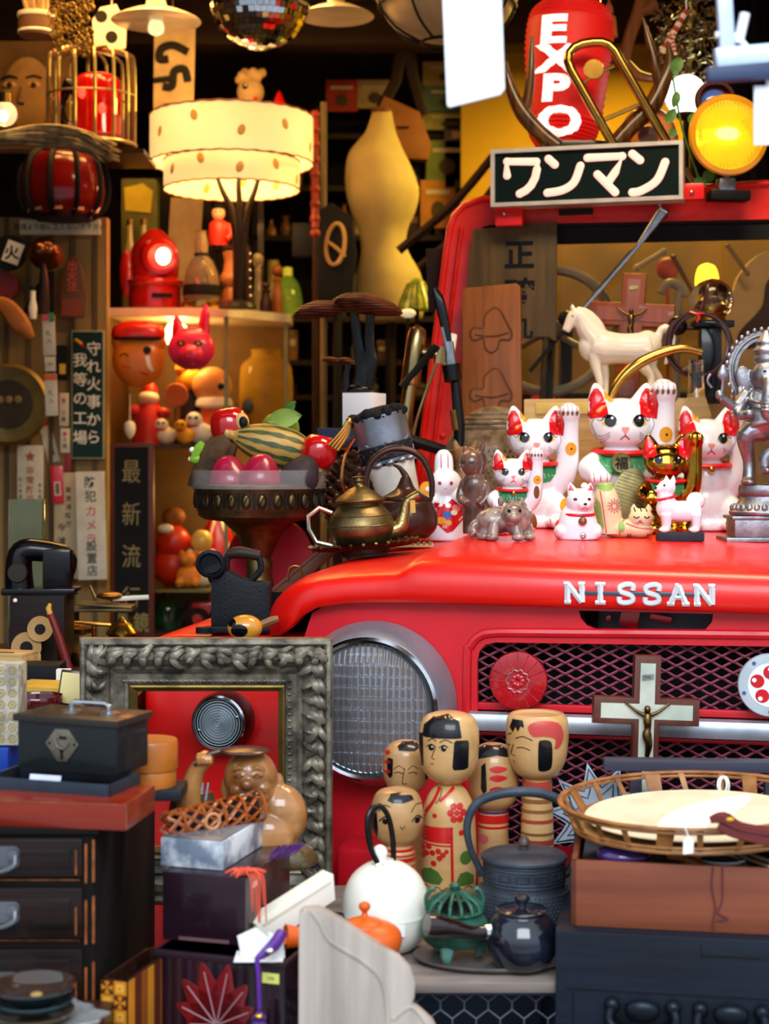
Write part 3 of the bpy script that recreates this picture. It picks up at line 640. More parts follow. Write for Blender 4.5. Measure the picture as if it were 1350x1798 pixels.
# horse
HWH = mt('ivory_porcelain', 'f1e4cf', .22, var=.04, coat=.4)
org(1090, 703); b = MB(HWH)
b.tube([q(1038, 604), q(1060, 610), q(1090, 612), q(1120, 612), q(1140, 608)], [26, 30, 27, 28, 27], sm=5, seg=18); b.ell(q(1040, 608), (25, 20, 28)); b.ell(q(1136, 606), (26, 21, 26))
b.tube([q(1048, 598), q(1032, 578), q(1022, 560), q(1012, 550)], [26, 21, 16, 13], sm=4, seg=14); b.tube([q(1014, 550), q(1006, 558), q(998, 572), q(993, 582)], [13, 12, 9, 7.5], sm=3, seg=12)
for y in (-5, 5): b.lathe([(4, 0), (4, 5), (1, 12)], c=q(1006, 545, y), mx=Rm(-12, 'Y'))
b.tube([q(1012, 544), q(1032, 552), q(1050, 570), q(1064, 590)], [7, 9, 9, 5], sm=4)
for y, pts in ((-9, [(1042, 622), (1046, 648), (1052, 672), (1051, 694)]), (9, [(1052, 622), (1062, 650), (1064, 672), (1064, 694)])): b.tube([q(*p, y) for p in pts], [14, 9, 6.5, 6], sm=4); b.ell(q(pts[-1][0]-2, 698, y), (8, 8, 6))
for y, pts in ((-9, [(1132, 616), (1128, 642), (1142, 664), (1138, 694)]), (9, [(1142, 616), (1144, 645), (1160, 668), (1158, 694)])): b.tube([q(*p, y) for p in pts], [21, 12, 7.5, 6.5], sm=4); b.ell(q(pts[-1][0]-3, 698, y), (8, 8, 6))
b.tube([q(1156, 596), q(1160, 580), q(1171, 576), q(1178, 590), q(1176, 618), q(1168, 640)], [6, 7, 7, 8, 7, 3], sm=4)
b.remesh(2., 3)
b.decal(circ(*q2(1004, 556), 2, n=8), mt('grey_eye', '8a7a6a', .4), .4)
solo('horse_figurine', 'ivory porcelain horse standing in front of the wooden crucifix', 'figurine', b, 1090, 703, 3.42)
BRZ = mt('bronze', '6a5230', .3, 1, var=.3, vs=60)
def crucifix(label, px, py, D, wood, W_, Hh, zbar, bw, inlay=None, rx=0, ry=0, fig=1., rz=0):
    t = Th('crucifix', label, 'crucifix', px, py, D, rx=rx, ry=ry, rz=rz); h = bw/2; a = W_/2
    ol = [(-h, 0), (h, 0), (h, zbar-h), (a, zbar-h), (a, zbar+h), (h, zbar+h), (h, Hh), (-h, Hh), (-h, zbar+h), (-a, zbar+h), (-a, zbar-h), (-h, zbar-h)]
    b = MB(wood); b.plate(ol, bw*.55, bev=bw*.13); t.p('cross', b)
    i_ = h*.55; b = MB(inlay or wood); il = [(-i_, 8), (i_, 8), (i_, zbar-i_), (a-i_, zbar-i_), (a-i_, zbar+i_), (i_, zbar+i_), (i_, Hh-i_), (-i_, Hh-i_), (-i_, zbar+i_), (-a+i_, zbar+i_), (-a+i_, zbar-i_), (-i_, zbar-i_)]
    b.plate(il, 2.5, y=-1.6); t.p('inlay', b)
    b = MB(BRZ); y = -8; k = fig
    b.tube([(0, y, zbar-2*k), (0, y-3, zbar-16*k), (1, y-2, zbar-30*k), (-1, y-3, zbar-44*k), (2, y-4, zbar-60*k), (0, y-1, zbar-84*k)], [7*k, 8*k, 6.5*k, 8*k, 6*k, 3*k], sm=4, seg=10); b.tube([(4*k, y, zbar-44*k), (6*k, y-4, zbar-62*k), (2, y-1, zbar-86*k)], [5*k, 5*k, 3*k], sm=3)
    for s in (-1, 1): b.tube([(s*5*k, y, zbar-6*k), (s*20*k, y, zbar+1*k), (s*38*k, y+2, zbar+14*k)], [4.5*k, 3.4*k, 2.4*k], sm=3); b.ell((s*40*k, y+2, zbar+16*k), (4*k, 2*k, 3*k)); b.ell((s*4*k, y-3, zbar-42*k), (5*k, 4*k, 5*k))
    b.ell((-1*k, y-4, zbar+6*k), (6.5*k, 6.5*k, 8*k)); b.box((0, y-3, zbar-44*k), (15*k, 8*k, 11*k), bev=3*k); b.remesh(1.3*k, 1); t.p('figure', b)
    b = MB(BRASSB if not inlay else PEWTER); b.plate([(-11*k, 0), (11*k, 3*k), (11*k, 13*k), (-11*k, 10*k)], 2, y=-4, mx=Tm(0, 0, zbar+h+(Hh-zbar-h)*.42)); b.text('INRI', 8*k, INK, (0, -4.4, zbar+h+(Hh-zbar-h)*.42+6.5*k)); t.p('title_plate', b)
    return t
crucifix('brown wooden crucifix leaning on the windscreen behind the horse', 1098, 703, 3.50, mt('orange_brown_wood', '8a3e18', .4, var=.2, wood=2, coat=.3), 148, 226, 152, 42, rx=-3, ry=4, rz=-12, fig=.62)
# lamp stand with cable
t = Th('lamp_stand', 'black post lamp with clear glass globe on top', 'lamp', 1246, 709, 3.44); b = MB(BLK)
b.box((0, 0, 66), (36, 32, 132), bev=2); t.p('post', b); b = MB(BLK); b.box((4, 0, 139), (70, 46, 12), bev=2); t.p('top_plate', b)
b = MB(BRASS); b.lathe([(26, 0), (24, 8), (27, 12), (16, 20), (18, 30), (8, 40), (9, 52), (3, 56), (3, 66)], sm=2, c=(2, 0, 146)); t.p('burner', b)
b = MB(BLK); b.tube([(-20, -4, 132), (-50, -6, 132)], 3); b.ell((-58, -8, 136), (17, 16, 17)); t.p('knob', b)
b = MB(GLASS); b.lathe([(18, 148), (34, 166), (38, 186), (30, 206), (12, 218), (0, 219)], sm=3, c=(4, 0, 0)); b.lathe([(17, 149), (33, 166), (36.5, 186), (29, 205), (12, 216.5), (0, 217.5)], sm=3, c=(4, 0, 0)); t.p('globe', b)
t = Th('cable_coil', 'coil of brown cable tied with red string hung on black lamp post', 'cable', 1226, 700, 3.36); b = MB(mt('brown_cable', '3a2024', .35, coat=.3))
pts = []
for i in range(5*30): a = 2*pi*i/30; r = 52+(i//30)*1.2+3*sin(i*.21); pts.append((r*cos(a)+3*sin(i*.13), -2+5*sin(i*.4), 92+r*1.02*sin(a)+2*cos(i*.17)))
b.tube(pts, 2.7, seg=6); b.tube([(0, 0, 146), (10, 4, 170), (18, 8, 196), (22, 14, 206)], 2.6, sm=5); t.p('loops', b)
b = MB(REDP); b.tube([(-6, -6, 150), (0, -8, 142), (-4, -6, 134)], 2.4, sm=3); b.tube([(-16, -6, 152), (-4, -8, 148), (8, -6, 150)], 2.2, sm=3); t.p('string', b)
b = MB(CHR); b.tube([(-30, -8, 46), (-12, -10, 60), (2, -8, 64)], [2, 3, 2.4], sm=4); t.p('plug', b)
b = MB(BRASSB); pts = [(1058, 730), (1082, 678), (1112, 645), (1150, 624), (1195, 612), (1232, 618)]; org(1150, 703); b.tube([q(*p) for p in pts], [4, 8, 10, 9, 8, 7], sm=6, seg=14); b.lathe([(12, -3), (14, 0), (14, 16), (12, 18)], c=q(1058, 738)); 
solo('brass_tube', 'curved brass tube arching above the tallest cat', 'tube', b, 1150, 703, 3.31)
t = Th('glass_funnel', 'tall clear glass chimney standing behind white cat and lamp post', 'glass', 1222, 922, 3.33); b = MB(GLASS)
b.lathe([(26, 0), (30, 60), (34, 120), (30, 180), (16, 230), (13, 290)], sm=3); b.lathe([(24, 2), (28, 60), (32, 120), (28, 180), (14.5, 230), (11.5, 290)], sm=3); t.p('chimney', b); b = MB(BRASS); b.lathe([(34, 0), (32, 10), (27, 14)], ); t.p('collar', b)
BDS = mt('beaded_chain', '9a7850', .35, .7); org(1300, 922); b = MB(BDS)
for i in range(60): tt = i/59; b.ell(q(1272+30*tt+6*sin(tt*9), 640+170*tt, 8*sin(tt*14)), 3.2, seg=(8, 6))
solo('bead_string', 'string of brown beads draped beside the elephant-headed statue', 'beads', b, 1300, 922, 3.36); b = MB(BDS)
for i in range(40): tt = i/39; b.ell(q(1186-30*tt, 700+110*tt, 6*sin(tt*12)), 3., seg=(8, 6))
solo('bead_string', 'string of brown beads hanging behind the raised arm of tallest cat', 'beads', b, 1300, 922, 3.36)
# elephant-headed statue
D = hoodD(1346, 950); t = Th('elephant_statue', 'pewter dancing elephant-headed statue on a stepped pedestal', 'statue', 1346, 950, D)
b = MB(PEWTER); b.box((0, 0, 4), (160, 90, 8), bev=2); b.box((0, 0, 24), (128, 72, 32), bev=3); b.box((0, 0, 42), (138, 80, 6), bev=2); b.lathe([(64, 46), (66, 52), (54, 64), (46, 78), (50, 84), (48, 98), (42, 100)], sm=2, sy=.7, seg=40)
for i in range(28): a = 2*pi*i/28; b.ell((59*cos(a), 41*sin(a), 58), (6, 5, 8), seg=(8, 6))
t.p('pedestal', b)
b = MB(PEWTER)
b.tube([(-34, -8, 102), (-32, -4, 140), (-40, -14, 186), (-6, -6, 196)], [12, 11, 17, 22], sm=5, seg=14); b.ell((-36, -14, 104), (12, 22, 7)); b.tube([(20, 0, 196), (30, -24, 170), (-6, -26, 150), (-10, -28, 128)], [22, 19, 12, 10], sm=5, seg=14); b.ell((-10, -34, 124), (8, 18, 7))
b.ell((0, -6, 214), (42, 36, 36)); b.ell((0, 0, 246), (38, 28, 30)); b.ell((-2, -12, 290), (29, 27, 30)); b.ell((-2, -10, 318), (24, 22, 16))
b.tube([(-4, -34, 282), (-8, -44, 258), (-12, -44, 236), (-6, -42, 218), (8, -44, 214)], [13, 11, 9.5, 8, 7], sm=5, seg=12)
for i in range(9): b.tube([(-4-i*.9+9*cos(a), -36-i*1.2-4+9*sin(a), 276-i*6) for a in [2*pi*k/12 for k in range(12)]], 2.2, seg=5, closed=True)
for s in (-1, 1):
    b.ell((s*38, -2, 284), (17, 6, 25), mx=Rm(s*20, 'Y')); b.tube([(s*36, -4, 260), (s*58, -14, 236), (s*84, -24, 250)], [12, 10, 7], sm=4); b.tube([(s*34, 0, 256), (s*56, -24, 222), (s*40, -38, 222)], [11, 9, 8], sm=4); b.ell((s*88, -26, 256), (8, 7, 9)); b.ell((s*40, -42, 222), (9, 8, 8)); b.tube([(s*46, 0, 280), (s*50, -6, 258), (s*40, -10, 246)], 3, sm=3)
b.lathe([(22, 0), (24, 8), (18, 16), (19, 22), (12, 32), (4, 44)], c=(-2, -8, 326)); b.tube([(40*cos(a)+0, -10+30*sin(a), 206+3*sin(3*a)) for a in [2*pi*k/30 for k in range(30)]], 4, closed=True); b.tube([(36*cos(a), -6+30*sin(a)-6, 250-10*abs(sin(a))) for a in [pi+pi*k/20 for k in range(21)]], 3.4)
b.remesh(1.9, 1)
for x in (-12, 8): b.decal(circ(x, 296, 3, 2, 8), BLKM, .6)
t.p('figure', b, ang=60)
b = MB(PEWTER); b.plate(circ(0, 300, 66, 70, 40), 5, holes=[circ(0, 300, 50, 54, 40)], y=8); b.tube([(58*cos(a), 8, 300+62*sin(a)) for a in [2*pi*k/48 for k in range(48)]], 3, closed=True)
for i in range(34): a = 2*pi*i/34; b.ell((68*cos(a), 10, 300+72*sin(a)), (4.5, 4, 5.5), seg=(8, 6))
t.p('halo', b)
b = MB(PEWTER); m_ = Tm(-88, -28, 262)
b.at(m_); b.tube([(2, 0, -16), (6, 0, 26)], 3); b.lathe([(4, 0), (11, 8), (9, 16), (3, 28)], c=(6, 0, 18), sy=.5); b.tube([(-14, 0, 6), (-22, 0, 18), (-16, 0, 30)], 2.4, sm=3); b.at(); t.p('trident', b)
# mould board and calligraphy board
ob = q2s
org(862, 925); b = MB(WDO); b.plate(q2s(812, 925, 810, 510, 816, 504, 906, 497, 913, 503, 918, 925), 16, bev=2)
CARV = WDO
for dy in (0, 107):
    fig = q2s(848, 575+dy, 830, 575+dy, 824, 586+dy, 832, 596+dy, 848, 592+dy, 852, 610+dy, 862, 618+dy, 872, 612+dy, 878, 596+dy, 895, 596+dy, 898, 584+dy, 892, 572+dy, 884, 556+dy, 878, 545+dy, 868, 540+dy, 858, 546+dy, 850, 556+dy)
    b.tube([(x, -.5, z) for x, z in cr_(fig, 3, True)], 2.0, mt('carved_edge', '6a3810', .5, wood=2), closed=True, seg=6); b.plate(cr_([(x*.92-.5, z*.0+(z)) for x, z in fig], 3, True), 3, y=-1.5)
    b.tube([q(834, 586+dy, -2), q(864, 590+dy, -2), q(892, 584+dy, -2)], 1.6, mt('carved_edge', '8a4a16', .5), sm=3)
solo('mould_board', 'orange wooden sweet mould with two carved shapes leaning on windscreen', 'wooden board', b, 862, 925, 3.58, rx=-1, rz=-10)
org(905, 600); b = MB(mt('smoked_board', '54401e', .5, var=.3, wood=2)); b.plate(q2s(808, 592, 826, 395, 980, 385, 978, 600, 968, 596, 966, 592), 10, bev=1.5)
b.text('正', 56, INK, q(912, 443, -.8), .03); b.text('確', 58, INK, q(912, 512, -.8), .025); b.text('丸', 50, INK, q(912, 572, -.8), .02)
solo('calligraphy_board', 'dark brown board with large black brush characters against the windscreen', 'sign board', b, 905, 600, 3.50, rz=-12, loc=P(905, 600, 3.60))
# black nozzle lever, side mirror
t = Th('nozzle', 'black lever nozzle with steel neck standing beside the red windscreen post', 'nozzle', 808, 932, 3.38); b = MB(BLK); org(808, 932)
b.tube([q(763, 506), q(772, 530), q(782, 575), q(788, 605)], [5, 9, 8, 6], sm=4, flat=.6); t.p('lever', b); b = MB(CHRW); b.tube([q(788, 600), q(792, 640)], [8, 10]); b.tube([q(776, 575, -6), q(788, 628, -6)], 3); t.p('neck', b)
b = MB(BLK); b.tube([q(792, 640), q(796, 668), q(800, 672), q(806, 745), q(808, 930)], [17, 16, 9, 10, 10], seg=14); t.p('handle', b); b = MB(BRASS); b.tube([q(795, 720, -10), q(800, 755, -10)], 6); t.p('ferrule', b)
org(766, 560); b = MB(mt('mirror_back', '241008', .4)); b.plate(q2s(748, 436, 784, 436, 776, 548, 752, 548), 8, bev=1.5); t = Th('side_mirror', 'dark flat side mirror beside the red windscreen post', 'mirror', 766, 560, 3.72); t.p('mirror', b); b = MB(BLK); b.tube([q(770, 548, 4), q(790, 610, 20)], 4); t.p('arm', b)
# ------------------------------------------------------------------ on the windscreen rail: sign, lantern, antlers, trombone, fog lamp
SIGNG = mt('sign_green', '0a1a18', .3, coat=.4, var=.1); NEON = mt('sign_lettering', 'ffc8b8', .5, emit=.75, var=.02)
t = Th('lit_sign', 'lit dark green sign with glowing white katakana on the red windscreen rail', 'sign', 1028, 306, 3.50, rz=-15); NW = 338/2; org(1028, 306)
b = MB(mt('sign_frame', 'cfcac2', .4, .3)); b.plate([(-NW, -51), (NW, -51), (NW, 51), (-NW, 51)], 44, holes=[[(-NW+7, -44), (NW-7, -44), (NW-7, 44), (-NW+7, 44)]], y=-4); t.p('frame', b)
b = MB(SIGNG); b.box((0, 20, 0), (2*NW-12, 36, 90)); t.p('panel', b)
b = MB(NEON); sl_ = lambda px, py: ((px-1028)*1.03, 1, (306-py)-(px-1028)*.052)
for pts in ([(892, 309), (892, 284), (943, 284), (944, 298), (941, 312), (934, 326), (925, 335), (914, 341)], [(964, 279), (975, 289)], [(1019, 291), (1008, 320), (988, 334), (962, 339)], [(1031, 277), (1090, 274), (1078, 302), (1066, 320)], [(1048, 306), (1078, 337)], [(1107, 270), (1120, 281)], [(1162, 284), (1148, 316), (1122, 334), (1107, 337)]):
    if len(pts) == 4 and pts[0][0] != 1031: pts = cr_(pts, 5)
    pts = [sl_(*p) for p in pts]; b.tube(pts, 7.2, seg=10, flat=.35)
    for p in pts: b.ell(p, (7.2, 2.5, 7.2), seg=(14, 8))
t.p('lettering', b, label='glowing katakana lettering')
b = MB(RED); b.box((-140, 24, -66), (50, 20, 34), bev=4); b.ell((-148, 12, -62), 4, CHR); t.p('bracket', b); b = MB(RED); b.box((176, 30, -34), (56, 16, 30), bev=6); b.ell((182, 20, -36), 4, CHR); t.p('bracket', b); b = MB(CHR); b.tube([(128, 20, -46), (128, 14, -62), (140, 16, -70)], 3, CHR, sm=4); t.p('hook', b); b = MB(BLKM); b.box((-20, 20, -62), (60, 14, 10)); t.p('clip', b)
# paper lantern
t = Th('paper_lantern', 'large red ribbed paper lantern with vertical white letters', 'lantern', 986, 262, 3.72, ry=4); b = MB(mt('lantern_red', 'd81814', .55, var=.08, emit=.22))
pr = cr_([(42, 0), (58, 22), (66, 60), (72, 130), (76, 190), (70, 236), (48, 258)], 10); b.lathe([(r+(1.8 if i % 2 else -1.8), z) for i, (r, z) in enumerate(pr)], seg=48, ); b.freeze(); bv = b.bv; t.p('shade', b, ang=80)
b = MB(mt('lantern_white', 'ffece6', .5, emit=1.0)); b.bv = bv
for ch, px, py, s in (('E', 961, 54, 72), ('X', 968, 105, 70), ('P', 972, 157, 72), ('O', 981, 213, 76)):
    g_, f_ = glyphs(ch, .05); b.decal(([(px-994+a*s*1.18, (262-py)*.97-10+c*s*.85) for a, c in g_], f_), None, 2.0, s/12)
t.p('lettering', b, label='white capital letters running downwards')
b = MB(BLK); b.lathe([(48, 256), (50, 258), (50, 276), (44, 280), (30, 280)]); t.p('top_ring', b); b = MB(BLK); b.lathe([(30, -8), (44, -6), (44, 2), (40, 4)]); t.p('bottom_ring', b)
# antlers
ANT = mt('antler', '301a0a', .35, c2='664018', vs=30, wood=2, coat=.3)
t = Th('antlers', 'pair of dark brown deer antlers behind the lit sign', 'antlers', 1028, 262, 3.60)
b = MB(ANT); org(1028, 262); b.tube([q(978, 258), q(950, 235), q(920, 202), q(900, 165), q(890, 130), q(889, 108)], [15, 14, 14, 11, 7, 2], sm=5, seg=10); b.tube([q(920, 200), q(928, 165), q(932, 120), q(934, 62)], [10, 9, 7, 2], sm=5, seg=10); t.p('antler', b)
b = MB(ANT); b.tube([q(1076, 258), q(1105, 225), q(1145, 185), q(1166, 140), q(1176, 105), q(1172, 72)], [15, 15, 16, 14, 9, 2], sm=5, seg=10); b.tube([q(1160, 150), q(1150, 115), q(1140, 75), q(1129, 32)], [11, 10, 7, 2], sm=5, seg=10); b.tube([q(1100, 232), q(1118, 225), q(1122, 205)], [8, 6, 1.5], sm=4); t.p('antler', b)
b = MB(WDD); b.box((0, 8, 4), (110, 20, 26), bev=6); t.p('mount', b)
org(1085, 262); b = MB(BRASSB); L1 = [q(1078, 256), q(1040, 190), q(1002, 120)]; b.tube([q(1078, 256), q(1002, 122), q(997, 108), q(999, 94), q(1008, 83), q(1022, 77), q(1040, 74), q(1056, 74), q(1068, 78), q(1079, 89), q(1092, 112), q(1172, 252), q(1215, 325)], 8.5, sm=0, seg=12)
b.tube([q(1018, 148), q(1034, 138)], 3.5); b.tube([q(1058, 124), q(1078, 116)], 3.5); b.tube([q(1056, 212), q(1122, 184)], 4); b.lathe([(0, -3), (17, -3), (18, 0), (17, 3), (0, 3)], c=q(1042, 122), mx=Rm(90, 'X')); b.tube([q(1200, 298), q(1220, 332)], 9, CHRW)
t = Th('trombone_slide', 'brass trombone slide leaning over the lit sign', 'trombone', 1085, 262, 3.57); t.p('slide', b)
# fog lamp
t = Th('fog_lamp', 'round yellow fog lamp shining on the rail beside the lit sign', 'lamp', 1277, 345, 3.46, rz=6); AMB = mt('amber_rim', 'c8860c', .25, coat=.6, emit=.15); bx = Rm(90, 'X')
b = MB(AMB); b.lathe([(30, -44), (56, -26), (68, -4), (72, 6), (70, 12), (62, 13), (60, 8)], seg=48, c=(0, 0, 107), mx=bx); t.p('housing', b)
b = MB(mt('fog_reflector', 'ffe040', .25, .8, emit=.16)); b.lathe([(2, -26), (30, -18), (50, -4), (60, 8)], seg=40, c=(0, 0, 107), mx=bx); t.p('reflector', b)
b = MB(mt('fog_bulb', 'fff0b0', .5, emit=34)); b.ell((-4, -6, 108), (22, 9, 12)); t.p('bulb', b)
b = MB(mt('yellow_lens', 'ffee48', .04, tr=.92, ior=1.2, var=0, wave=('X', 42, 1.), emit=.14)); b.lathe([(61, 9), (58, 15), (40, 20), (0, 23)], seg=48, c=(0, 0, 107), mx=bx); b.lathe([(60, 7), (0, 17)], seg=48, c=(0, 0, 107), mx=bx); t.p('lens', b)
b = MB(CHRW); b.box((0, 10, 18), (30, 26, 30), bev=4); b.box((4, 8, 2), (72, 34, 18), BLKM, bev=3); b.tube([(0, 6, 26), (0, 8, 44)], 6); t.p('bracket', b)
t = Th('signal_lamp', 'blue lens lamp in dark red ring behind the fog lamp', 'lamp', 1255, 300, 3.56); b = MB(mt('maroon', '4a1410', .4)); b.lathe([(30, -20), (36, 0), (34, 8), (28, 8), (26, -4)], seg=40, c=(0, 0, 124), mx=bx); b.tube([(0, 14, 100), (0, 14, -40)], 6, BLK); t.p('housing', b); b = MB(mt('blue_lens', '4a6ac8', .15, coat=.8)); b.ell((0, 2, 118), (25, 12, 25)); t.p('lens', b)
t = Th('globe_lamp', 'glowing round white globe lamp among leaves over the rail', 'lamp', 1204, 300, 3.80); b = MB(mt('globe_light', 'f0fff0', .5, emit=5)); b.ell((0, 0, 132), 36); t.p('globe', b); b = MB(GRN); b.tube([(0, 0, 96), (0, 0, -60)], 5, BLK); b.lathe([(12, 90), (18, 96), (18, 104)], BLK); t.p('stem', b)
LEAF = mt('leaf', '3d6a1e', .5, var=.4, vs=20)
def leaf(b, base, tip, w, m=None, cup=.2):
    B_, T_ = Vector(base), Vector(tip); d = T_-B_; s = d.cross(Vector((0, 1, 0))); s = s.normalized()*w if s.length else Vector((w, 0, 0)); vs = []
    for i in range(7):
        tt = i/6; c = B_+d*tt+Vector((0, -cup*d.length*sin(pi*tt)*.5, 0)); k = sin(pi*min(1, tt*.9+.08))**.8 if 0 < i < 6 else .02
        vs += [tuple(c-s*k), tuple(c+Vector((0, w*.25, 0))), tuple(c+s*k)]
    b.add(vs, [(3*i+j, 3*i+j+1, 3*i+j+4, 3*i+j+3) for i in range(6) for j in (0, 1)], m)
t = Th('ivy_sprig', 'green leafy sprig between the globe lamp and fog lamp', 'leaves', 1195, 300, 3.48); b = MB(LEAF); org(1195, 300)
for p0, p1, w in (((1190, 160), (1182, 190), 8), ((1210, 218), (1220, 198), 8), ((1180, 130), (1196, 100), 11), ((1170, 216), (1186, 190), 9), ((1236, 318), (1252, 300), 11), ((1222, 330), (1236, 312), 12), ((1186, 226), (1176, 240), 8)): leaf(b, q(*p0), q(*p1), w)
b.tube([q(1178, 110, 4), q(1188, 170, 5), q(1200, 230, 5), q(1230, 320, 4)], 2, sm=4); t.p('leaves', b)
b = MB(mt('tinsel', '8a8062', .2, .8, var=.5, vs=60)); org(1205, 60); R_ = random.Random(3)
for i in range(320):
    a = R_.uniform(0, 2*pi); rr = math.sqrt(R_.random()); cx, cz, cy = 60*rr*cos(a)+2, 96*rr*sin(a)-4, R_.uniform(-30, 30); l = R_.uniform(8, 22); e = R_.uniform(0, 2*pi)
    b.tube([(cx, cy, cz), (cx+l*.5*cos(e)+3, cy-5, cz+l*.5*sin(e)), (cx+l*cos(e), cy, cz+l*sin(e))], [1.5, 2.2, .6], seg=4)
o = solo('tinsel', 'mass of glittering silver brown tinsel hanging over the globe lamp', 'tinsel', b, 1205, 60, 3.86); o['kind'] = 'stuff'
b = MB(WHT); org(1170, 100); STR = [mt('stripe_cream', 'e8cdb0', .5), mt('stripe_red', 'a83a28', .5)]
for j, (x0, z0, x1, z1) in enumerate(((1162, 92, 1205, 18), (1172, 94, 1184, 50), (1184, 96, 1176, 60))):
    for i in range(10): tt = i/10; b.tube([q(x0+(x1-x0)*tt, z0+(z1-z0)*tt), q(x0+(x1-x0)*(tt+.1), z0+(z1-z0)*(tt+.1))], 6-2*abs(tt-.5), STR[i % 2], seg=8)
b.tube([q(1205, 18), q(1205, -120)], 1.2, WHT); solo('striped_ornament', 'striped cream and red ribbon ornament in the tinsel', 'ornament', b, 1170, 100, 3.74)
b = MB(mt('tassel_orange', 'b8622c', .7, var=.25, wood=2, vs=40)); b.lathe([(3, 60), (7, 52), (8, 44), (5, 40), (11, 34), (14, 0), (0, 0)], seg=24, rf=lambda a, j: 1+.12*cos(12*a) if j > 3 else 1); b.tube([(0, 0, 58), (0, 0, 140)], 2)
solo('tassel', 'orange brown tassel hanging right of the red paper lantern', 'tassel', b, 1069, 65, 3.9)
org(1110, 120); b = MB(WDM); b.tube([q(1095, 122), q(1104, 70), q(1122, 20), q(1136, -30)], [9, 11, 12, 12], sm=4); b.tube([q(1122, 20), q(1150, 6)], [10, 16]); b.tube([q(1098, 108), q(1120, 132), q(1150, 138)], [8, 9, 7], sm=4)
solo('driftwood_branch', 'brown driftwood branch hanging behind the antler tines', 'branch', b, 1110, 120, 3.95)
t = Th('domed_clock', 'pinkish glass dome with brass edge behind the trombone slide', 'clock', 1138, 300, 3.66); b = MB(mt('pink_glass', 'e0b0a0', .06, tr=.75, ior=1.2)); b.lathe([(50, 0), (52, 40), (46, 80), (28, 104), (0, 112)], sm=4, sy=.6); t.p('dome', b); b = MB(BRASS); b.tube([(51*cos(a), 0, 44+64*sin(a)) for a in [pi*i/24 for i in range(25)]], 3); b.lathe([(54, -8), (54, 2), (50, 4)], sy=.6); b.lathe([(54, -8), (50, -60)], WDD, sy=.6); t.p('rim', b); b = MB(mt('blue_ball', '20207a', .15, coat=1)); b.ell((0, 0, 60), 18); t.p('ball', b)
# ------------------------------------------------------------------ left wing and hood shoulder: compote, iron, teapot, kettle, cone
def wingD(py, z=wz+.004): return Dz(py, z)
DC = wingD(1063); t = Th('fruit_compote', 'tall brass fruit stand with medallion rim on the car wing', 'fruit stand', 455, 1063, DC); org(455, 1063)
b = MB(DKBR); b.lathe([(62, 0), (58, 8), (34, 18), (26, 34), (22, 60), (24, 74), (20, 84), (30, 104), (40, 126), (56, 140), (64, 148), (96, 152), (106, 158), (108, 166), (112, 174), (112, 200), (116, 206), (116, 212), (108, 214), (104, 206), (96, 168), (0, 160)], seg=64); body = t.p('bowl', b)
b = MB(mt('dark_medallion', '2a2118', .5, .6))
for i in range(26):
    a = 2*pi*i/26; c = (113*cos(a), 113*sin(a), 186); m_ = Tm(*c) @ Rm(math.degrees(a)+90)
    b.at(m_); b.tube([(8*cos(e), 0, 13*sin(e)) for e in [2*pi*k/16 for k in range(16)]], 1.5, closed=True, seg=5); b.ell((0, .5, 0), (6, 2, 11), DKBR, seg=(10, 8)); b.tube([(-4, -1.5, -7), (4, -1.5, 7)], 1.2, seg=5); b.at(Tm(113*cos(a+pi/26), 113*sin(a+pi/26), 186) @ Rm(math.degrees(a+pi/26)+90)); b.box((0, 0, 0), (4, 2, 26), BLKM)
b.at(); t.p('medallion_band', b, body)
b = MB(mt('acetate', 'ffffff', .05, alpha=.07, var=0)); 
for r in (118, 116.5): b.lathe([(r, 206), (r, 238)], seg=48)
t.p('clear_collar', b)
APR = mt('apple_red', 'd01410', .15, c2='b00c10', vs=10, coat=.8); PLUM = mt('magenta_fruit', 'b0143c', .3, c2='8a1030', coat=.4, vs=12)
def fz(dy): return dy
def rfruit(name, label, px, py, r, mats, D=DC, rx=0, ry=0, rz=0, stem=None, prof=None, group=None, dy=0):
    t = Th(name, label, 'fruit', px, py, D+dy*DC/F, rx=rx, ry=ry, rz=rz, group=group); b = MB(mats); b.lathe([(a*r, c*r) for a, c in (prof or [(.2, -.92), (.55, -.98), (.92, -.55), (1, 0), (.9, .5), (.6, .82), (.25, .84), (0, .7)])], sm=4, seg=28); t.p('flesh', b, ang=80); return t
t = rfruit('cashew_apple', 'glossy red fruit at top of the brass fruit stand', 403, 746, 34, APR, ry=-8, dy=20); b = MB(CREAM); b.ell((24, -24, 2), (13, 9, 15), mt('fruit_cut', 'c8a060', .5)); b.ell((27, -29, 0), (8, 8, 11), BLKM); t.p('stem_end', b)
t = rfruit('cashew_apple', 'glossy red fruit hanging over the edge beside the striped gourd', 560, 792, 32, APR, ry=12, dy=-20); b = MB(mt('fruit_cut', 'c8a060', .5)); b.lathe([(16, -22), (13, -34), (9, -38)], c=(2, -6, 0)); b.lathe([(10, -34), (11, -44), (5, -46)], BLKM, c=(2, -8, 0)); t.p('stem_end', b)
t = Th('striped_gourd', 'yellow gourd with dark green stripes lying across the fruit', 'gourd', 472, 780, DC, ry=14, rz=8); b = MB(mt('gourd_yellow', 'b48c3e', .45, var=.2)); prof = [(0, -72), (20, -68), (32, -52), (37, -24), (36, 4), (28, 34), (17, 54), (9, 64), (9, 72), (0, 74)]; b.lathe(prof, sm=4, seg=40, mx=Rm(-90, 'Y')); b.freeze()
GST = mt('gourd_green', '3c4c30', .45, var=.3, vs=60)
pr = cr_(prof, 4); k0 = [p for p in pr if -64 < p[1] < 58]
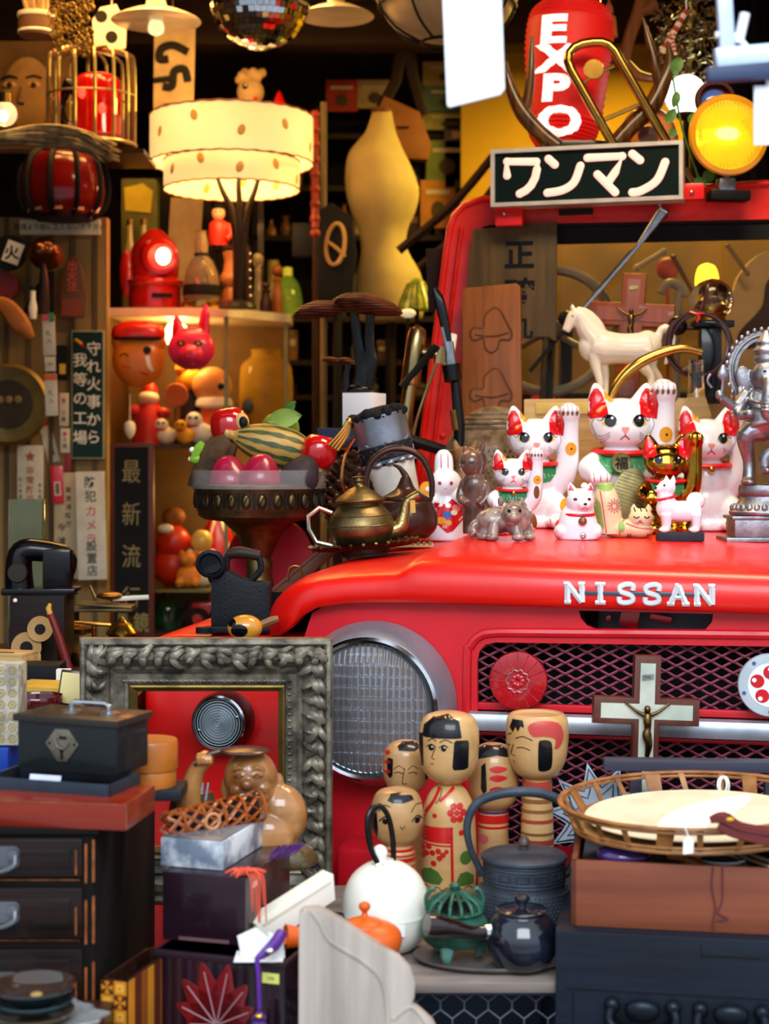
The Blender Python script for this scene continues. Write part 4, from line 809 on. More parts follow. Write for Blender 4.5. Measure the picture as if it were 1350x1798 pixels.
for i in range(12):
    a = 2*pi*i/12; vs = []
    for r, z in k0:
        w_ = .11+.03*sin(z*.2+i)
        for s in (-1, 0, 1): e = a+s*w_; vs.append((-z, (r+.7)*sin(e), (r+.7)*cos(e)))
    b.add(vs, [(3*j+s, 3*j+s+1, 3*j+s+4, 3*j+s+3) for j in range(len(k0)-1) for s in (0, 1)], GST)
t.p('skin', b, ang=80); b = MB(mt('fruit_cut', 'c8a060', .5)); b.tube([(-70, 0, 0), (-80, 0, 2)], [9, 7]); t.p('stalk', b)
t = rfruit('green_fruit', 'green fruit with two leaves behind the striped gourd', 492, 756, 34, mt('lime_skin', '8a9a22', .4, c2='5c7a1c', vs=12), dy=40); b = MB(LEAF); leaf(b, (-20, -34, 16), (40, -40, 26), 17, mt('leaf_light', '7d9a3a', .5)); leaf(b, (8, -10, 26), (26, -14, 52), 9); b.tube([(8, -10, 26), (20, -12, 44), (28, -12, 50)], 2.4, sm=3); t.p('leaf', b)
RA = [(.05, -.95), (.7, -.9), (1, -.5), (.98, -.05), (.75, .45), (.45, .85), (.1, 1.0)]
rfruit('rose_apple', 'magenta rose apple left in the brass fruit bowl', 402, 836, 37, PLUM, prof=RA, ry=-10, dy=-40); rfruit('rose_apple', 'pointed magenta rose apple centre front in fruit bowl', 458, 832, 36, PLUM, prof=RA, ry=6, dy=-62)
rfruit('wrinkled_fruit', 'shrivelled dark fruit at the bowl edge below red fruit', 530, 832, 34, mt('shrivel', '241c20', .6, c2='3a2c30', bump=.6, bs=80), prof=RA, ry=30, dy=-50)
b = MB(mt('bark', '3a281a', .8, c2='584028', vs=30, bump=.8, bs=60)); org(378, 850); b.tube([q(345, 858), q(362, 820), q(380, 792), q(402, 772)], [18, 22, 24, 14], sm=4, seg=14); b.tube([q(385, 850, 8), q(398, 810, 6), q(410, 780)], [8, 12, 8], sm=3); solo('bark_piece', 'curled brown bark piece standing in the fruit bowl', 'bark', b, 378, 850, DC-.02)
t = Th('green_sprig', 'bright green bud sprig poking out of the fruit bowl', 'sprig', 352, 842, DC-.03); b = MB(mt('bud_green', '7aa828', .4)); org(352, 842); b.tube([q(356, 842), q(348, 810), q(344, 796)], 3); b.tube([q(342, 802), q(350, 786), q(356, 776)], [8, 9, 5], sm=3); b.ell(q(344, 806), (12, 8, 9)); t.p('buds', b); b = MB(CREAM); b.ell(q(338, 790), (6, 4, 5)); b.ell(q(334, 806), (4, 4, 4)); t.p('cut_end', b)
# grooved red wheel behind the stand
t = Th('grooved_wheel', 'dark red grooved metal wheel standing behind the fruit stand stem', 'wheel', 475, 1062, wingD(1062)+.10, rz=14); b = MB(mt('maroon_metal', 'a01428', .35, .3, coat=.3)); b.lathe([(20, -8), (24, -8), (28, -4), (48, -4), (52, -10), (58, -10), (60, -4), (66, -4), (70, -10), (76, -8), (78, 4), (74, 14), (20, 14)], seg=56, c=(0, 0, 78), mx=bx); t.p('disc', b)
b = MB(BLK)
for i in range(10): a = 2*pi*i/10; b.ell((38*cos(a), -5, 78+38*sin(a)), (5, 3, 11), mx=Rm(-math.degrees(a)+90, 'Y'))
b.lathe([(0, -9), (18, -9), (20, 0)], c=(0, 0, 78), mx=bx); t.p('slot_ring', b)
# charcoal iron
DI = wingD(1108); t = Th('charcoal_iron', 'black cast charcoal iron with spout funnel on the red wing', 'iron', 420, 1108, DI); org(420, 1108); CAST = mt('cast_black', '14161c', .5, .2, bump=.2, bs=200, var=.2)
b = MB(CAST); b.plate(cr_(q2s(374, 1096, 374, 1030, 378, 1006, 396, 1000, 420, 1012, 444, 1020, 470, 1022, 476, 1030, 476, 1096), 3), 64, y=-32, bev=8); b.box(q(425, 1102), (106, 72, 12), bev=3); t.p('body', b)
b = MB(CAST); b.tube([q(384, 1016, -10), q(382, 996, -22), q(376, 984, -40)], [17, 20, 22], sm=3, seg=20); b.lathe([(24, 0), (25, 6), (20, 8), (17, 4), (14, -14)], c=q(374, 986, -44), mx=Rm(100, 'X')); t.p('funnel', b)
b = MB(CAST); b.tube([q(396, 1004), q(400, 976), q(408, 972)], 6, sm=3); b.tube([q(440, 1020), q(458, 1000), q(454, 976)], 6, sm=3); b.tube([q(400, 974), q(420, 970), q(456, 976)], [8, 11, 9], mt('handle_brown', '2c1c16', .5), sm=3, seg=12); t.p('handle', b)
b = MB(CAST); b.lathe([(15, -10), (15, 0)], c=q(362, 1098, -30)); b.tube([q(362, 1104, -24), q(400, 1104)], 7); t.p('foot', b)
t = Th('roly_doll', 'painted yellow and black wooden ball doll lying below the iron', 'toy', 430, 1122, wingD(1122, wz+.003)); b = MB(mt('varnish_yellow', 'd08a2c', .2, coat=.6)); b.ell((0, 0, 20), (31, 24, 23)); b.freeze(); b.decal(circ(-8, 17, 15, 11, 20), BLK, .8); b.decal(circ(-22, 30, 8, 7, 14), BLK, .8); t.p('head', b); b = MB(WDM); b.tube([(24, 6, 22), (44, 10, 30), (58, 12, 34)], [7, 8, 6], sm=3); t.p('peg', b)
b = MB(WDM); org(530, 1000); b.at(Tm(*q(534, 1004)) @ Rm(-40, 'Y')); b.box((0, 0, 0), (150, 30, 22), mt('beam_brown', '5a3018', .45, wood=0, var=.3), bev=3); b.box((0, -14, 12), (150, 8, 5), mt('beam_brown', '5a3018', .45)); b.at(); b.tube([q(506, 1018, -18), q(510, 996, -18), q(526, 994, -18), q(530, 1012, -18)], 2, BRASS, sm=4)
solo('wooden_rail', 'brown wooden rail slanting along the hood edge behind the teapot tray', 'wooden rail', b, 530, 1000, 2.94)
# teapot on tray
t = Th('metal_tray', 'dark scalloped metal tray tilted on the hood shoulder', 'tray', 640, 962, 2.84, ry=-5); b = MB(mt('tray_metal', '3a3026', .4, .7, bump=.2, var=.3)); b.lathe([(0, 0), (84, 0), (96, 8), (98, 9), (84, 3), (0, 3)], seg=72, rf=lambda a, j: 1+(.035*cos(14*a) if j in (2, 3) else 0), sy=.8); b.lathe([(40, -10), (44, -10), (46, 0)], sy=.8); b.tube([(0, 0, -14), (0, 0, -10)], 40); t.p('dish', b); b = MB(DKBR)
for i in range(28): a = 2*pi*i/28; b.tube([(92*cos(a), 74*sin(a), 7), (98*cos(a), 78*sin(a), 10)], 3, seg=5)
t.p('rim_ornament', b)
t = Th('brass_teapot', 'engraved brass teapot with angular handle on the dark tray', 'teapot', 636, 958, 2.83, ry=-3); org(636, 958); BT = mt('teapot_brass', '7c6a46', .42, 1, var=.25, vs=40, bump=.12, bs=180)
b = MB(BT); b.lathe([(38, 0), (46, 4), (56, 20), (59, 36), (52, 54), (42, 66), (36, 72), (42, 76), (44, 80), (38, 82)], sm=4, seg=48); 
for i in range(26):
    a = 2*pi*i/26; r = 53.5; b.tube([(r*cos(a), r*sin(a), 48), (r*cos(a+.1)*1.03, r*sin(a+.1)*1.03, 42), (r*cos(a+.2), r*sin(a+.2), 48)], 1.3, DKBR, seg=5)
for z, r in ((36, 59.4), (53, 53)): b.tube([(r*cos(a), r*sin(a), z) for a in [2*pi*k/40 for k in range(40)]], 1, closed=True, seg=5)
t.p('body', b); b = MB(BT); b.lathe([(44, 80), (40, 84), (30, 92), (18, 100), (10, 104), (7, 110), (10, 114), (8, 118), (12, 121), (0, 123)], sm=3, seg=40); t.p('lid', b)
b = MB(mt('spout_brass', 'a08a58', .3, 1, bump=.3, bs=150)); b.tube([(48, 0, 22), (68, 0, 30), (76, 0, 52), (84, 0, 74), (104, 0, 84)], [16, 14, 10, 8, 9], sm=5, seg=16); t.p('spout', b)
b = MB(mt('handle_silver', 'b4aa94', .3, 1)); b.tube([(-50, 0, 60), (-72, 0, 70), (-92, 0, 56), (-92, 0, 34), (-80, 0, 10), (-52, 0, 2)], 4.5, seg=8); t.p('handle', b)
b = MB(PAPER); b.box((92, -8, 64), (9, 1, 22), mt('tag_yellow', 'd0a848', .6)); t.p('tag', b)
# brown iron kettle behind
t = Th('iron_kettle', 'small brown iron kettle with arched bail handle behind the brass teapot', 'kettle', 712, 944, 2.98); org(712, 944); BK = mt('kettle_brown', '3e241c', .35, .4, var=.2, coat=.2)
b = MB(BK); b.lathe([(40, 0), (54, 16), (56, 36), (50, 56), (40, 66), (0, 68)], sm=3, seg=40); t.p('body', b); b = MB(BK); b.lathe([(42, 66), (40, 72), (20, 84), (14, 92), (9, 104), (4, 112)], sm=3); b.tube([(0, 0, 108), (-10, 0, 122), (-22, 0, 128)], [6, 4, 2], sm=3); t.p('lid', b)
b = MB(BK); b.tube([q(650, 880), q(642, 850), q(652, 812), q(682, 790), q(716, 790), q(742, 806), q(757, 840), q(758, 872)], [5, 5.5, 6, 6.5, 6.5, 6, 5.5, 5], sm=5, seg=10); b.tube([q(650, 876), q(668, 890)], 4); b.tube([q(758, 870), q(752, 890)], 4); t.p('bail_handle', b)
b = MB(WDL); 
for i in range(9): b.box((-34+i*10, 0, 0), (6, 60, 5), mt('slat_brown', '7a5a2c', .6))
b.box((6, -26, -4), (92, 5, 6)); b.box((6, 26, -4), (92, 5, 6)); solo('slatted_stand', 'small slatted wooden stand under the brown iron kettle', 'stand', b, 708, 952, 2.975)
# pine cone
t = Th('pine_cone', 'huge brown pine cone standing behind the brass teapot', 'pine cone', 632, 948, 3.18); CONE = mt('cone_brown', '38221a', .45, c2='5a382a', vs=40, coat=.2); b = MB(CONE); b.lathe([(20, 0), (44, 30), (50, 70), (40, 110), (22, 140), (4, 156)], sm=3); t.p('core', b); b = MB(CONE)
for j in range(13):
    z = 8+j*11.5; r = [30, 44, 54, 60, 63, 64, 63, 60, 56, 50, 42, 32, 20][j]; n = max(6, int(r/4.6))
    for i in range(n):
        a = 2*pi*(i+.5*(j % 2))/n; b.at(Rm(math.degrees(a)) @ Tm(r*.75, 0, z) @ Rm(-20-j*2, 'Y')); b.ell((r*.12, 0, 0), (r*.26+6, 12.5, 5), seg=(10, 6)); b.lathe([(4, -2), (3, 2), (0, 4)], c=(r*.3+6, 0, 2), seg=6, m=mt('cone_tip', '7a5642', .5))
b.at(); t.p('scales', b)
# horn cup
t = Th('horn_cup', 'tilted pale horn cup with grey metal rim and black fur top', 'cup', 716, 930, 3.12, ry=-15); b = MB(mt('horn_white', 'dcdcd0', .35, c2='b0b098', vs=12)); b.lathe([(30, 0), (34, 30), (41, 100), (43, 118)], sm=3, sy=.85); t.p('horn', b)
b = MB(mt('cup_metal', '8a929e', .38, .85, bump=.08, var=.2)); b.lathe([(43.5, 124), (45, 130), (50, 200), (51, 203), (48, 203)], sm=2, sy=.85, seg=48, rf=lambda a, j: 1); b.freeze()
for i in range(12): a = 2*pi*i/12; b.ell((42*cos(a), 36*sin(a), 122), (9, 8, 6))
b.lathe([(44.6, 128), (46.8, 130), (49, 154), (46, 156)], mt('filigree_dark', '2c3038', .45, .7, bump=1., bs=150), sy=.85, seg=48)
for i in range(60): a = random.Random(i).uniform(0, 2*pi); z = 132+random.Random(i+99).uniform(0, 24); b.tube([(46*cos(a), 39*sin(a), z), (47.5*cos(a+.06), 40*sin(a+.06), z+5), (46.5*cos(a+.14), 39*sin(a+.14), z+2)], 1.5, seg=5)
t.p('metal_rim', b); b = MB(mt('fur_black', '0d0f16', .8, bump=1., bs=150))
for i in range(16): a = 2*pi*i/16; b.ell((44*cos(a), 37*sin(a), 206+3*(i % 3)), (11, 9, 9+2*(i % 2)), seg=(10, 6))
b.lathe([(47, 198), (50, 206), (44, 214), (20, 222), (0, 222)], sm=3, sy=.85, rf=lambda a, j: 1+.05*sin(9*a+j)); t.p('fur', b); b = MB(BLKM); b.lathe([(30, -14), (32, 0), (34, 14)], sy=.85); b.ell((0, 0, -4), (30, 25, 14)); t.p('base_band', b)
# mushroom on block, book, shrine
t = Th('small_shrine', 'dark brown wooden shrine box under the navy book', 'shrine', 618, 1040, 3.36, rz=-4); b = MB(WDD); 
b.box((0, 20, 20), (96, 60, 40), bev=2); b.box((0, 20, 245), (84, 60, 10), bev=2)
for x in (-38, -14, 14, 38): b.box((x, 6, 140), (7, 7, 210), WDM)
b.box((0, 30, 140), (80, 40, 205)); b.box((0, 2, 236), (70, 4, 14), WDM); b.plate([(-20, 176), (-12, 188), (0, 192), (12, 188), (20, 176)], 6, y=0, m=WDM); t.p('cabinet', b)
b = MB(mt('navy_cloth', '1c2540', .6, bump=.1)); b.box((0, 0, 17), (88, 70, 34), bev=2); b.text('NN', 14, mt('navy_print', '38466a', .5), (20, -35.4, 16)); solo('book', 'navy blue book under the white mushroom block', 'book', b, 604, 786, 3.33, rz=-4)
b = MB(mt('white_plinth', 'eeeaf0', .6, var=.02)); b.box((0, 18, 29), (58, 58, 58), bev=.8); solo('display_block', 'white display block under the brown bracket mushroom', 'block', b, 632, 748, 3.33, rz=-24)
t = Th('bracket_mushroom', 'large dried reddish brown mushroom with black stems on white block', 'mushroom', 632, 690, 3.36); org(632, 690); STM = mt('mushroom_stem', '050508', .3, coat=.2, bump=.4, bs=80); CAP = mt('mushroom_cap', '4a2014', .5, c2='70381f', vs=14, bump=.3, wave=('Z', 60, 1., 2))
b = MB(STM); b.tube([q(632, 686), q(636, 650), q(630, 610), q(622, 552)], [16, 13, 10, 8], sm=5); b.tube([q(640, 684, 5), q(650, 640, 5), q(648, 600, 4), q(650, 552)], [14, 12, 9, 8], sm=5); b.tube([q(608, 688), q(608, 660), q(612, 642)], [7, 6, 6], sm=4); b.ell(q(632, 684), (24, 18, 10)); t.p('stem', b)
def capf(cx, cy, rx, rz_, yy, tilt):
    b = MB(CAP); org(632, 690); b.lathe([(.05, -.5), (.6, -.55), (.95, -.35), (1.0, -.1), (.8, .3), (.55, .45), (.5, .5), (.3, .6), (0, .62)], sm=4, seg=48, c=q(cx, cy, yy), mx=Rm(tilt, 'Y') @ Rm(-10, 'X') @ Sm(rx, rx*.6, rz_), rf=lambda a, j: 1+.06*sin(3*a+1)+.04*sin(7*a)+.02*sin(13*a)); t.p('cap', b)
capf(642, 534, 60, 26, -6, 9); capf(560, 542, 46, 22, 6, -8); capf(584, 632, 20, 8, 0, 8); capf(610, 634, 16, 9, -6, 14)
# brass pipe stand
t = Th('brass_pipe', 'thick brass pipe with side arm behind the white block', 'pipe', 700, 932, 3.46, ry=8); PIP = mt('pipe_brass', 'b59a68', .22, 1, var=.1); b = MB(PIP); b.tube([(-16, 0, 0), (-16, 0, 260)], 12, seg=20); b.lathe([(15, 255), (17, 260), (17, 340), (14, 355), (4, 362)], c=(-16, 0, 0)); t.p('pipe', b); b = MB(PIP); b.tube([(-4, -2, 316), (30, -6, 316)], 9, seg=14); b.tube([(30, -6, 300), (30, -6, 330)], 11); b.box((46, -6, 326), (16, 16, 60), CREAM, bev=5); t.p('side_arm', b); b = MB(PIP); b.tube([(24, -8, 300), (2, -10, 180), (10, -10, 130)], 3, sm=6); t.p('wire', b); b = MB(BLKM); b.tube([(-30, -14, 250), (20, -14, 330)], 7); t.p('lever', b); b = MB(BLKM); b.tube([(0, -16, 160), (60, -16, 150)], 10); t.p('tap', b)
org(600, 945); b = MB(BRASSB); b.tube([q(622, 770, -8), q(606, 800, -8), q(600, 840, -6), q(606, 862, 0)], 3, sm=4); solo('wire_hook', 'thin bent brass wire hook beside the horn cup', 'wire', b, 600, 945, 3.08)
org(590, 790); b = MB(BRASSB); 
for k in range(4): b.tube([q(578+k*5, 782+k*3), q(600+k*3, 758+k*3), q(612, 740+k*2)], [3, 4, 5], sm=3)
b.ell(q(613, 740), (6, 5, 7)); solo('brass_clasp', 'brass ribbed clasp sticking up beside the red fruit', 'clasp', b, 590, 790, 3.05)
# ------------------------------------------------------------------ stall in front of the car
ZB = .50; ZP = .66
b = MB(WDD); b.box((.31, 1.93, ZB-.02), (1.24, .68, .04), bev=.004)
for x in (-.27, .88):
    for y in (1.65, 2.22): b.box((x, y, (ZB-.04)/2), (.05, .05, ZB-.04))
t = Th('display_bench', 'low dark display bench carrying the front row of wares', 'bench', 675, 1900, 2, loc=(0, 0, 0), u=1); t.p('bench', b)
# chest of drawers
DCH = 1.85; t = Th('chest_of_drawers', 'worn black brown wooden chest of drawers under the red tray', 'chest of drawers', 165, 1455, DCH); WORN = mt('worn_black_wood', '0e0705', .4, c2='220f09', vs=14, wood=0, coat=.12, bump=.15); EDGE = mt('worn_edge', '8e4a1c', .5, var=.4, vs=60)
hz_ = (H-(1455-800)*DCH/F)*F/DCH; W_ = 340; dp = 740
b = MB(mt('chest_side', '080403', .9, var=.3, wood=0)); b.box((-W_/2, dp/2+2, -hz_/2-6), (W_, dp, hz_-12), bev=2); b.box((-W_/2+2, dp/2, -5), (W_+14, dp+10, 10), bev=3); t.p('carcass', b)
b = MB(EDGE); 
for z0, z1 in ((-14, -100), (-112, -208), (-222, -400)): b.box((-1, 1, (z0+z1)/2), (4, 4, abs(z1-z0)*.86)); b.box((-14, -.6, (z0+z1)/2-4), (4, 2.4, abs(z1-z0)*.8)); b.box((-30, -8.5, (z0+z1)/2), (2.4, 2, abs(z1-z0)*.5))
for z in (-90, -196, -106): b.box((-110, 0, z), (170, 1.6, 1.6))
t.p('worn_edges', b)
for z0, z1 in ((-16, -84), (-102, -192), (-210, -330)):
    b = MB(WORN); h = z0-z1; c = (-W_/2+0, -1, (z0+z1)/2); b.box(c, (W_-38, 14, h), bev=3); b.box((c[0], -8, c[2]), (W_-80, 6, h-34), bev=5); dr = t.p('drawer', b)
    b = MB(mt('pull_iron', '6a6c72', .4, .6, bump=.2)); b.plate(rrect(c[0]-42, c[2]-16, c[0]+42, c[2]+22, 10), 3, y=-13); b.tube([(c[0]-34, -16, c[2]+12), (c[0]-34, -26, c[2]-10), (c[0], -28, c[2]-20), (c[0]+34, -26, c[2]-10), (c[0]+34, -16, c[2]+12)], 4, sm=4); b.lathe([(0, 6), (9, 5), (10, 0)], c=(c[0]+32, -16, c[2]+8), mx=bx); b.lathe([(0, 6), (9, 5), (10, 0)], c=(c[0]-32, -16, c[2]+8), mx=bx); t.p('drawer_pull', b, dr)
def bx3(name, label, cat, Lp, Cp, Rp, D, h, mat, bev=2, top=False, wmin=None, dmin=None, drop=0.):
    """box thing whose front bottom (or top) corner sits at Cp; local origin at that corner: x to -w, y to d"""
    c, rz, w_, d_ = B3(Lp, Cp, Rp, D); w_ = wmin or w_; d_ = dmin or d_
    if top: c = c-Vector((0, 0, h*D/F))
    t = Th(name, label, cat, 0, 0, D, rz=rz, loc=c); return t, w_, d_
RLQ = mt('red_lacquer', '70180a', .3, c2='8a280c', vs=14, wood=0, coat=.25, bump=.1)
t, w_, d_ = bx3('wooden_tray', 'red brown lacquered wooden tray on the black chest of drawers', 'tray', (0, 1451), (222, 1460), (285, 1424), 1.838, 50, RLQ, wmin=300)
b = MB(RLQ); b.box((-w_/2, d_/2, 24), (w_, d_, 48), bev=4); t.p('tray', b); b = MB(EDGE)
b.box((0, 0, 24), (2, 2, 40)); b.box((-w_/2, -.3, 46), (w_*.9, 1.4, 1.4)); t.p('worn_edges', b)
STL = mt('blue_steel', '343e4a', .38, .5, var=.15, bump=.05); t, w_, d_ = bx3('steel_tray', 'shallow dark blue steel tray under the black cash box', 'tray', (0, 1397), (193, 1411), (268, 1386), 1.875, 33, STL, wmin=250, dmin=120)
b = MB(STL); 
b.box((-w_/2, d_/2, 3), (w_, d_, 6)); 
for c, d in (((-w_/2, 2, 16), (w_, 4, 33)), ((-w_/2, d_-2, 16), (w_, 4, 33)), ((-2, d_/2, 16), (4, d_, 33)), ((-w_+2, d_/2, 16), (4, d_, 33))): b.box(c, d, bev=1)
t.p('tray', b)
b = MB(mt('label_lilac', 'c8cce6', .6)); b.box((-w_*.53, 7, 30), (62, 1, 22), mx=Rm(-20, 'X')); t.p('label', b)
CBM = mt('cashbox_green_black', '161c1e', .38, var=.2, vs=8, coat=.2, bump=.05); t, w_, d_ = bx3('cash_box', 'black metal cash box with hexagonal lock plate and top handle', 'cash box', (15, 1347), (205, 1363), (272, 1346), 1.915, 100, CBM, dmin=110)
w_ = 205
b = MB(CBM); b.box((-w_/2, d_/2, 43), (w_, d_, 86), bev=3); t.p('body', b); b = MB(mt('cashbox_lid', '2c2620', .4, var=.2, vs=8, coat=.2)); b.box((-w_/2, d_/2, 92), (w_+14, d_+14, 13), bev=3); t.p('lid', b)
b = MB(CHRW); b.tube([(-w_*.62, d_*.5, 100), (-w_*.62, d_*.5, 112), (-w_*.62+6, d_*.5, 116), (-w_*.24-6, d_*.5, 116), (-w_*.24, d_*.5, 112), (-w_*.24, d_*.5, 100)], 5); 
for k in (.62, .24): b.lathe([(20, 98), (20, 101), (8, 102)], c=(-w_*k, d_*.5, 0))
t.p('handle', b)
b = MB(mt('lock_plate', '8a8272', .35, .9, bump=.3, var=.2)); cx, cz = -w_*.54, 46; b.plate([(cx-34, cz+4), (cx-14, cz+30), (cx+14, cz+30), (cx+34, cz+4), (cx+10, cz-28), (cx-10, cz-28)], 3, y=-3, bev=.8); b.tube([(cx-14, -4, cz+14), (cx-8, -5, cz), (cx+6, -5, cz-4), (cx+16, -4, cz+8)], 2, sm=4); lp = t.p('lock_plate', b)
b = MB(BLKM); b.ell((cx, -3, cz-8), (4.5, 1.5, 4.5)); b.box((cx, -3, cz-17), (4.5, 3, 12)); b.box((cx+2, -3, cz+15), (14, 3, 5)); 
for k in (-26, 26): b.ell((cx+k, -3, cz+4), (3, 1.5, 3))
t.p('keyhole', b, lp)
# round bent-wood box, slab, boxes behind the cash box
t = Th('slab', 'dark rough slab under the round wooden box', 'slab', 268, 1398, 2.06); b = MB(IRON); b.box((0, 0, 10), (112, 90, 20), bev=4); t.p('stone', b)
t = Th('round_box', 'round orange bent-wood box behind the black cash box', 'box', 262, 1382, 2.06); BW = mt('bent_wood', 'b5651c', .4, var=.15, vs=12, coat=.3); b = MB(BW); b.lathe([(46, 0), (47, 2), (47, 30), (46, 32), (0, 32)], seg=48); t.p('base', b); b = MB(BW); b.lathe([(49, 33), (50, 35), (50, 80), (48, 84), (0, 84)], seg=48); t.p('lid', b)
b = MB(WDD); b.box((-.80, 2.83, .88), (.78, 1.14, .04), bev=.004)
for x, y in ((-1.15, 2.4), (-.45, 2.4), (-1.15, 3.3), (-.45, 3.3)): b.box((x, y, .43), (.05, .05, .86))
t = Th('side_table', 'dark side table behind the cash box holding boxes and reels', 'table', 0, 0, 2, loc=(0, 0, 0), u=1); t.p('table', b)
b = MB(mt('brocade', '8a8478', .8, c2='b4ac98', vs=45, contrast=.15)); b.box((-16, 30, 70), (100, 70, 140), bev=2); GL = mt('brocade_line', 'a08a50', .7)
for j in range(7):
    for i in range(5): b.tube([(-56+i*20+7*cos(a), -5.6, 12+j*20+7*sin(a)) for a in [2*pi*k/6 for k in range(6)]], 1, closed=True, seg=4, m=GL); b.box((-56+i*20, -5.6, 12+j*20), (5, 1, 5), GL)
solo('brocade_box', 'grey patterned brocade box at edge above the blue box', 'box', b, -1, 1308, 2.12)
b = MB(mt('cobalt_box', '0c3a9a', .4)); b.box((-20, 30, 30), (84, 84, 66), bev=2); solo('blue_box', 'bright blue box under the grey patterned brocade box', 'box', b, -5, 1374, 2.12)
b = MB(YEL); b.box((0, 30, 16), (100, 90, 30), mt('ochre_card', 'c79a34', .6), bev=1.5); solo('yellow_box', 'flat ochre card box behind the maroon bowl', 'box', b, 66, 1235, 2.52, rz=-14)
t = Th('lacquer_bowl', 'shiny maroon lacquer bowl behind the black cash box', 'bowl', 62, 1268, 2.42); b = MB(mt('maroon_lacquer', '4a0e10', .15, coat=1)); b.lathe([(24, 0), (26, 6), (40, 16), (48, 34), (48, 46), (46, 46), (44, 34), (36, 18), (0, 12)], sm=2, seg=40); t.p('bowl', b)
t = Th('framed_plaque', 'cream plaque in black frame tilted against the silver frame', 'plaque', 122, 1242, 2.45, ry=6, rx=-14); b = MB(BLK); b.box((0, 3, 32), (48, 6, 66), bev=2); t.p('frame', b); b = MB(mt('cream_plaque', 'd8c684', .5)); b.box((-1, -1, 33), (40, 3, 54), bev=1); t.p('plaque', b)
b = MB(PAPER); b.box((0, 10, 20), (24, 16, 40)); solo('paper_packet', 'small cream paper packet standing behind the black framed plaque', 'packet', b, 110, 1216, 2.62)
b = MB(BLKM); b.box((0, 20, 24), (90, 60, 48), bev=2); solo('black_case', 'plain black case behind the ochre card box', 'case', b, 62, 1214, 2.72)
t = Th('sliding_box', 'pale wooden box with slotted lid at the shop edge', 'box', 8, 1180, 2.78, rz=-16); b = MB(WDL); b.box((0, 20, 14), (84, 70, 28), bev=2); t.p('box', b); b = MB(WDL); b.box((2, 18, 31), (78, 60, 6), bev=1); b.box((0, 0, 34.4), (36, 6, 1), WDD); t.p('lid', b)
# ornate frame
t = Th('picture_frame', 'ornate silver grey carved picture frame leaning on the red car wing', 'picture frame', 361, 1590, 2.36); FRM = mt('silver_patina', '48443c', .45, .4, c2='8e8674', vs=40, bump=.25, bs=150); x0, x1, z0, z1 = -222, 222, 0, 468
pf = [(0, 30), (0, 4), (3, 0), (9, -2), (13, 2), (16, 8), (24, 2), (36, 2), (46, 10), (50, 14), (54, 10), (58, 12), (64, 18), (74, 20), (78, 17), (82, 20), (84, 26), (84, 34)]
def sweep(b, pf, x0, z0, x1, z1, m=None):
    n = len(pf); cs = [(x0, z0, 1, 1), (x1, z0, -1, 1), (x1, z1, -1, -1), (x0, z1, 1, -1)]; vs = [(cx+sx_*w_, y, cz+sz*w_) for cx, cz, sx_, sz in cs for w_, y in pf]
    b.add(vs, [(i*n+j, i*n+j+1, ((i+1) % 4)*n+j+1, ((i+1) % 4)*n+j) for i in range(4) for j in range(n-1)], m)
b = MB(FRM); sweep(b, pf, x0, z0, x1, z1); t.p('moulding', b, ang=30)
b = MB(mt('gilt_slip', '7a6430', .4, .7, var=.3, bump=.1)); sweep(b, [(84, 24), (88, 22), (96, 30), (97, 36), (84, 36)], x0, z0, x1, z1); t.p('gilt_slip', b, ang=30)
b = MB(FRM); R_ = random.Random(5)
def acan(x, z, dx, dz):
    nx, nz = -dz, dx
    for k, (o, l, w_, aa) in enumerate(((10, 19, 7, .35), (0, 23, 8.5, .7), (-10, 18, 7, 1.1))):
        a = (aa+R_.uniform(-.35, .35))*R_.choice((1, 1, -.8)); l *= R_.uniform(.7, 1.2); ux, uz = dx*cos(a)+nx*sin(a), dz*cos(a)+nz*sin(a); cx, cz = x+nx*o*.9, z+nz*o*.9
        b.tube([(cx-ux*l*.6, 6, cz-uz*l*.6), (cx, -5-k, cz), (cx+ux*l*.7, -4, cz+uz*l*.7), (cx+ux*l*.9+dx*5, 2, cz+uz*l*.9+dz*5)], [w_*.5, w_, w_*.75, 2], seg=8, sm=3, flat=.8)
L_ = [(x0+30, z1-30, x1-30, z1-30), (x1-30, z1-24, x1-30, z0+30), (x0+30, z0+30, x0+30, z1-30)]
for ax, az, ex, ez in L_:
    n = int(math.hypot(ex-ax, ez-az)/27); dx, dz = (ex-ax)/(n*27.), (ez-az)/(n*27.)
    for i in range(n+1): acan(ax+(ex-ax)*i/n, az+(ez-az)*i/n, dx, dz)
t.p('carved_leaves', b)
b = MB(FRM)
for ax, az, ex, ez in ((x0+76, z1-76, x1-76, z1-76), (x1-76, z1-76, x1-76, z0+76)):
    for i in range(28): b.ell((ax+(ex-ax)*i/27, 16, az+(ez-az)*i/27), (4.2, 1.6, 2.6), seg=(8, 6))
t.p('bead_moulding', b)
# dark box, marble box, lacquer chest
DKB = mt('dark_lacquer_box', '1c0e18', .3, c2='2c1622', vs=10, coat=.4, bump=.06)
t, w_, d_ = bx3('wooden_box', 'dark purple brown wooden box under the marble slab box', 'box', (285, 1650), (432, 1663), (532, 1600), 1.918, 122, DKB); b = MB(DKB); b.box((-w_/2, d_/2, 61), (w_, d_, 122), bev=3); t.p('box', b); b = MB(mt('worn_purple', '6a4a48', .5)); b.box((0, 0, 61), (1.6, 1.6, 112)); b.box((-w_/2, -.4, 6), (w_*.6, 1.2, 6)); t.p('worn_edges', b); b = MB(WPAPER); b.box((1, 40, 100), (1, 22, 10)); t.p('price_sticker', b)
MARB = mt('marble', '6f7a8c', .2, c2='e6eaf0', vs=20, contrast=.3, coat=.6); MARG = mt('marble_top', '5a5a62', .25, c2='8a8c94', vs=9, coat=.5)
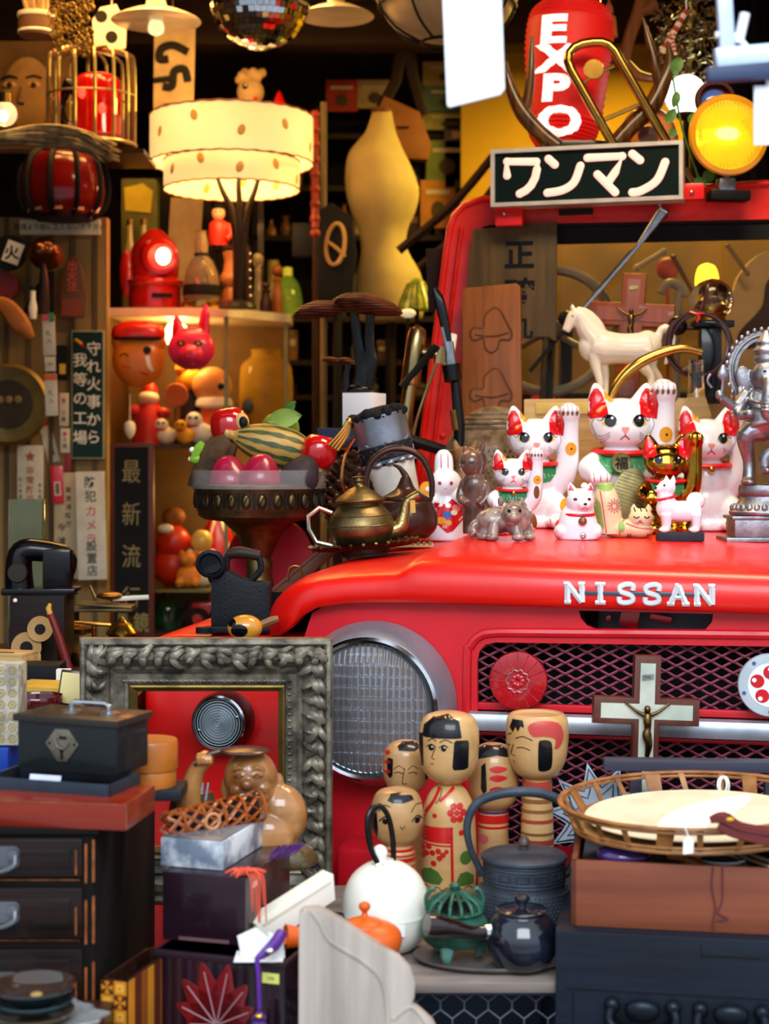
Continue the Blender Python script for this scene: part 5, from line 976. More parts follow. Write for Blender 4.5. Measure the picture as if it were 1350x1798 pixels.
t, w_, d_ = bx3('marble_box', 'white and grey marble slab box on the dark wooden box', 'box', (282, 1520), (392, 1529), (495, 1478), 1.947, 52, MARB); b = MB(MARB); b.box((-w_/2, d_*.6, 25), (w_, d_*1.2, 50), bev=2); t.p('slab', b); b = MB(MARG); b.box((-w_/2, d_*.6, 51), (w_-8, d_*1.2-8, 4), bev=1); t.p('top_panel', b)
LQ = mt('carved_lacquer', '1a0c16', .3, c2='26101c', vs=30, coat=.6, wave=('X', 24, .5, 1)); RLF = mt('red_leaf_lacquer', '6e0e14', .3, coat=.5, bump=.1, var=.2)
t, w_, d_ = bx3('lacquer_chest', 'dark lacquer chest with carved red leaves under the dark box', 'chest', (270, 1666), (500, 1690), (560, 1652), 1.856, 312, LQ, top=True); w_ = 250; d_ = 320
b = MB(LQ); b.box((-w_/2, d_/2, 156), (w_, d_, 312), bev=4); b.box((-w_/2, d_/2, 306), (w_+6, d_+6, 12), mt('lacquer_lid_edge', '2a1a22', .4), bev=3); t.p('body', b)
b = MB(RLF); bc = Vector((-128, -2, 190))
for i, (a, l) in enumerate(((-70, 84), (-42, 100), (-15, 112), (12, 112), (38, 96), (64, 80), (-95, 60), (90, 60))):
    m_ = Tm(*bc) @ Rm(a, 'Y'); b.plate(cr_([(0, 0), (-22, l*.42), (-13, l*.78), (0, l), (14, l*.74), (23, l*.4)], 4, True), 4, y=-3, mx=m_, bev=1.2); b.at(m_); b.tube([(0, -4, 4), (1, -4.6, l*.85)], 1., m=mt('vein_pale', 'b08a90', .4), seg=5); b.at()
t.p('carved_leaves', b); b = MB(BLKM); b.plate(rrect(-150, 248, -90, 258, 4), 4, y=-3); t.p('pull_slot', b); b = MB(mt('sticker_yellow', 'd8d870', .6)); b.box((-26, -1.5, 282), (32, 1, 18)); b.text('300', 9, INK, (-26, -2.4, 282)); t.p('price_sticker', b)
# inlaid box
t, w_, d_ = bx3('inlaid_box', 'open parquetry inlaid wooden box between the chest and lacquer chest', 'box', (178, 1718), (224, 1723), (282, 1684), 1.82, 330, WDO, top=True); d_ = 190; w_ = 52
INA = mt('inlay_light', 'c8801e', .4, coat=.3); INB = mt('inlay_dark', '5a2410', .4, coat=.3); b = MB(WDD)
for c, d in (((-w_/2, 3, 165), (w_, 6, 330)), ((-w_/2, d_-3, 165), (w_, 6, 330)), ((-3, d_/2, 165), (6, d_, 330)), ((-w_+3, d_/2, 165), (6, d_, 330))): b.box(c, d)
b.box((-w_/2, d_/2, 4), (w_, d_, 8)); t.p('box', b); b = MB(INA)
for j in range(14):
    for i in range(2):
        x, z = -w_+13+i*25, 316-j*25
        b.box((x, -.8, z), (24, 1.6, 24), INA if (i+j) % 2 else INB)
        if (i+j) % 2: b.box((x, -1.8, z), (14, 1, 14), mt('inlay_gold', 'dca040', .4)); b.box((x, -2.4, z), (3, 1, 3), INB)
        else:
            for k in range(4): b.add([tuple(Tm(x, -2, z) @ Rm(90*k, 'Y') @ Vector(p)) for p in ((0, 0, 0), (5, 0, 11), (-5, 0, 11))], [(0, 1, 2)], INA)
for k in range(7): b.box((.8, 14+k*26, 165), (1.6, 22, 326), (INA, INB, mt('inlay_mid', '8a4a18', .4))[k % 3])
t.p('inlay', b)
# plates on crate
t = Th('plate_crate', 'low crate below the plate stack in front of the chest', 'crate', 0, 0, 2, loc=(-.40, 1.73, 0), u=1); b = MB(WDD); b.box((0, 0, .3375), (.18, .2, .675)); t.p('crate', b)
b = MB(mt('plastic_wrap', 'c8ccd0', .15, tr=.6, alpha=.7, bump=1., bs=40)); b.lathe([(0, 0), (80, 0), (104, 10), (112, 24), (96, 18), (40, 16), (0, 14)], sm=2, rf=lambda a, j: 1+.09*sin(5*a+j*1.3)+.05*sin(11*a), sy=.75, seg=60); solo('plastic_wrap', 'crumpled clear plastic wrap under the plate stack', 'wrap', b, 68, 1842, 1.74, loc=Vector(P(68, 1842, 1.74)[:2]+(.675,)))
PLT = mt('glazed_plate', '2a2a26', .2, c2='5a4a30', vs=18, coat=.9)
for i, (lab, dz, r) in enumerate((('lowest dark glazed plate of the stack before the chest', 16, 70), ('middle dark glazed plate of the stack before the chest', 30, 69), ('topmost glazed plate with brown centre on the plate stack', 46, 72))):
    b = MB(PLT); b.lathe([(r*.5, 0), (r*.55, 2), (r*.95, 10+i*6), (r, 14+i*8), (r*.96, 15+i*8), (r*.7, 6+i*2), (0, 5+i*2)], sm=2, seg=48, m=[PLT, mt('teal_plate', '17323a', .2, coat=.9), mt('brown_glaze_plate', '3e2414', .15, c2='20282a', vs=10, coat=1)][i])
    if i == 2: b.ell((4, 0, 12), (11, 11, 4), mt('flower_gold', 'a88a4a', .4))
    solo('plate', lab, 'plate', b, 60, 1842-dz, 1.74, loc=Vector((P(60, 1800, 1.74).x, 1.74, (.676+dz*1.74/F))), group='stacked glazed plates')
# laughing statue
t = Th('laughing_statue', 'carved brown laughing seated statue raising a fan before the silver frame', 'statue', 440, 1497, 2.12); org(440, 1497); HOT = mt('boxwood', '70401a', .25, c2='b88048', vs=14, contrast=.6, coat=.6)
b = MB(HOT); b.ell((10, 0, 40), (78, 50, 60)); b.ell((50, -4, 66), (50, 40, 56)); b.ell((20, -30, 36), (60, 34, 44)); b.ell(q(441, 1362, -12), (47, 42, 48)); b.ell(q(445, 1386, -24), (38, 30, 24)); b.ell(q(420, 1378, -38), (14, 14, 12)); b.ell(q(464, 1376, -38), (15, 14, 13)); b.ell(q(438, 1366, -56), (10, 10, 9)); b.ell(q(442, 1408, -36), (22, 18, 13))
for x in (424, 456): b.ell(q(x, 1352, -49), (9, 6, 4)); b.tube([q(x-11, 1344, -46), q(x, 1338, -50), q(x+11, 1344, -44)], 3, sm=3)
b.ell(q(490, 1378, -4), (9, 12, 22)); b.ell(q(396, 1386, -4), (8, 12, 22)); b.tube([q(372, 1440, -8), q(340, 1425, -14), q(334, 1395, -16), q(346, 1352, -20), q(358, 1336, -22)], [30, 27, 22, 15, 13], sm=4, seg=14); b.ell(q(363, 1328, -24), (15, 13, 15))
for k in range(4): b.tube([q(352+k*7, 1318, -30), q(352+k*7, 1324, -40), q(354+k*7, 1334, -40)], 4.2, sm=3)
b.tube([q(348, 1338, -30), q(352, 1328, -40), q(362, 1322, -42)], 4, sm=3)
b.remesh(2.2, 2)
b.decal(q2s(420, 1384, 430, 1392, 442, 1394, 454, 1390, 462, 1382, 454, 1379, 440, 1381, 428, 1383), mt('mouth_dark', '3a100c', .4), .6); b.decal(stroke(q2s(426, 1385, 440, 1384, 456, 1381), 3, 3), WHT, 1.2)
for x in (424, 456): b.decal(stroke(q2s(x-8, 1354, x, 1350, x+8, 1354), 1.5), BLKM, .5)
t.p('body', b, ang=60)
b = MB(mt('statue_dark', '2a1a14', .25, c2='5a4030', coat=.8)); b.lathe([(46, 0), (40, 30), (34, 60)], c=q(338, 1450, 0), sy=.7, rf=lambda a, j: 1+.08*cos(11*a)); 
for k in range(6): b.tube([q(322+k*8, 1408, -22+abs(k-2)*2), q(322+k*9, 1372, -16+abs(k-2)*2)], 2.6, CHRW, seg=6)
t.p('sleeve', b)
b = MB(mt('fan_bronze', '6a564c', .25, .8)); b.tube([q(345, 1334, -34), q(372, 1318, -34), q(392, 1312, -34)], [6, 5, 5]); b.ell(q(432, 1312, -34), (44, 36, 6.5)); t.p('fan', b)
b = MB(mt('statue_base', '2c1c1e', .2, coat=.9, c2='6a5a30', vs=12)); b.lathe([(96, -22), (100, -14), (92, 4), (78, 14)], c=(16, 0, 0), sy=.55, sm=2, rf=lambda a, j: 1+.05*sin(7*a)); t.p('base', b)
b = MB(mt('violet_fringe', '4a1c66', .7))
R_ = random.Random(9)
for k in range(46): x = R_.uniform(0, 52); b.tube([(x, R_.uniform(-6, 6), 8+x*.12), (x-10+R_.uniform(-6, 6), -6, -4+x*.2), (x-16, -8, -14+x*.22+R_.uniform(-4, 4))], [.8, .8, .4], seg=4)
o = solo('violet_fringe', 'purple thread fringe lying on the back edge of dark box', 'fringe', b, 488, 1494, 1.99); o['kind'] = 'thing'
# woven bamboo tube
t = Th('bamboo_tube', 'orange open-weave bamboo tube lying on the marble box', 'basket', 380, 1462, 2.03, ry=-6, rz=30); BAM = mt('bamboo_orange', '9a4a14', .4, var=.25, coat=.3); b = MB(BAM); Rt = 25; Ln = 158
for d in (1, -1):
    for k in range(7):
        pts = [(-Ln/2+Ln*i/20, Rt*cos(d*2.6*i/20*pi*.62+2*pi*k/7), Rt+4+Rt*sin(d*2.6*i/20*pi*.62+2*pi*k/7)) for i in range(-2, 21)]
        b.tube(pts, 3.6, seg=5, flat=.4)
for k in range(5): x = -Ln/2+14+k*38; b.tube([(x, (Rt+1)*cos(a), Rt+4+(Rt+1)*sin(a)) for a in [2*pi*i/32 for i in range(32)]], 3, closed=True, seg=5)
t.p('weave', b); b = MB(mt('tube_inner', '140a06', .7)); b.lathe([(Rt-5, -Ln/2+6), (Rt-5, Ln/2)], seg=28, c=(0, 0, Rt+4), mx=Rm(90, 'Y')); t.p('inner_tube', b)
b = MB(mt('bamboo_pale', 'c88a5a', .4)); b.tube([(-16+13*cos(a), -Rt-1, Rt+4+13*sin(a)) for a in [2*pi*i/24 for i in range(24)]], 3, closed=True); t.p('ring', b)
b = MB(mt('coral_thread', 'e0553a', .7)); R_ = random.Random(11)
for k in range(90): a = R_.uniform(0, 2*pi); r = R_.uniform(8, 40); b.tube([(0, 0, 8), (r*.6*cos(a), r*.4*sin(a), 12), (r*cos(a), r*.6*sin(a), 2+R_.uniform(0, 6))], [1.2, 1.3, .7], seg=4)
for k in range(7): x = 8+k*4; b.tube([(x, -8, 6), (x+6, -20-k, -4), (x+7+R_.uniform(-3, 3), -21-k, -40-R_.uniform(0, 45))], 1.2, seg=4, sm=3)
solo('coral_tassel', 'coral red thread tassel spilling over the corner of dark box', 'tassel', b, 428, 1538, 1.93)
# white box, paper, purple cord
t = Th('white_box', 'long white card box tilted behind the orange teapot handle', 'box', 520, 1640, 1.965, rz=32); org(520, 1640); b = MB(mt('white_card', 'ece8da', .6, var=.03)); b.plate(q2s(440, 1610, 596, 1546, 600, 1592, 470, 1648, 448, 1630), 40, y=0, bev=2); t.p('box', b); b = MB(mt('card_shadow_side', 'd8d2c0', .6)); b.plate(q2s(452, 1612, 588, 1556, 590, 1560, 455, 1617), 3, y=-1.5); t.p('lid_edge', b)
t = Th('paper_wrapper', 'folded white paper under the white card box on lacquer chest', 'paper', 460, 1687, 1.865); org(460, 1687); b = MB(WPAPER); b.box((-6, 20, 1), (86, 60, 1.4)); b.plate(q2s(416, 1645, 448, 1630, 474, 1650, 486, 1678, 424, 1684), 3, y=4); b.plate(q2s(470, 1640, 496, 1650, 500, 1690, 480, 1694), 3, y=10); t.p('paper', b)
VIO = mt('purple_silk', '5a2a8c', .4, var=.2); t = Th('purple_tassel', 'purple silk cord and tassel hanging down the lacquer chest', 'tassel', 455, 1690, 1.838); org(455, 1690); b = MB(VIO); b.tube([q(492, 1650, 40), q(480, 1664, 16), q(462, 1676, 2), q(452, 1684, -4), q(454, 1710, -5), q(456, 1770, -5)], [10, 11, 8, 5, 4, 4], sm=5); t.p('cord', b); b = MB(VIO); b.lathe([(4, 0), (12, -10), (9, -16), (13, -24), (16, -70), (0, -70)], c=q(456, 1772, -12), rf=lambda a, j: 1+.08*cos(14*a)); b.ell(q(456, 1778, -20), (9, 6, 6), BRASSB); t.p('tassel', b); b = MB(CHR); b.ell(q(474, 1668, -8), (9, 5, 6)); t.p('bead', b)
# ------------------------------------------------------------------ cage cabinet, plank, scroll board
def zoff(px, D, z): return Vector(((px-675)*D/F, D, z))
u = 1.95/F
t = Th('wire_cabinet', 'low cabinet with chicken wire front under the weathered plank', 'cabinet', 740, 1800, 1.97, loc=zoff(740, 1.97, ZB)); wd = mt('blue_grey_wood', '3a4456', .5, var=.2, wood=0)
b = MB(wd); hh = (ZP-ZB-.014)*F/1.97; b.box((0, 150, 2), (500, 300, 4)); b.box((0, 298, hh/2), (500, 5, hh)); b.box((-247, 150, hh/2), (6, 300, hh)); b.box((240, 150, hh/2), (6, 300, hh)); b.box((0, 4, hh-9), (500, 10, 18)); b.box((0, 4, 8), (500, 10, 14)); t.p('frame', b)
b = MB(mt('wire_grey', '8a94a4', .4, .6)); 
for j in range(7):
    for i in range(12):
        x = -240+i*42+(21 if j % 2 else 0); z = 14+j*30
        for p0, p1 in (((x, z), (x, z+14)), ((x, z+14), (x+21, z+30)), ((x, z+14), (x-21, z+30))):
            if max(p0[1], p1[1]) < hh-6: b.tube([(p0[0], 0, p0[1]), (p1[0], 0, p1[1])], 1.3, seg=4)
t.p('wire_mesh', b)
WEA = mt('weathered_wood', '6e625c', .6, c2='8f8178', wood=0, vs=16, bump=.3); b = MB(WEA); b.box((0, .19, 0), (.47, .44, .014), bev=.003); solo('plank', 'weathered grey plank carrying dolls, kettle and teapots', 'plank', b, 0, 0, 1, loc=Vector((-.01, 1.97, ZP-.0075)), u=1)
SCR = mt('grey_carved_wood', '9a8c82', .6, c2='bcaea2', wood=2, vs=14, bump=.25); t = Th('scroll_board', 'pale weathered carved scroll board standing at the front', 'carved board', 625, 1800, 1.80, loc=zoff(625, 1.80, ZB)); zz0 = (H-ZB)*F/1.80+800; org(625, zz0)
ol = [(523, zz0), (524, 1700), (525, 1606), (533, 1598), (560, 1596), (600, 1617), (632, 1640), (668, 1664), (700, 1682), (720, 1702), (729, 1725), (728, 1752), (722, 1766), (735, 1774), (760, 1796), (772, 1820), (780, zz0)]
b = MB(SCR); b.plate([q2(*p) for p in ol], 30, bev=4); b.tube([q(546, 1600, 0), q(562, 1620, -1), (lambda p: p)(q(580, 1652, -1)), q(640, 1690, -1), q(672, 1726, -1), q(682, 1800, -1), q(684, 1900, -1)], 4, sm=5, flat=.8); b.tube([q(690, 1790, -1), q(722, 1768, -1), q(750, 1800, -1)], 3.5, sm=4, flat=.6); t.p('board', b)
b = MB(wd); b.box((0, 30, 30), (40, 60, 280)); solo('blue_post', 'short pale blue painted post beside the lacquer chest', 'post', b, 508, 1800, 1.86, loc=zoff(508, 1.88, ZB), )
# ------------------------------------------------------------------ kokeshi dolls
KW = mt('kokeshi_wood', 'd4aa74', .3, c2='c09258', vs=9, wood=0, coat=.5); KW2 = mt('kokeshi_wood_pale', 'c89c68', .35, c2='a87c4c', vs=9, wood=0, coat=.4); KRED = mt('kokeshi_red', 'c41818', .35, coat=.4); KINK = mt('kokeshi_black', '0c0e14', .35, coat=.4); KGR = mt('kokeshi_green', '4a6a2a', .4)
def Dp(py): return (H-ZP)*F/(py-HZ)
def pbase(D): return HZ+(H-ZP)*F/D
KG = 'wooden kokeshi dolls before the car grille'
def kokeshi(label, cx, D, head, body, mat=KW):
    by = pbase(D); t = Th('kokeshi_doll', label, 'doll', cx, by, D, group=KG); 
    b = MB(mat); b.lathe([(r, by-y) for r, y in head], sm=5, seg=44); b.freeze(); c = MB(mat); c.lathe([(r, by-y) for r, y in body], sm=4, seg=40); c.freeze(); return t, b, c, by
def Q(*a): return q2s(*a)
# tallest
t, b, c, by = kokeshi('tallest kokeshi doll with black bob and red kimono', 788, 2.25, [(16, 1376), (34, 1366), (48, 1345), (53, 1310), (52, 1280), (42, 1258), (20, 1250), (0, 1249)], [(40, pbase(2.25)), (45, 1580), (48, 1520), (47, 1450), (42, 1410), (30, 1386), (17, 1376), (15, 1370)])
b.decal(Q(741, 1286, 744, 1268, 760, 1254, 786, 1250, 804, 1260, 808, 1286, 806, 1288, 744, 1288), KINK, .7); b.decal(Q(736, 1284, 742, 1282, 743, 1340, 740, 1342, 736, 1330), KINK, .7); b.decal(Q(795, 1294, 799, 1291, 819, 1292, 821, 1297, 820, 1340, 813, 1343, 795, 1343, 792, 1338), KINK, .7)
for x in (756, 777): b.decal(circ(*q2(x, 1305), 4.6, 5, 14), KINK, .8); b.decal(stroke(Q(x-8, 1304, x, 1299, x+8, 1303), 1.5), KINK, .8); b.decal(circ(*q2(x+1.5, 1303), 1.3, n=8), WHT, 1.2)
b.decal(stroke(Q(750, 1294, 758, 1289, 764, 1293), 1.6), KINK, .7); b.decal(stroke(Q(770, 1295, 780, 1290, 792, 1295), 1.6), KINK, .7); b.decal(stroke(Q(763, 1304, 757, 1322, 762, 1324), 1.2), KINK, .7); b.decal(Q(753, 1331, 757, 1333, 761, 1331, 758, 1336), KRED, .8)
hd = t.p('head', b)
c.decal(stroke(Q(772, 1378, 762, 1398, 748, 1420, 738, 1442), 5), KRED, .6); c.decal(stroke(Q(796, 1378, 782, 1390, 770, 1400), 5), KRED, .6); c.decal(stroke(Q(775, 1380, 772, 1392, 764, 1404), 2.2), KGR, .6)
c.decal(Q(734, 1444, 792, 1442, 793, 1470, 734, 1470), KRED, .7, L=8); c.decal(Q(788, 1442, 793, 1442, 795, 1552, 790, 1552), KRED, .7); c.decal(Q(734, 1472, 790, 1473, 790, 1476, 734, 1475), KRED, .6)
for k in range(6): a = k*pi/3; c.decal(circ(*q2(800+11*cos(a), 1418-12*sin(a)), 6, 6, 12), KRED, .7)
c.decal(circ(*q2(800, 1418), 5, n=10), KRED, .7)
for x, y, r in ((762, 1424, 4), (808, 1452, 5), (742, 1482, 5), (752, 1478, 5), (748, 1490, 5), (758, 1488, 5), (742, 1496, 5), (768, 1484, 5), (776, 1490, 5), (770, 1496, 5), (782, 1484, 4), (760, 1506, 5), (806, 1560, 5)): c.decal(circ(*q2(x, y), r, n=12), KRED, .7)
c.decal(Q(738, 1530, 744, 1518, 756, 1514, 768, 1520, 776, 1532, 770, 1542, 740, 1542), KGR, .7); c.decal(Q(800, 1534, 806, 1522, 818, 1520, 830, 1530, 830, 1544, 800, 1544), KGR, .7); c.decal(circ(*q2(816, 1496), 11, 12, 14), KGR, .7)
for k in range(5): c.decal(stroke(Q(738+k*18, 1552, 748+k*18, 1546, 756+k*18, 1552), 1.2), KINK, .6)
t.p('body', c)
# upper left small
t, b, c, by = kokeshi('kokeshi doll with closed eyes and red petals behind the tallest doll', 713, 2.33, [(12, 1392), (28, 1386), (39, 1366), (41, 1340), (36, 1315), (20, 1302), (0, 1299)], [(30, pbase(2.33)), (30, 1480), (28, 1420), (14, 1394), (12, 1388)], KW2)
b.decal(Q(698, 1306, 706, 1300, 730, 1300, 736, 1308, 728, 1313, 700, 1312), KINK, .7); b.decal(Q(680, 1328, 684, 1325, 690, 1327, 689, 1356, 684, 1360, 680, 1354), KINK, .7); b.decal(Q(744, 1348, 752, 1346, 752, 1362, 747, 1366), KINK, .7)
for x in (700, 724): b.decal(stroke(Q(x-8, 1350, x, 1348, x+8, 1351), 1.4), KINK, .7); b.decal(stroke(Q(x-9, 1344, x, 1337, x+9, 1343), 1), KINK, .7)
b.decal(stroke(Q(710, 1340, 706, 1366, 714, 1368), 1.2), KINK, .7); b.decal(circ(*q2(712, 1377), 2.4, 2, 8), KRED, .8)
for y in (1318, 1334, 1350): b.decal(Q(673, y, 683, y-5, 686, y-1, 680, y+4), KRED, .7)
t.p('head', b); t.p('body', c)
# lower left
t, b, c, by = kokeshi('big-eyed kokeshi doll behind the black loop of white kettle', 697, 2.20, [(20, 1482), (36, 1470), (45, 1445), (45, 1415), (36, 1392), (18, 1384), (0, 1383)], [(34, pbase(2.20)), (34, 1560), (32, 1500), (28, 1488), (20, 1480)], KW2)
b.decal(Q(680, 1398, 686, 1388, 700, 1386, 722, 1391, 726, 1398, 706, 1402, 690, 1402), KINK, .7); b.decal(Q(653, 1412, 661, 1408, 664, 1450, 662, 1466, 655, 1452), KINK, .7)
for x in (676, 732): b.decal(stroke(Q(x-10, 1434, x, 1425, x+9, 1433), 2.2), KINK, .7); b.decal(circ(*q2(x, 1433), 4.8, 5.2, 12), KINK, .8); b.decal(stroke(Q(x-11, 1418, x-2, 1406, x+9, 1408), 1.5), KINK, .7)
b.decal(stroke(Q(702, 1440, 706, 1446, 710, 1440), 1.3), KINK, .7); b.decal(Q(690, 1459, 692, 1457, 694, 1459, 692, 1461), KRED, .7)
for y, w_ in ((1488, 4), (1496, 2), (1504, 6), (1516, 3)): c.lathe([(32.6+(1 if y > 1494 else -2), by-y-w_/2), (33+(1 if y > 1494 else -2), by-y+w_/2)], KRED, seg=40)
t.p('head', b); t.p('body', c)
# behind right
t, b, c, by = kokeshi('kokeshi doll turned sideways with three red petals behind the iron kettle', 866, 2.33, [(22, 1422), (38, 1406), (44, 1380), (44, 1350), (38, 1325), (22, 1308), (0, 1304)], [(28, pbase(2.33)), (28, 1500), (26, 1440), (25, 1420), (22, 1418)], KW2)
b.decal(Q(828, 1330, 834, 1314, 850, 1306, 880, 1306, 896, 1320, 888, 1324, 870, 1320, 850, 1324), KINK, .7); b.decal(Q(843, 1338, 850, 1332, 852, 1380, 846, 1386, 842, 1376), KINK, .7)
for y in (1343, 1358, 1378): b.decal(cr_(Q(856, y, 870, y-6, 888, y, 870, y+6), 4, True), KRED, .7)
for y, w_ in ((1434, 14), (1448, 4), (1490, 4)): c.lathe([(27.2, by-y-w_/2), (27.6, by-y+w_/2)], KRED, seg=40)
c.lathe([(26.5, by-1424), (26.8, by-1420)], mt('kokeshi_violet', '4a2a5a', .4), seg=40); c.decal(circ(*q2(848, 1468), 8, n=14), RDP, .7); t.p('head', b); t.p('body', c)
# right flat-topped
t, b, c, by = kokeshi('flat-topped kokeshi doll with striped narrow body before the grille bar', 943, 2.31, [(24, 1366), (40, 1354), (51, 1330), (55, 1295), (54, 1265), (48, 1254), (44, 1252), (40, 1255), (0, 1255)], [(28, pbase(2.31)), (29, 1480), (27, 1420), (24, 1372), (23, 1362)])
b.decal(Q(893, 1272, 898, 1258, 914, 1258, 916, 1270, 910, 1268, 906, 1278, 902, 1270, 898, 1280), KINK, .7); b.decal(cr_(Q(940, 1296, 946, 1290, 958, 1291, 964, 1300, 964, 1335, 958, 1344, 944, 1345, 940, 1336), 3, True), KINK, .7)
b.decal(cr_(Q(922, 1268, 940, 1258, 975, 1262, 985, 1285, 978, 1304, 968, 1306, 970, 1290, 950, 1284, 930, 1284), 3, True), mt('kokeshi_rose', 'c0423c', .4), .7)
b.decal(stroke(Q(890, 1286, 896, 1282), 1.5, sm=0), KINK, .7); b.decal(stroke(Q(902, 1290, 914, 1285, 930, 1291), 1.6), KINK, .7); b.decal(stroke(Q(904, 1306, 914, 1304, 926, 1308), 1.5), KINK, .7); b.decal(stroke(Q(888, 1303, 894, 1304), 1.5, sm=0), KINK, .7); b.decal(stroke(Q(899, 1300, 896, 1318, 902, 1320), 1.2), KINK, .7); b.decal(Q(898, 1329, 902, 1331, 901, 1334), KRED, .7)
for y, w_, m_ in ((1380, 22, 'b04030'), (1402, 6, '8a5a30'), (1420, 5, '8a5a30'), (1438, 6, 'a84030'), (1460, 5, '8a5a30'), (1475, 10, 'a84030')): c.lathe([(28.0+(y-1380)*.012-1.8*(y < 1390), by-y-w_/2), (28.2+(y-1380)*.012-1.8*(y < 1390), by-y+w_/2)], mt('band_'+m_, m_, .4), seg=40)
t.p('head', b); t.p('body', c)
# ------------------------------------------------------------------ kettles and teapots
D = Dp(1648); t = Th('cast_kettle', 'grey cast iron kettle with hobnail body and tall bail handle', 'kettle', 920, 1648, D); CI = mt('cast_grey', '2e343e', .5, .4, c2='464e5a', vs=20, bump=.15); b = MB(CI); b.lathe([(52, 0), (66, 8), (82, 40), (84, 66), (76, 92), (71, 98), (71, 138), (69, 142)], sm=3, seg=56)
for j in range(12):
    z = 24+j*6; r = [74, 77, 79.5, 81.5, 83, 83.8, 84.2, 84, 83, 81.5, 79.5, 77][j]
    for i in range(60): a = 2*pi*(i+.5*(j % 2))/60; b.ell((r*cos(a), r*sin(a), z), 2.1, seg=(6, 4))
for z in (104, 110, 132, 137): b.tube([(71.5*cos(a), 71.5*sin(a), z) for a in [2*pi*i/40 for i in range(40)]], 1.6, closed=True, seg=5)
for i in range(14): a = 2*pi*i/14+.1; b.tube([(72*cos(a+d*.07), 72*sin(a+d*.07), z) for d, z in ((-2, 116), (2, 116), (2, 126), (-2, 126))], 1.3, closed=True, seg=4)
t.p('body', b); b = MB(CI); b.lathe([(75, 141), (76, 144), (70, 150), (30, 156), (12, 158), (0, 158)], sm=2, seg=48); b.lathe([(7, 156), (7, 163), (11, 166), (9, 174), (4, 180), (0, 182)], sm=2, m=mt('knob_brown', '4a3a34', .4)); t.p('lid', b)
org(920, 1648); b = MB(CI); b.tube([q(842, 1526), q(826, 1490), q(820, 1450), q(834, 1414), q(868, 1396), q(915, 1390), q(962, 1396), q(1000, 1420), q(1014, 1460), q(1010, 1500), q(998, 1530)], [6, 6, 7, 8, 9, 9, 9, 8, 7, 6, 6], sm=5, seg=12); t.p('bail_handle', b); b = MB(CI); b.tube([q(842, 1526), q(848, 1536)], 8); b.tube([q(998, 1530), q(990, 1536)], 8); t.p('lug', b)
D = Dp(1664); t = Th('white_kettle', 'round white iron kettle with black loop handle', 'kettle', 677, 1664, D); WK = mt('cream_enamel', 'f2efe2', .3, var=.02, coat=.5); b = MB(WK); b.lathe([(40, 0), (56, 6), (72, 30), (78, 62), (78.6, 64), (78, 66), (74, 96), (60, 126), (36, 146), (16, 152), (14, 156)], sm=3, seg=56); t.p('body', b); b = MB(WK); b.lathe([(15, 155), (12, 162), (14, 172), (9, 182), (0, 186)], c=(-10, -10, -2), sm=3); t.p('knob', b)
org(677, 1664); b = MB(BLK); b.tube([q(664, 1512, -22), q(650, 1480, -22), q(645, 1440, -20), q(652, 1418, -12), q(668, 1416, -2), q(682, 1436, 4), q(690, 1480, 8), q(690, 1528, 8)], 5, sm=5, seg=10); b.tube([q(656, 1505, 12), q(650, 1470, 12), q(654, 1432, 12), q(664, 1420, 8)], 3.4, sm=4); t.p('loop_handle', b); b = MB(WK); b.ell(q(690, 1530, 6), (6, 6, 6)); b.ell(q(664, 1514, -24), (6, 6, 6)); t.p('handle_lug', b); b = MB(WPAPER); b.box(q(702, 1612, -76), (16, 1, 20)); t.p('label', b)
OR = mt('orange_clay', 'd85a14', .4, var=.06); D = 2.0; t = Th('orange_teapot', 'small orange clay teapot with hollow side handle behind the scroll board', 'teapot', 652, 1676, 1.955, loc=zoff(652, 1.955, ZP+.028)); by = 1676; D = 1.955; org(652, by); b = MB(OR); b.lathe([(34, 0), (46, 6), (54, 24), (50, 42), (34, 54), (20, 58)], sm=3, seg=44); t.p('body', b); b = MB(OR); b.lathe([(36, 53), (30, 60), (12, 66), (6, 70), (5, 76), (10, 82), (9, 90), (0, 94)], sm=3, c=(-12, 0, 0)); t.p('lid', b)
b = MB(OR); m_ = Tm(-42, -20, 34) @ Vector((0, 0, 1)).rotation_difference(Vector((-.95, -.3, .12))).to_matrix().to_4x4(); b.lathe([(12, 0), (12, 50), (18, 90), (22, 112), (19, 112), (15, 92), (10, 50)], mx=m_, seg=28); b.tube([(-30, -10, 44), (-52, -30, 34)], [14, 12]); t.p('side_handle', b)
b = MB(WDD); b.box((0, 0, .0139), (.07, .06, .0278)); solo('block', 'small dark block under the orange clay teapot', 'block', b, 0, 0, 1, loc=zoff(652, 1.955, ZP), u=1)
TRAYM = mt('round_tray', '6e6866', .4, .2, var=.25); b = MB(TRAYM); b.lathe([(0, 0), (106, 0), (136, 8), (140, 12), (136, 13), (108, 5), (0, 4)], sm=2, seg=64, sy=.62); solo('round_tray', 'thin dark oval tray under the black teapot', 'tray', b, 866, pbase(2.02), 2.02)
PAT = mt('green_patina', '1f4a3c', .45, .4, c2='3f7a64', vs=18, bump=.2); zt_ = pbase(2.02)-5; t = Th('censer', 'green patina bronze incense burner on three legs', 'incense burner', 798, zt_, 2.02); b = MB(PAT); b.lathe([(20, 22), (48, 28), (60, 46), (58, 66), (46, 78), (50, 84), (46, 86)], sm=3, seg=44); 
for a in (250, 10, 130): b.tube([(38*cos(rad(a)), 38*sin(rad(a)), 34), (46*cos(rad(a)), 46*sin(rad(a)), 14), (40*cos(rad(a)), 40*sin(rad(a)), 2)], [15, 10, 5], sm=3, m=mt('patina_pale', '5a8a7c', .5))
t.p('bowl', b); b = MB(PAT)
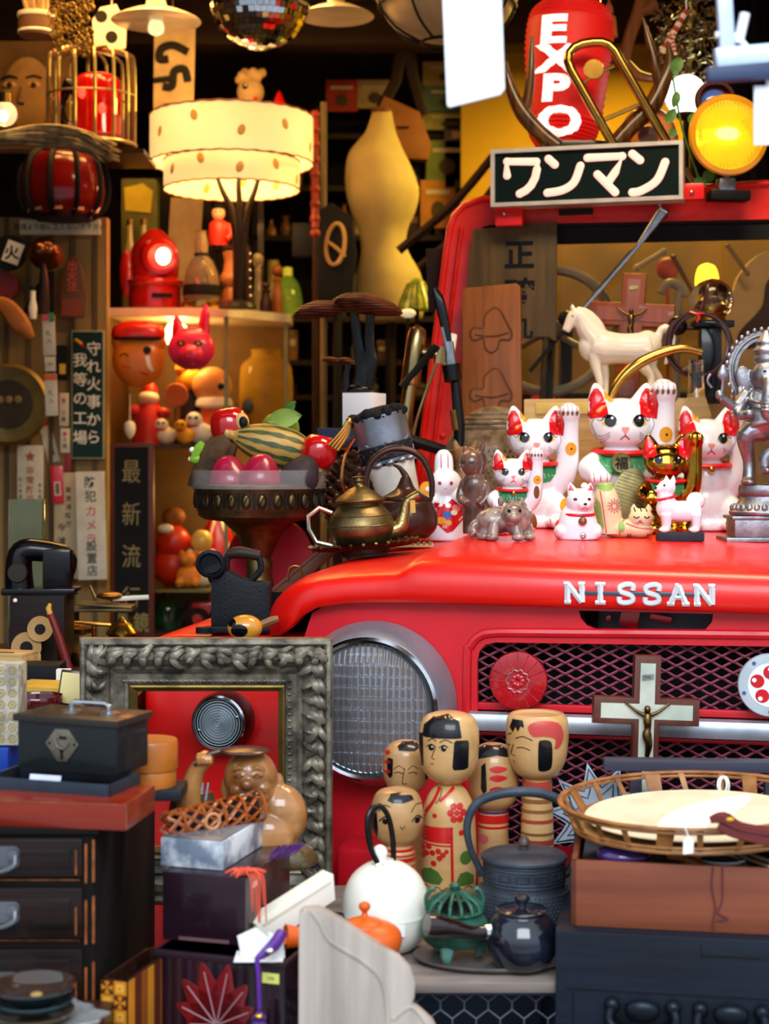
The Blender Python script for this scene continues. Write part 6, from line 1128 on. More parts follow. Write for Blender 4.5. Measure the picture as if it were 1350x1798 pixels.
for i in range(14): a = 2*pi*i/14; b.tube([(48*cos(a), 48*sin(a), 84), (42*cos(a), 42*sin(a), 100), (22*cos(a), 22*sin(a), 112), (8*cos(a), 8*sin(a), 116)], 4, sm=3, seg=6)
b.lathe([(18, 108), (14, 118), (8, 120), (10, 128), (6, 132), (0, 133)]); b.lathe([(40, 82), (20, 96), (0, 98)], BLKM); t.p('pierced_lid', b); b = MB(PAT); b.tube([(-46, 0, 78), (-50, 0, 106), (-40, 0, 122), (-34, 0, 118)], 4, sm=4); t.p('loop', b); b = MB(PAT); b.tube([(46, 0, 78), (50, 0, 106), (40, 0, 122), (34, 0, 118)], 4, sm=4); t.p('loop', b)
BG = mt('black_glaze', '0c0f16', .12, c2='1a2030', vs=30, coat=1., bump=.06, bs=90); zt_ = pbase(1.985)-6; t = Th('black_teapot', 'glossy black clay teapot with brown side handle on the oval tray', 'teapot', 916, zt_, 1.985); org(916, zt_); b = MB(BG); b.lathe([(36, 0), (50, 8), (63, 36), (62, 60), (50, 84), (42, 92), (42, 98), (46, 100), (44, 102)], sm=3, seg=48); b.tube([(58, -10, 50), (70, -16, 56)], [10, 7]); t.p('body', b); b = MB(BG); b.lathe([(41, 98), (36, 102), (16, 104), (8, 106), (9, 112), (14, 118), (12, 124), (0, 125)], sm=2); t.p('lid', b)
b = MB(mt('handle_dark_red', '1e0c0c', .2, coat=.8)); e = zt_-1690; b.tube([(-66, -12, 64), (-90, -22, 66), (-120, -34, 76), (-150, -46, 84), (-168, -52, 88)], [12, 12, 16, 20, 19], sm=4, seg=16); b.tube([(-56, -8, 62), (-68, -12, 64)], [14, 12], CHRW); t.p('side_handle', b)
# ------------------------------------------------------------------ right: dark chest, drawer box, basket, bench, crucifix, badge plates
CHB = mt('navy_black_wood', '10151f', .45, c2='1a2230', vs=12, wood=0, bump=.1); t, w_, d_ = bx3('dark_chest', 'navy black wooden chest with iron fittings under the drawer box', 'chest', (975, 1634), (1350, 1655), (1500, 1600), 1.905, 100, CHB, top=False)
c0 = P(975, 1634, Dz(1634, .7245)); c0.z = ZB; RZ = -9.5; uu = 1.94/F; t.root.location = c0; t.root.rotation_euler = (0, 0, rad(RZ)); t.u = uu; hC = (.7245-ZB)/uu
b = MB(CHB); b.box((350, 295, hC/2), (700, 590, hC), bev=2.5); b.box((350, -1, hC-100), (660, 2, 1.6), BLKM); b.box((30, -1, hC-180), (1.6, 2, 150), BLKM); b.box((250, -1, hC-22), (1.6, 2, 20), BLKM); b.box((300, -1, hC-31), (100, 2, 1.6), BLKM); t.p('carcass', b)
IR = mt('iron_fitting', '1a2028', .3, .6, bump=.1)
for cx in (150, 300):
    b = MB(IR); b.plate(circ(cx, hC-150, 62, 34, 24), 3, y=-4); b.tube([(cx-52, -12, hC-122), (cx-54, -22, hC-150), (cx, -28, hC-176), (cx+54, -22, hC-150), (cx+52, -12, hC-122)], 9, sm=5, seg=10); b.ell((cx-52, -10, hC-122), (14, 12, 15)); b.ell((cx+52, -10, hC-122), (14, 12, 15)); b.ell((cx, -14, hC-128), (30, 12, 20)); t.p('drop_handle', b)
DBW = mt('drawer_wood', '6e3420', .5, c2='8c4a2e', vs=10, wood=0, bump=.12); c0 = P(1003, 1626, Dz(1626, .7245)); c0.z = .7250; uu = 1.93/F
t = Th('drawer_box', 'reddish brown wooden drawer box full of small tools', 'box', 0, 0, 1.93, rz=-9.5, loc=c0); t.u = uu; b = MB(DBW); Wd, Dd, Hd = 470, 400, 116
for c, d in (((Wd/2, 5, Hd/2), (Wd, 10, Hd)), ((Wd/2, Dd-5, Hd/2), (Wd, 10, Hd)), ((5, Dd/2, Hd/2), (10, Dd, Hd)), ((Wd-5, Dd/2, Hd/2), (10, Dd, Hd))): b.box(c, d, bev=1.5)
b.box((Wd/2, Dd/2, 5), (Wd-4, Dd-4, 10)); t.p('box', b); b = MB(mt('maroon_thread', '5a2030', .7)); b.tube([(246, -3, Hd), (244, -4, 80), (250, -3, 44), (246, -4, 10), (258, -4, -30), (246, -4, -50)], 1.3, sm=5, seg=5); b.tube([(262, -3, Hd), (262, -4, 60), (254, -4, 36), (272, -4, 26), (252, -4, 22)], 1.3, sm=5, seg=5); t.p('thread', b)
bmx = Tm(*c0) @ Rm(-9.5) @ Sm(uu)
def inb(x, y, z): return bmx @ Vector((x, y, z))
b = MB(WDD); b.box((Wd/2, Dd/2, 50), (Wd-30, Dd-30, 76)); solo('packing_board', 'dark packing board under the tools inside the drawer box', 'board', b, 0, 0, 1.93, rz=-9.5, loc=c0+Vector((0, 0, .005)), u=uu)
def itm(name, label, cat, b, x, y, z, rz=0, **k): return solo(name, label, cat, b, 0, 0, 1.93, rz=rz-9.5, loc=inb(x, y, z), u=uu, **k)
b = MB(mt('purple_glaze', '1e1428', .08, coat=1, c2='4a2a7a', vs=8)); b.ell((0, 0, 20), (50, 40, 22)); b.lathe([(20, 40), (24, 42), (0, 44)]); itm('glazed_pot', 'dark purple glossy lidded pot in the drawer box', 'pot', b, 90, 70, 92)
b = MB(WDO); b.box((0, 0, 10), (110, 26, 12), bev=3, mx=Rm(18, 'Y')); b.box((-40, 0, 22), (30, 40, 10), bev=3); itm('wooden_plane', 'small orange wooden clapper in the drawer box', 'wooden tool', b, 225, 50, 94, rz=-24)
b = MB(CHR)
b.tube([(-90, 0, 40), (0, 0, 14), (90, 8, 6)], [3, 5, 4], sm=4); b.tube([(-90, 10, 44), (0, 12, 20), (90, 30, 6)], [3, 5, 4], sm=4); itm('metal_tongs', 'shiny metal tongs lying across the drawer box', 'tongs', b, 320, 50, 100, rz=-30)
b = MB(WHT); b.lathe([(20, 0), (44, 8), (52, 16), (50, 17), (40, 10), (0, 5)], sm=2); itm('white_dish', 'white dish inside drawer box near the tongs', 'dish', b, 262, 130, 86)
b = MB(BLK); b.lathe([(30, 0), (60, 12), (66, 24), (62, 24), (40, 8), (0, 6)], sm=2); itm('black_dish', 'black round dish at the back of the drawer box', 'dish', b, 370, 200, 86)
# basket
t = Th('bamboo_basket', 'shallow round bamboo basket with open slatted rim on the drawer box', 'basket', 1218, 1450, 2.06, ry=-2); BK2 = mt('aged_bamboo', '7a4a22', .45, c2='a8703a', vs=30); b = MB(BK2); RB = 232
ring = lambda r, z, n=64: [(r*cos(a), r*sin(a), z) for a in [2*pi*i/n for i in range(n)]]
b.tube(ring(RB, 48), 5.4, closed=True, flat=.6); b.tube(ring(RB-2, 41), 3, closed=True); t.p('rim', b); b = MB(BK2); b.tube(ring(RB-22, 4), 3.6, closed=True); b.tube(ring(RB-18, 12), 2.4, closed=True); t.p('lower_hoop', b)
for i in range(22): 
    a = 2*pi*i/22; b = MB(BK2); w_ = .022 if i % 3 else .06; b.add([((RB-22)*cos(a-w_), (RB-22)*sin(a-w_), 4), ((RB-22)*cos(a+w_), (RB-22)*sin(a+w_), 4), (RB*cos(a+w_*1.2+.05*(i % 2)), RB*sin(a+w_*1.2+.05*(i % 2)), 50), (RB*cos(a-w_+.05*(i % 2)), RB*sin(a-w_+.05*(i % 2)), 50)]+[((RB-25)*cos(a-w_), (RB-25)*sin(a-w_), 4), ((RB-25)*cos(a+w_), (RB-25)*sin(a+w_), 4), ((RB-3)*cos(a+w_*1.2+.05*(i % 2)), (RB-3)*sin(a+w_*1.2+.05*(i % 2)), 50), ((RB-3)*cos(a-w_+.05*(i % 2)), (RB-3)*sin(a-w_+.05*(i % 2)), 50)], [(0, 1, 2, 3), (7, 6, 5, 4), (0, 4, 5, 1), (1, 5, 6, 2), (2, 6, 7, 3), (3, 7, 4, 0)]); t.p('slat', b)
b = MB(mt('woven_base', '8a6a3c', .6, c2='a8844c', vs=60)); b.lathe([(0, 0), (RB-22, 1), (RB-22, 5), (0, 4)], seg=56); t.p('base', b)
t = Th('paper_fan', 'round cream and white paper fan lying in the bamboo basket', 'fan', 1225, 1440, 2.06, ry=-2); b = MB(mt('fan_cream', 'e2d2b4', .7)); b.lathe([(0, 8), (196, 8), (198, 10), (196, 12), (0, 12)], seg=56); t.p('leaf', b); b = MB(WPAPER); b.add([(x, y, 12.6) for x, y in cr_([(-90, -120), (-40, 20), (60, 110), (120, 120), (80, 20), (10, -60), (-20, -150)], 5, True)], [tuple(range(35))]); 
for k in range(9): b.box((-30+k*7, -60+k*16, 13), (14, 2, .6), mt('grey_print', '9a9a9a', .7))
t.p('white_panel', b)
LRD = mt('red_lacquer_tool', '6a140e', .2, coat=.9); t = Th('red_tongs', 'pair of red lacquered tongs resting on the basket rim', 'tongs', 1310, 1470, 1.86, loc=P(1310, 1470, 1.86)); org(1310, 1470); b = MB(LRD)
b.tube([q(1246, 1440), q(1270, 1436), q(1300, 1452), q(1360, 1462), q(1400, 1466)], [6, 11, 9, 9, 9], sm=4, flat=.7); b.tube([q(1262, 1452, 6), q(1290, 1464, 6), q(1350, 1478, 6), q(1400, 1484, 6)], [7, 9, 9, 9], sm=4, flat=.7); b.ell(q(1280, 1437, -8), (7, 3, 3.5), YEL); t.p('arm', b)
t = Th('price_tag', 'small white paper tag hanging from the basket rim', 'tag', 1208, 1500, 1.845); b = MB(WPAPER); b.plate([(-9, 0), (9, 2), (10, 24), (2, 32), (-8, 25)], 1.2); t.p('tag', b); b = MB(WPAPER); b.tube([(1, 0, 29), (-4, 2, 44), (0, 8, 56)], 1); t.p('string', b)
b = MB(mt('white_string', 'e8e4dc', .7)); b.tube([(8*cos(a), 0, 14+14*sin(a)) for a in [2*pi*i/20 for i in range(20)]], 2, closed=True); b.tube([(4+8*cos(a), 1, 12+16*sin(a)) for a in [2*pi*i/20 for i in range(20)]], 2, closed=True); solo('string_loop', 'white string loop on the far rim of the bamboo basket', 'string', b, 1268, 1392, 2.2)
# bench, star plate, second crucifix
zC = .7245; pb = lambda D: HZ+(H-zC)*F/D
t = Th('small_bench', 'dark blue wooden bench rail standing behind the bamboo basket', 'bench', 1215, pb(2.27), 2.27, rz=-4); org(1215, pb(2.27)); b = MB(mt('bench_wood', '2a2a38', .45, c2='40404e', vs=12, wood=0)); b.box(q(1225, 1343, 0), (330, 34, 20), bev=3); t.p('rail', b)
for x in (1117, 1266, 1350): b = MB(mt('bench_wood', '2a2a38', .45)); b.box((x-1215, 0, (pb(2.27)-1352)/2), (20, 22, pb(2.27)-1352), bev=2); t.p('leg', b)
t = Th('star_plate', 'grey scalloped metal star plate leaning behind the bamboo basket', 'metal plate', 1075, pb(2.34), 2.34, rx=-6); org(1075, pb(2.34)); SP = mt('star_metal', 'a8b4c2', .4, .1, var=.1); ctr = q2(1052, 1436)
def star(k): return [(ctr[0]+k*(86 if i % 4 == 2 else 62 if i % 4 in (1, 3) else 52)*cos(2*pi*i/40+.2), ctr[1]+k*(86 if i % 4 == 2 else 62 if i % 4 in (1, 3) else 52)*sin(2*pi*i/40+.2)) for i in range(40)]
b = MB(SP); b.plate(star(1.12), 5); t.p('plate', b); b = MB(mt('star_edge', '3a4450', .4, .4)); b.tube([(x, -1, z) for x, z in star(1.0)], 1.6, closed=True, seg=5); b.tube([(x, -1, z) for x, z in star(.74)], 1.4, closed=True, seg=5); t.p('border', b)
PEARL = mt('mother_of_pearl', 'd8d6c4', .2, c2='a8b4a4', vs=14, coat=.8)
crucifix('wooden crucifix with pearl inlay and silver figure in front of the grille', 1128, pb(2.37), 2.37, mt('crucifix_brown', '5a2a1a', .4, var=.2, wood=2, coat=.3), 188, pb(2.37)-1152, pb(2.37)-1250, 48, inlay=PEARL, ry=2, fig=.92, rx=-1)
# round plates hung on the grille
GP = lambda px, py, yl: CMX @ Vector(cq(px, py, yl))
RDG = mt('ruby_glass', '9a0c18', .15, c2='c01020', coat=1.); l_ = GP(910, 1195, -.02); t = Th('red_reflector', 'round ruby red fluted disc fixed on the grille mesh', 'reflector', 0, 0, l_.y, rz=-TH, loc=l_); b = MB(RDG); b.lathe([(50, -6), (52, 0), (50, 6), (30, 10), (18, 9), (0, 8)], seg=56, mx=bx)
for i in range(16): a = 2*pi*i/16; b.tube([(20*cos(a), -10.5, 20*sin(a)), (49*cos(a), -7, 49*sin(a))], .9, seg=4)
b.tube([(19*cos(a)*(1+.08*cos(10*a)), -10, 19*sin(a)*(1+.08*cos(10*a))) for a in [2*pi*i/60 for i in range(60)]], 1.6, mt('reflector_rim', 'b0686a', .3, .5), closed=True); t.p('disc', b); b = MB(RDG); 
for i in range(8): a = 2*pi*i/8; b.ell((8*cos(a), -11, 8*sin(a)), (5, 2, 5))
t.p('centre_flower', b)
l_ = GP(1352, 1203, -.02); t = Th('round_badge', 'round white enamel badge with red blossoms on the grille edge', 'badge', 0, 0, l_.y, rz=-TH, loc=l_); b = MB(mt('badge_silver', 'c2ccd4', .35, .3)); b.lathe([(54, -4), (56, 0), (54, 4), (40, 5), (0, 5)], seg=56, mx=bx); t.p('rim', b); b = MB(WHT); b.lathe([(0, 6), (38, 6), (39, 4)], seg=48, mx=bx); 
for k in range(5):
    a = 2*pi*k/5+pi/2; x, z = 23*cos(a), 23*sin(a); b.add([(p, -6.6, r) for p, r in circ(x, z, 12, n=20)], [tuple(range(20))[::-1]], REDP); b.add([(p, -7.0, r) for p, r in circ(x*1.25, z*1.25, 4, n=12)], [tuple(range(12))[::-1]], WHT)
for k in range(5): a = 2*pi*k/5+pi/2+.63; b.add([(p, -5.6, r) for p, r in circ(47*cos(a), 47*sin(a), 4, n=5)], [tuple(range(5))[::-1]], mt('badge_blue', '4a5a8a', .4))
t.p('face', b)
# ------------------------------------------------------------------ close to the lens, hanging at the shop front
t = Th('hanging_card', 'large blurred white card hanging at the top near the viewer', 'card', 835, 188, 1.62, rz=-4, ry=-2); b = MB(mt('bright_card', 'f4f8ff', .6, var=.0)); b.plate([(-46, 2), (44, 20), (52, 30), (52, 330), (-52, 330), (-50, 6)], 6, bev=2); t.p('card', b); b = MB(BLK); b.tube([(0, 3, 328), (0, 3, 900)], 2); t.p('string', b)
t = Th('hanging_bracket', 'blurred pale blue metal bracket hanging at top corner near viewer', 'bracket', 1300, 150, 1.66); BLU = mt('pale_blue_metal', 'b8c8e6', .4, .2); org(1300, 150); b = MB(BLU); b.box(q(1272, 10), (26, 20, 210), bev=3, mx=Rm(-3, 'Y')); b.box(q(1320, 98), (130, 26, 34), bev=4, mx=Rm(-5, 'Y')); b.box(q(1272, -330), (24, 20, 480)); t.p('frame', b); b = MB(mt('shadow_blue', '243458', .5)); b.box(q(1300, 128, 4), (120, 30, 26), bev=4, mx=Rm(-4, 'Y')); t.p('clamp', b); b = MB(WHT); b.tube([q(1256, 62), q(1280, 60), q(1304, 76), q(1314, 90)], 6, sm=4); b.tube([q(1296, 76), q(1308, 24)], 9); t.p('hook', b)
b = MB(mt('bright_card', 'f4f8ff', .6)); b.plate([(-22, 0), (40, 0), (40, 104), (-22, 104)], 5, bev=2); b.tube([(4, 2, 104), (4, 2, 150)], 5); solo('hanging_tag', 'blurred white tag hanging below the pale blue bracket', 'tag', b, 1346, 254, 1.67)
# ------------------------------------------------------------------ back of the shop
def pan(name, label, cat, px0, py0, px1, py1, D, m, th=6, rz=0, ry=0, extra=None, group=None, bev=1):
    """a flat board with real thickness, given by its photo rectangle; extra(b) paints on it in pixel coordinates"""
    cx = (px0+px1)/2; org(cx, py1); b = MB(m); b.box((0, th/2, (py1-py0)/2), (px1-px0, th, py1-py0), bev=bev)
    if extra: extra(b)
    return solo(name, label, cat, b, cx, py1, D, rz=rz, ry=ry, group=group)
AMB_ = mt('amber_board', '7a5c30', .7, var=.25, wood=2, vs=6)
b = MB(mt('partition_boards', '94743e', .7, var=.2, wood=2, vs=5)); D = 4.45; x0, x1 = P(-120, 0, D).x, P(190, 0, D).x; z1 = zpy(384, D); b.box(((x0+x1)/2, D, z1/2), (x1-x0, .05, z1))
for i in range(8): b.box((x0+(x1-x0)*(i+.5)/8, D-.028, z1/2), (.012, .01, z1), mt('batten', '5a4626', .7))
struct('wall_partition', b)
b = MB(mt('yellow_plaster', 'b48c14', .8, var=.1, vs=4)); b.box((P(1120, 0, 5.4).x, 5.4, 2.4), (1.2, .04, .72)); struct('wall_yellow', b)
b = MB(mt('brown_panel', '5a3c1a', .7, var=.4, vs=4)); b.box((P(1250, 0, 5.2).x, 5.15, 1.02), (1.5, .04, 2.04)); struct('wall_brown', b)
# --- wall of signs
W = WPAPER; DS = 4.40
pan('long_sign', 'long cream sign with black writing along the top of the signboard wall', 'sign', 34, 385, 176, 412, DS, mt('sign_cream', 'e0d0a8', .6), extra=lambda b: b.text('白線より前に立たないで下さい', 11.5, INK, (0, -.6, 14), .01))
GSG = mt('sign_dark_green', '0a2a20', .5)
pan('green_sign', 'tall dark green enamel sign with two columns of white characters', 'sign', 125, 580, 183, 806, DS, mt('sign_rim', 'a09a78', .5), extra=lambda b: (b.box((0, -.6, 113), (53, 1, 220), GSG), b.text('守れ火事から', 26, CREAM, (11, -1.6, 194), .008, vert=31), b.text('我等の工場', 26, CREAM, (-13, -1.6, 174), .008, vert=34), b.tube([(-22, -1.5, 210), (-16, -2, 206), (-10, -2, 202)], 3, YEL, seg=5), b.tube([(-12, -1.5, 200), (-6, -2, 197)], 2.5, REDP, seg=5)))
pan('camera_sign', 'tall white notice with black and red characters beside the black brush-writing board', 'sign', 137, 828, 188, 1018, DS-.06, mt('notice_white', 'd2c8b0', .6), ry=-1.5, extra=lambda b: (b.text('防犯', 21, INK, (0, -.7, 172), .008, vert=25), b.text('カメラ', 21, mt('notice_red', 'c8503c', .5), (0, -.7, 121), .01, vert=25), b.text('設置店', 20, INK, (0, -.7, 60), .008, vert=22)))
pan('wooden_plaque', 'beige wooden plaque with small brush writing left of the white notice', 'sign', 95, 830, 137, 1016, DS-.03, mt('plaque_beige', 'b8a47c', .6), extra=lambda b: (b.text('東京消防庁', 11, INK, (4, -.7, 156), .01, vert=15), b.text('今浦', 15, INK, (-8, -.7, 90), .01, vert=24)))
pan('star_placard', 'white placard with red star and red characters on the signboard wall', 'sign', 30, 782, 76, 892, DS-.03, mt('placard_white', 'd0c4a4', .6), extra=lambda b: (b.add([((10 if i % 2 == 0 else 5)*sin(pi*i/5), -.8, 90+(10 if i % 2 == 0 else 5)*cos(pi*i/5)) for i in range(10)], [tuple(range(10))], mt('placard_red', 'b04a2c', .6)), b.text('非常階段', 15, mt('placard_red', 'b04a2c', .6), (0, -.8, 66), .015, vert=17), b.text('防火管理', 7, INK, (-17, -.8, 50), vert=10), b.text('責任者', 7, INK, (17, -.8, 40), vert=10)))
BB = mt('blackboard_lacquer', '080504', .6); pan('calligraphy_sign', 'tall black brush-writing board in a red brown frame', 'sign board', 192, 778, 270, 1118, DS-.02, mt('frame_redbrown', '5a2410', .5), extra=lambda b: (b.box((0, -.8, 172), (60, 1.6, 322), BB), b.text('最新流行', 44, mt('gold_script', '8f7c48', .5), (0, -2, 290), .0, sx=.8, vert=74), b.text('眼鏡', 36, mt('gold_script', '8f7c48', .5), (4, -2, 26), .012, sx=.8)) , th=10, rz=-6)
# small plates and tags
for nm, lb, r in (('small_notice', 'small white notice with red diamond below the brown case sign', (104, 690, 120, 748)), ('small_notice', 'small pink grey notice just above the red alarm plate', (106, 752, 122, 795)), ('red_plate', 'small dark red plate beside the hanging tags', (113, 796, 124, 828))): 
    pan(nm, lb, 'sign', *r, DS-.02, mt('red_tin', '8a1c18', .5) if nm == 'red_plate' else mt('notice_white', 'd2c8b0', .6), extra=(lambda b, r=r: (b.box((0, -.8, (r[3]-r[1])*.78), (6, 1, 6), REDP, mx=Rm(45, 'Y')), b.text('土蔵', 9, INK, (0, -.8, 24), vert=12))) if nm != 'red_plate' else None)
TAGW = mt('tag_white', 'd8ccb4', .6)
for lb, r, ty in (('topmost hanging price strip with green and red end', (76, 552, 98, 624), 0), ('short white paper tag hanging beneath the topmost strip', (79, 626, 98, 652), 1), ('hanging price strip with orange end above the slanted tag', (80, 656, 102, 730), 2)):
    pan('hanging_tag', lb, 'tag', *r, 4.2, TAGW, th=2, ry=-2, group='price strips hanging before the signboard wall', extra=lambda b, r=r, ty=ty: (b.box((0, -.5, (r[3]-r[1])-6), (r[2]-r[0], 1, 11), (REDP, TAGW, mt('tag_orange', 'd8642c', .6))[ty]), b.text('札入' if ty != 1 else '字', 11, mt('grey_brown_ink', '6a5a44', .6), (0, -.6, (r[3]-r[1])*.55), vert=14), b.box((6, -.8, (r[3]-r[1])-5), (8, 1, 16), GRN) if ty == 0 else None))
pan('hanging_tag', 'slanted white hanging tag with red end above the red tag', 'tag', 84, 738, 106, 812, 4.42, TAGW, th=2, ry=-14, group='price strips hanging before the signboard wall', extra=lambda b: (b.box((0, -.5, 70), (22, 1, 8), REDP), b.box((2, -.8, 26), (6, 1, 26), mt('grey_brown_ink', '6a5a44', .6))))
pan('hanging_tag', 'bright red hanging tag with a small grey window', 'tag', 92, 818, 113, 884, 4.362, REDP, th=2, ry=-3, group='price strips hanging before the signboard wall', extra=lambda b: (b.box((0, -.6, 26), (11, 1, 24), TAGW), b.box((0, -.9, 26), (7, 1, 19), mt('grey_brown_ink', '6a5a44', .6))))
# emblem disc, horn, charm plaque, red disc, orange gourd shell, round dish
bx_ = Rm(90, 'X')
def disc(name, label, cat, px, py, r, D, m, th=8, prof=None, extra=None, rz=0):
    b = MB(m); b.lathe(prof or [(r*.96, -th/2), (r, 0), (r*.96, th/2), (0, th/2)], seg=40, mx=bx_)
    if extra: extra(b)
    return solo(name, label, cat, b, px, py, D, rz=rz)
disc('emblem_disc', 'black round emblem disc with white marks at edge of the sign wall', 'disc', 16, 444, 32, DS-.04, BLKM, extra=lambda b: (b.box((8, -5, 0), (30, 1, 38), CREAM, mx=Rm(20, 'Y')), b.text('火', 26, INK, (6, -6, 0), .03)))
disc('red_disc', 'plain dark red round plate below the black emblem disc', 'disc', 4, 503, 29, DS-.03, mt('dark_red_tin', '7a1414', .4))
t = Th('brass_horn', 'copper brown bulb horn hanging on the signboard wall', 'horn', 78, 560, DS-.12); CPR = mt('copper_brown', '6a3e22', .28, .9, var=.2); b = MB(CPR); b.lathe([(8, 26), (14, 22), (24, 4), (30, -8), (31, -10), (26, -6), (10, 10), (0, 14)], sm=2, c=(4, 0, 118), mx=Rm(80, 'X') @ Rm(16, 'Y')); b.ell((-4, -20, 118), (17, 15, 16)); t.p('bell', b); b = MB(mt('dark_grip', '2c1410', .4)); b.tube([(0, -10, 98), (0, -6, 60), (0, -4, 10)], [4, 9, 10], sm=4); t.p('grip', b); b = MB(BLKM); b.plate([(-40, 10), (16, 10), (16, 84), (4, 84), (-24, 50)], 6, y=8); t.p('bracket', b)
t = Th('charm_plaque', 'wooden spearhead charm with red characters on the signboard wall', 'charm', 128, 558, DS-.04); b = MB(mt('charm_wood', '6a4020', .5)); b.plate([(-20, 0), (20, 0), (24, 36), (16, 84), (10, 102), (0, 112), (-10, 102), (-17, 84), (-24, 36)], 6, bev=1.5); t.p('board', b); b = MB(mt('charm_red', 'e85028', .5)); b.text('出火注', 19, None, (-1, -1, 92), .02, vert=18); b.box((-2, -1, 18), (36, 3, 30), mt('charm_orange', '8a3c1a', .5)); t.p('lettering', b)
t = Th('key_case', 'small dark key case with an orange tab behind the hanging tags', 'case', 108, 668, DS-.03); b = MB(BLKM); b.plate(rrect(-11, 0, 10, 62, 6), 10); t.p('case', b); b = MB(YEL); b.box((2, -2, 20), (10, 3, 18)); t.p('tab', b)
b = MB(mt('orange_shell', 'a8601c', .5)); b.tube([(-20, 0, 70), (0, 0, 60), (24, 0, 30), (44, 0, 6)], [10, 16, 18, 6], sm=4, flat=.5); solo('orange_horn', 'orange curved horn shell at the left edge of the sign wall', 'horn', b, 12, 600, 4.25)
t = Th('wall_clock', 'big round dim brass dish clock behind the hanging tags', 'clock', 16, 710, DS-.06); b = MB(mt('dull_dish', '7a6430', .45, .5, var=.2)); b.lathe([(70, 4), (72, 0), (66, -8), (44, -2), (0, 0)], seg=48, mx=Rm(-90, 'X') @ Sm(1, 1, 1)); t.p('dish', b); b = MB(mt('dish_inner', '3a2c12', .5)); b.lathe([(42, 4), (42, 8), (0, 8)], seg=40, mx=bx_); 
for k in (-14, 2, 18): b.ell((k, -10, 8), (7, 2, 7), mt('dull_dot', '8a7038', .5))
t.p('face', b)
t = Th('charm_bottle', 'little cream bottle with black cap hung under the brass horn', 'charm', 56, 560, DS-.14); b = MB(CREAM); b.lathe([(6, 0), (8, 20), (5, 34), (5, 50)], c=(2, 0, 0)); t.p('bottle', b); b = MB(BLKM); b.lathe([(6, 50), (6, 56), (0, 58)], c=(2, 0, 0)); t.p('cap', b)
# --- shelf with cage, beacon, lantern, plume, above the partition
b = MB(WDD); b.box((0, 60, -4), (330, 150, 8)); solo('wall_shelf', 'dark wooden shelf under the birdcage', 'shelf', b, 90, 264, 4.30)
CG = mt('cage_wire', 'b8a27c', .3, .9)
t = Th('birdcage', 'pale wire birdcage with rounded top holding a red beacon', 'birdcage', 160, 259, 4.38); b = MB(CG)
for i in range(14):
    a = 2*pi*i/14; r = 76; b.tube([(r*cos(a), r*sin(a)*.8, 0), (r*cos(a), r*sin(a)*.8, 140), (r*.9*cos(a), r*.9*sin(a)*.8, 162), (r*.6*cos(a), r*.6*sin(a)*.8, 170), (0, 0, 172)], 3, sm=3, seg=6)
t.p('bars', b); b = MB(CG); b.tube([(77*cos(a), 62*sin(a), 4) for a in [2*pi*i/40 for i in range(40)]], 4, closed=True); b.tube([(77*cos(a), 62*sin(a), 90) for a in [2*pi*i/40 for i in range(40)]], 2, closed=True); b.lathe([(0, 0), (78, 0), (78, 3), (0, 3)], sy=.8, m=mt('copper_tray', '7a4420', .4, .6)); t.p('tray', b)
RDOME = mt('red_beacon', 'b80c08', .12, coat=1, emit=.12)
t = Th('beacon_lamp', 'red dome beacon lamp inside the wire birdcage', 'lamp', 172, 255, 4.38); b = MB(RDOME); b.lathe([(42, 14), (42, 100), (38, 116), (24, 124), (0, 126)], sm=3, seg=36); t.p('dome', b); b = MB(mt('beacon_base', '8a2c10', .4)); b.lathe([(46, 0), (46, 14), (42, 16)]); t.p('base', b); b = MB(mt('red_bulb', 'ff3020', .3, emit=5)); b.ell((14, -40, 56), (7, 4, 9)); b.ell((-20, -37, 84), (8, 4, 10)); t.p('bulb', b)
t = Th('handset', 'black handset standing between cage bars beside red beacon', 'handset', 118, 258, 4.36); b = MB(BLK); b.tube([(0, 0, 30), (-12, 0, 66), (0, 0, 104)], [8, 8, 8], sm=4); b.ell((4, -4, 106), (13, 12, 16)); b.ell((6, -4, 30), (13, 12, 14)); t.p('handset', b)
b = MB(mt('straw_plume', '9a845a', .7, c2='6a5636', vs=40)); R_ = random.Random(21)
for k in range(90):
    z0 = R_.uniform(-14, 14); e = R_.uniform(-1, 1); b.tube([(-130, R_.uniform(-20, 20), z0*.5+6), (-20, R_.uniform(-20, 20), 16+e*14), (60, R_.uniform(-20, 20), 10+e*16), (110+R_.uniform(-20, 22), R_.uniform(-14, 14), -14+e*16)], [3, 4, 3, .8], sm=4, seg=5)
solo('straw_plume', 'long drooping dried straw plume below the birdcage', 'dried plant', b, 80, 256, 4.05)
t = Th('caged_lantern', 'red glass barrel lantern behind black cage straps', 'lantern', 112, 386, 4.32); b = MB(mt('dim_red_glass', '560808', .2, coat=.5, c2='7e0c0c', vs=8)); b.lathe([(44, 2), (66, 20), (72, 60), (64, 100), (44, 116), (0, 118)], sm=3); t.p('glass', b); b = MB(BLKM)
for i in range(10): a = 2*pi*i/10+.2; b.tube([(48*cos(a), 48*sin(a), 2), (72*cos(a), 72*sin(a), 24), (77*cos(a), 77*sin(a), 62), (68*cos(a), 68*sin(a), 102), (46*cos(a), 46*sin(a), 120)], 5, sm=3, seg=6, flat=.5)
b.lathe([(50, 0), (50, 8), (0, 8)]); b.lathe([(48, 116), (44, 126), (20, 130), (0, 130)]); t.p('cage', b); b = MB(mt('cream_flame', 'c88a5a', .6)); 
for i in range(5): a = pi+pi*(i+.5)/5; b.plate([(-10, 0), (10, 0), (8, 26), (-8, 26)], 2, mx=Tm(62*cos(a), 62*sin(a), 10) @ Rm(math.degrees(a)+90))
t.p('label_band', b)
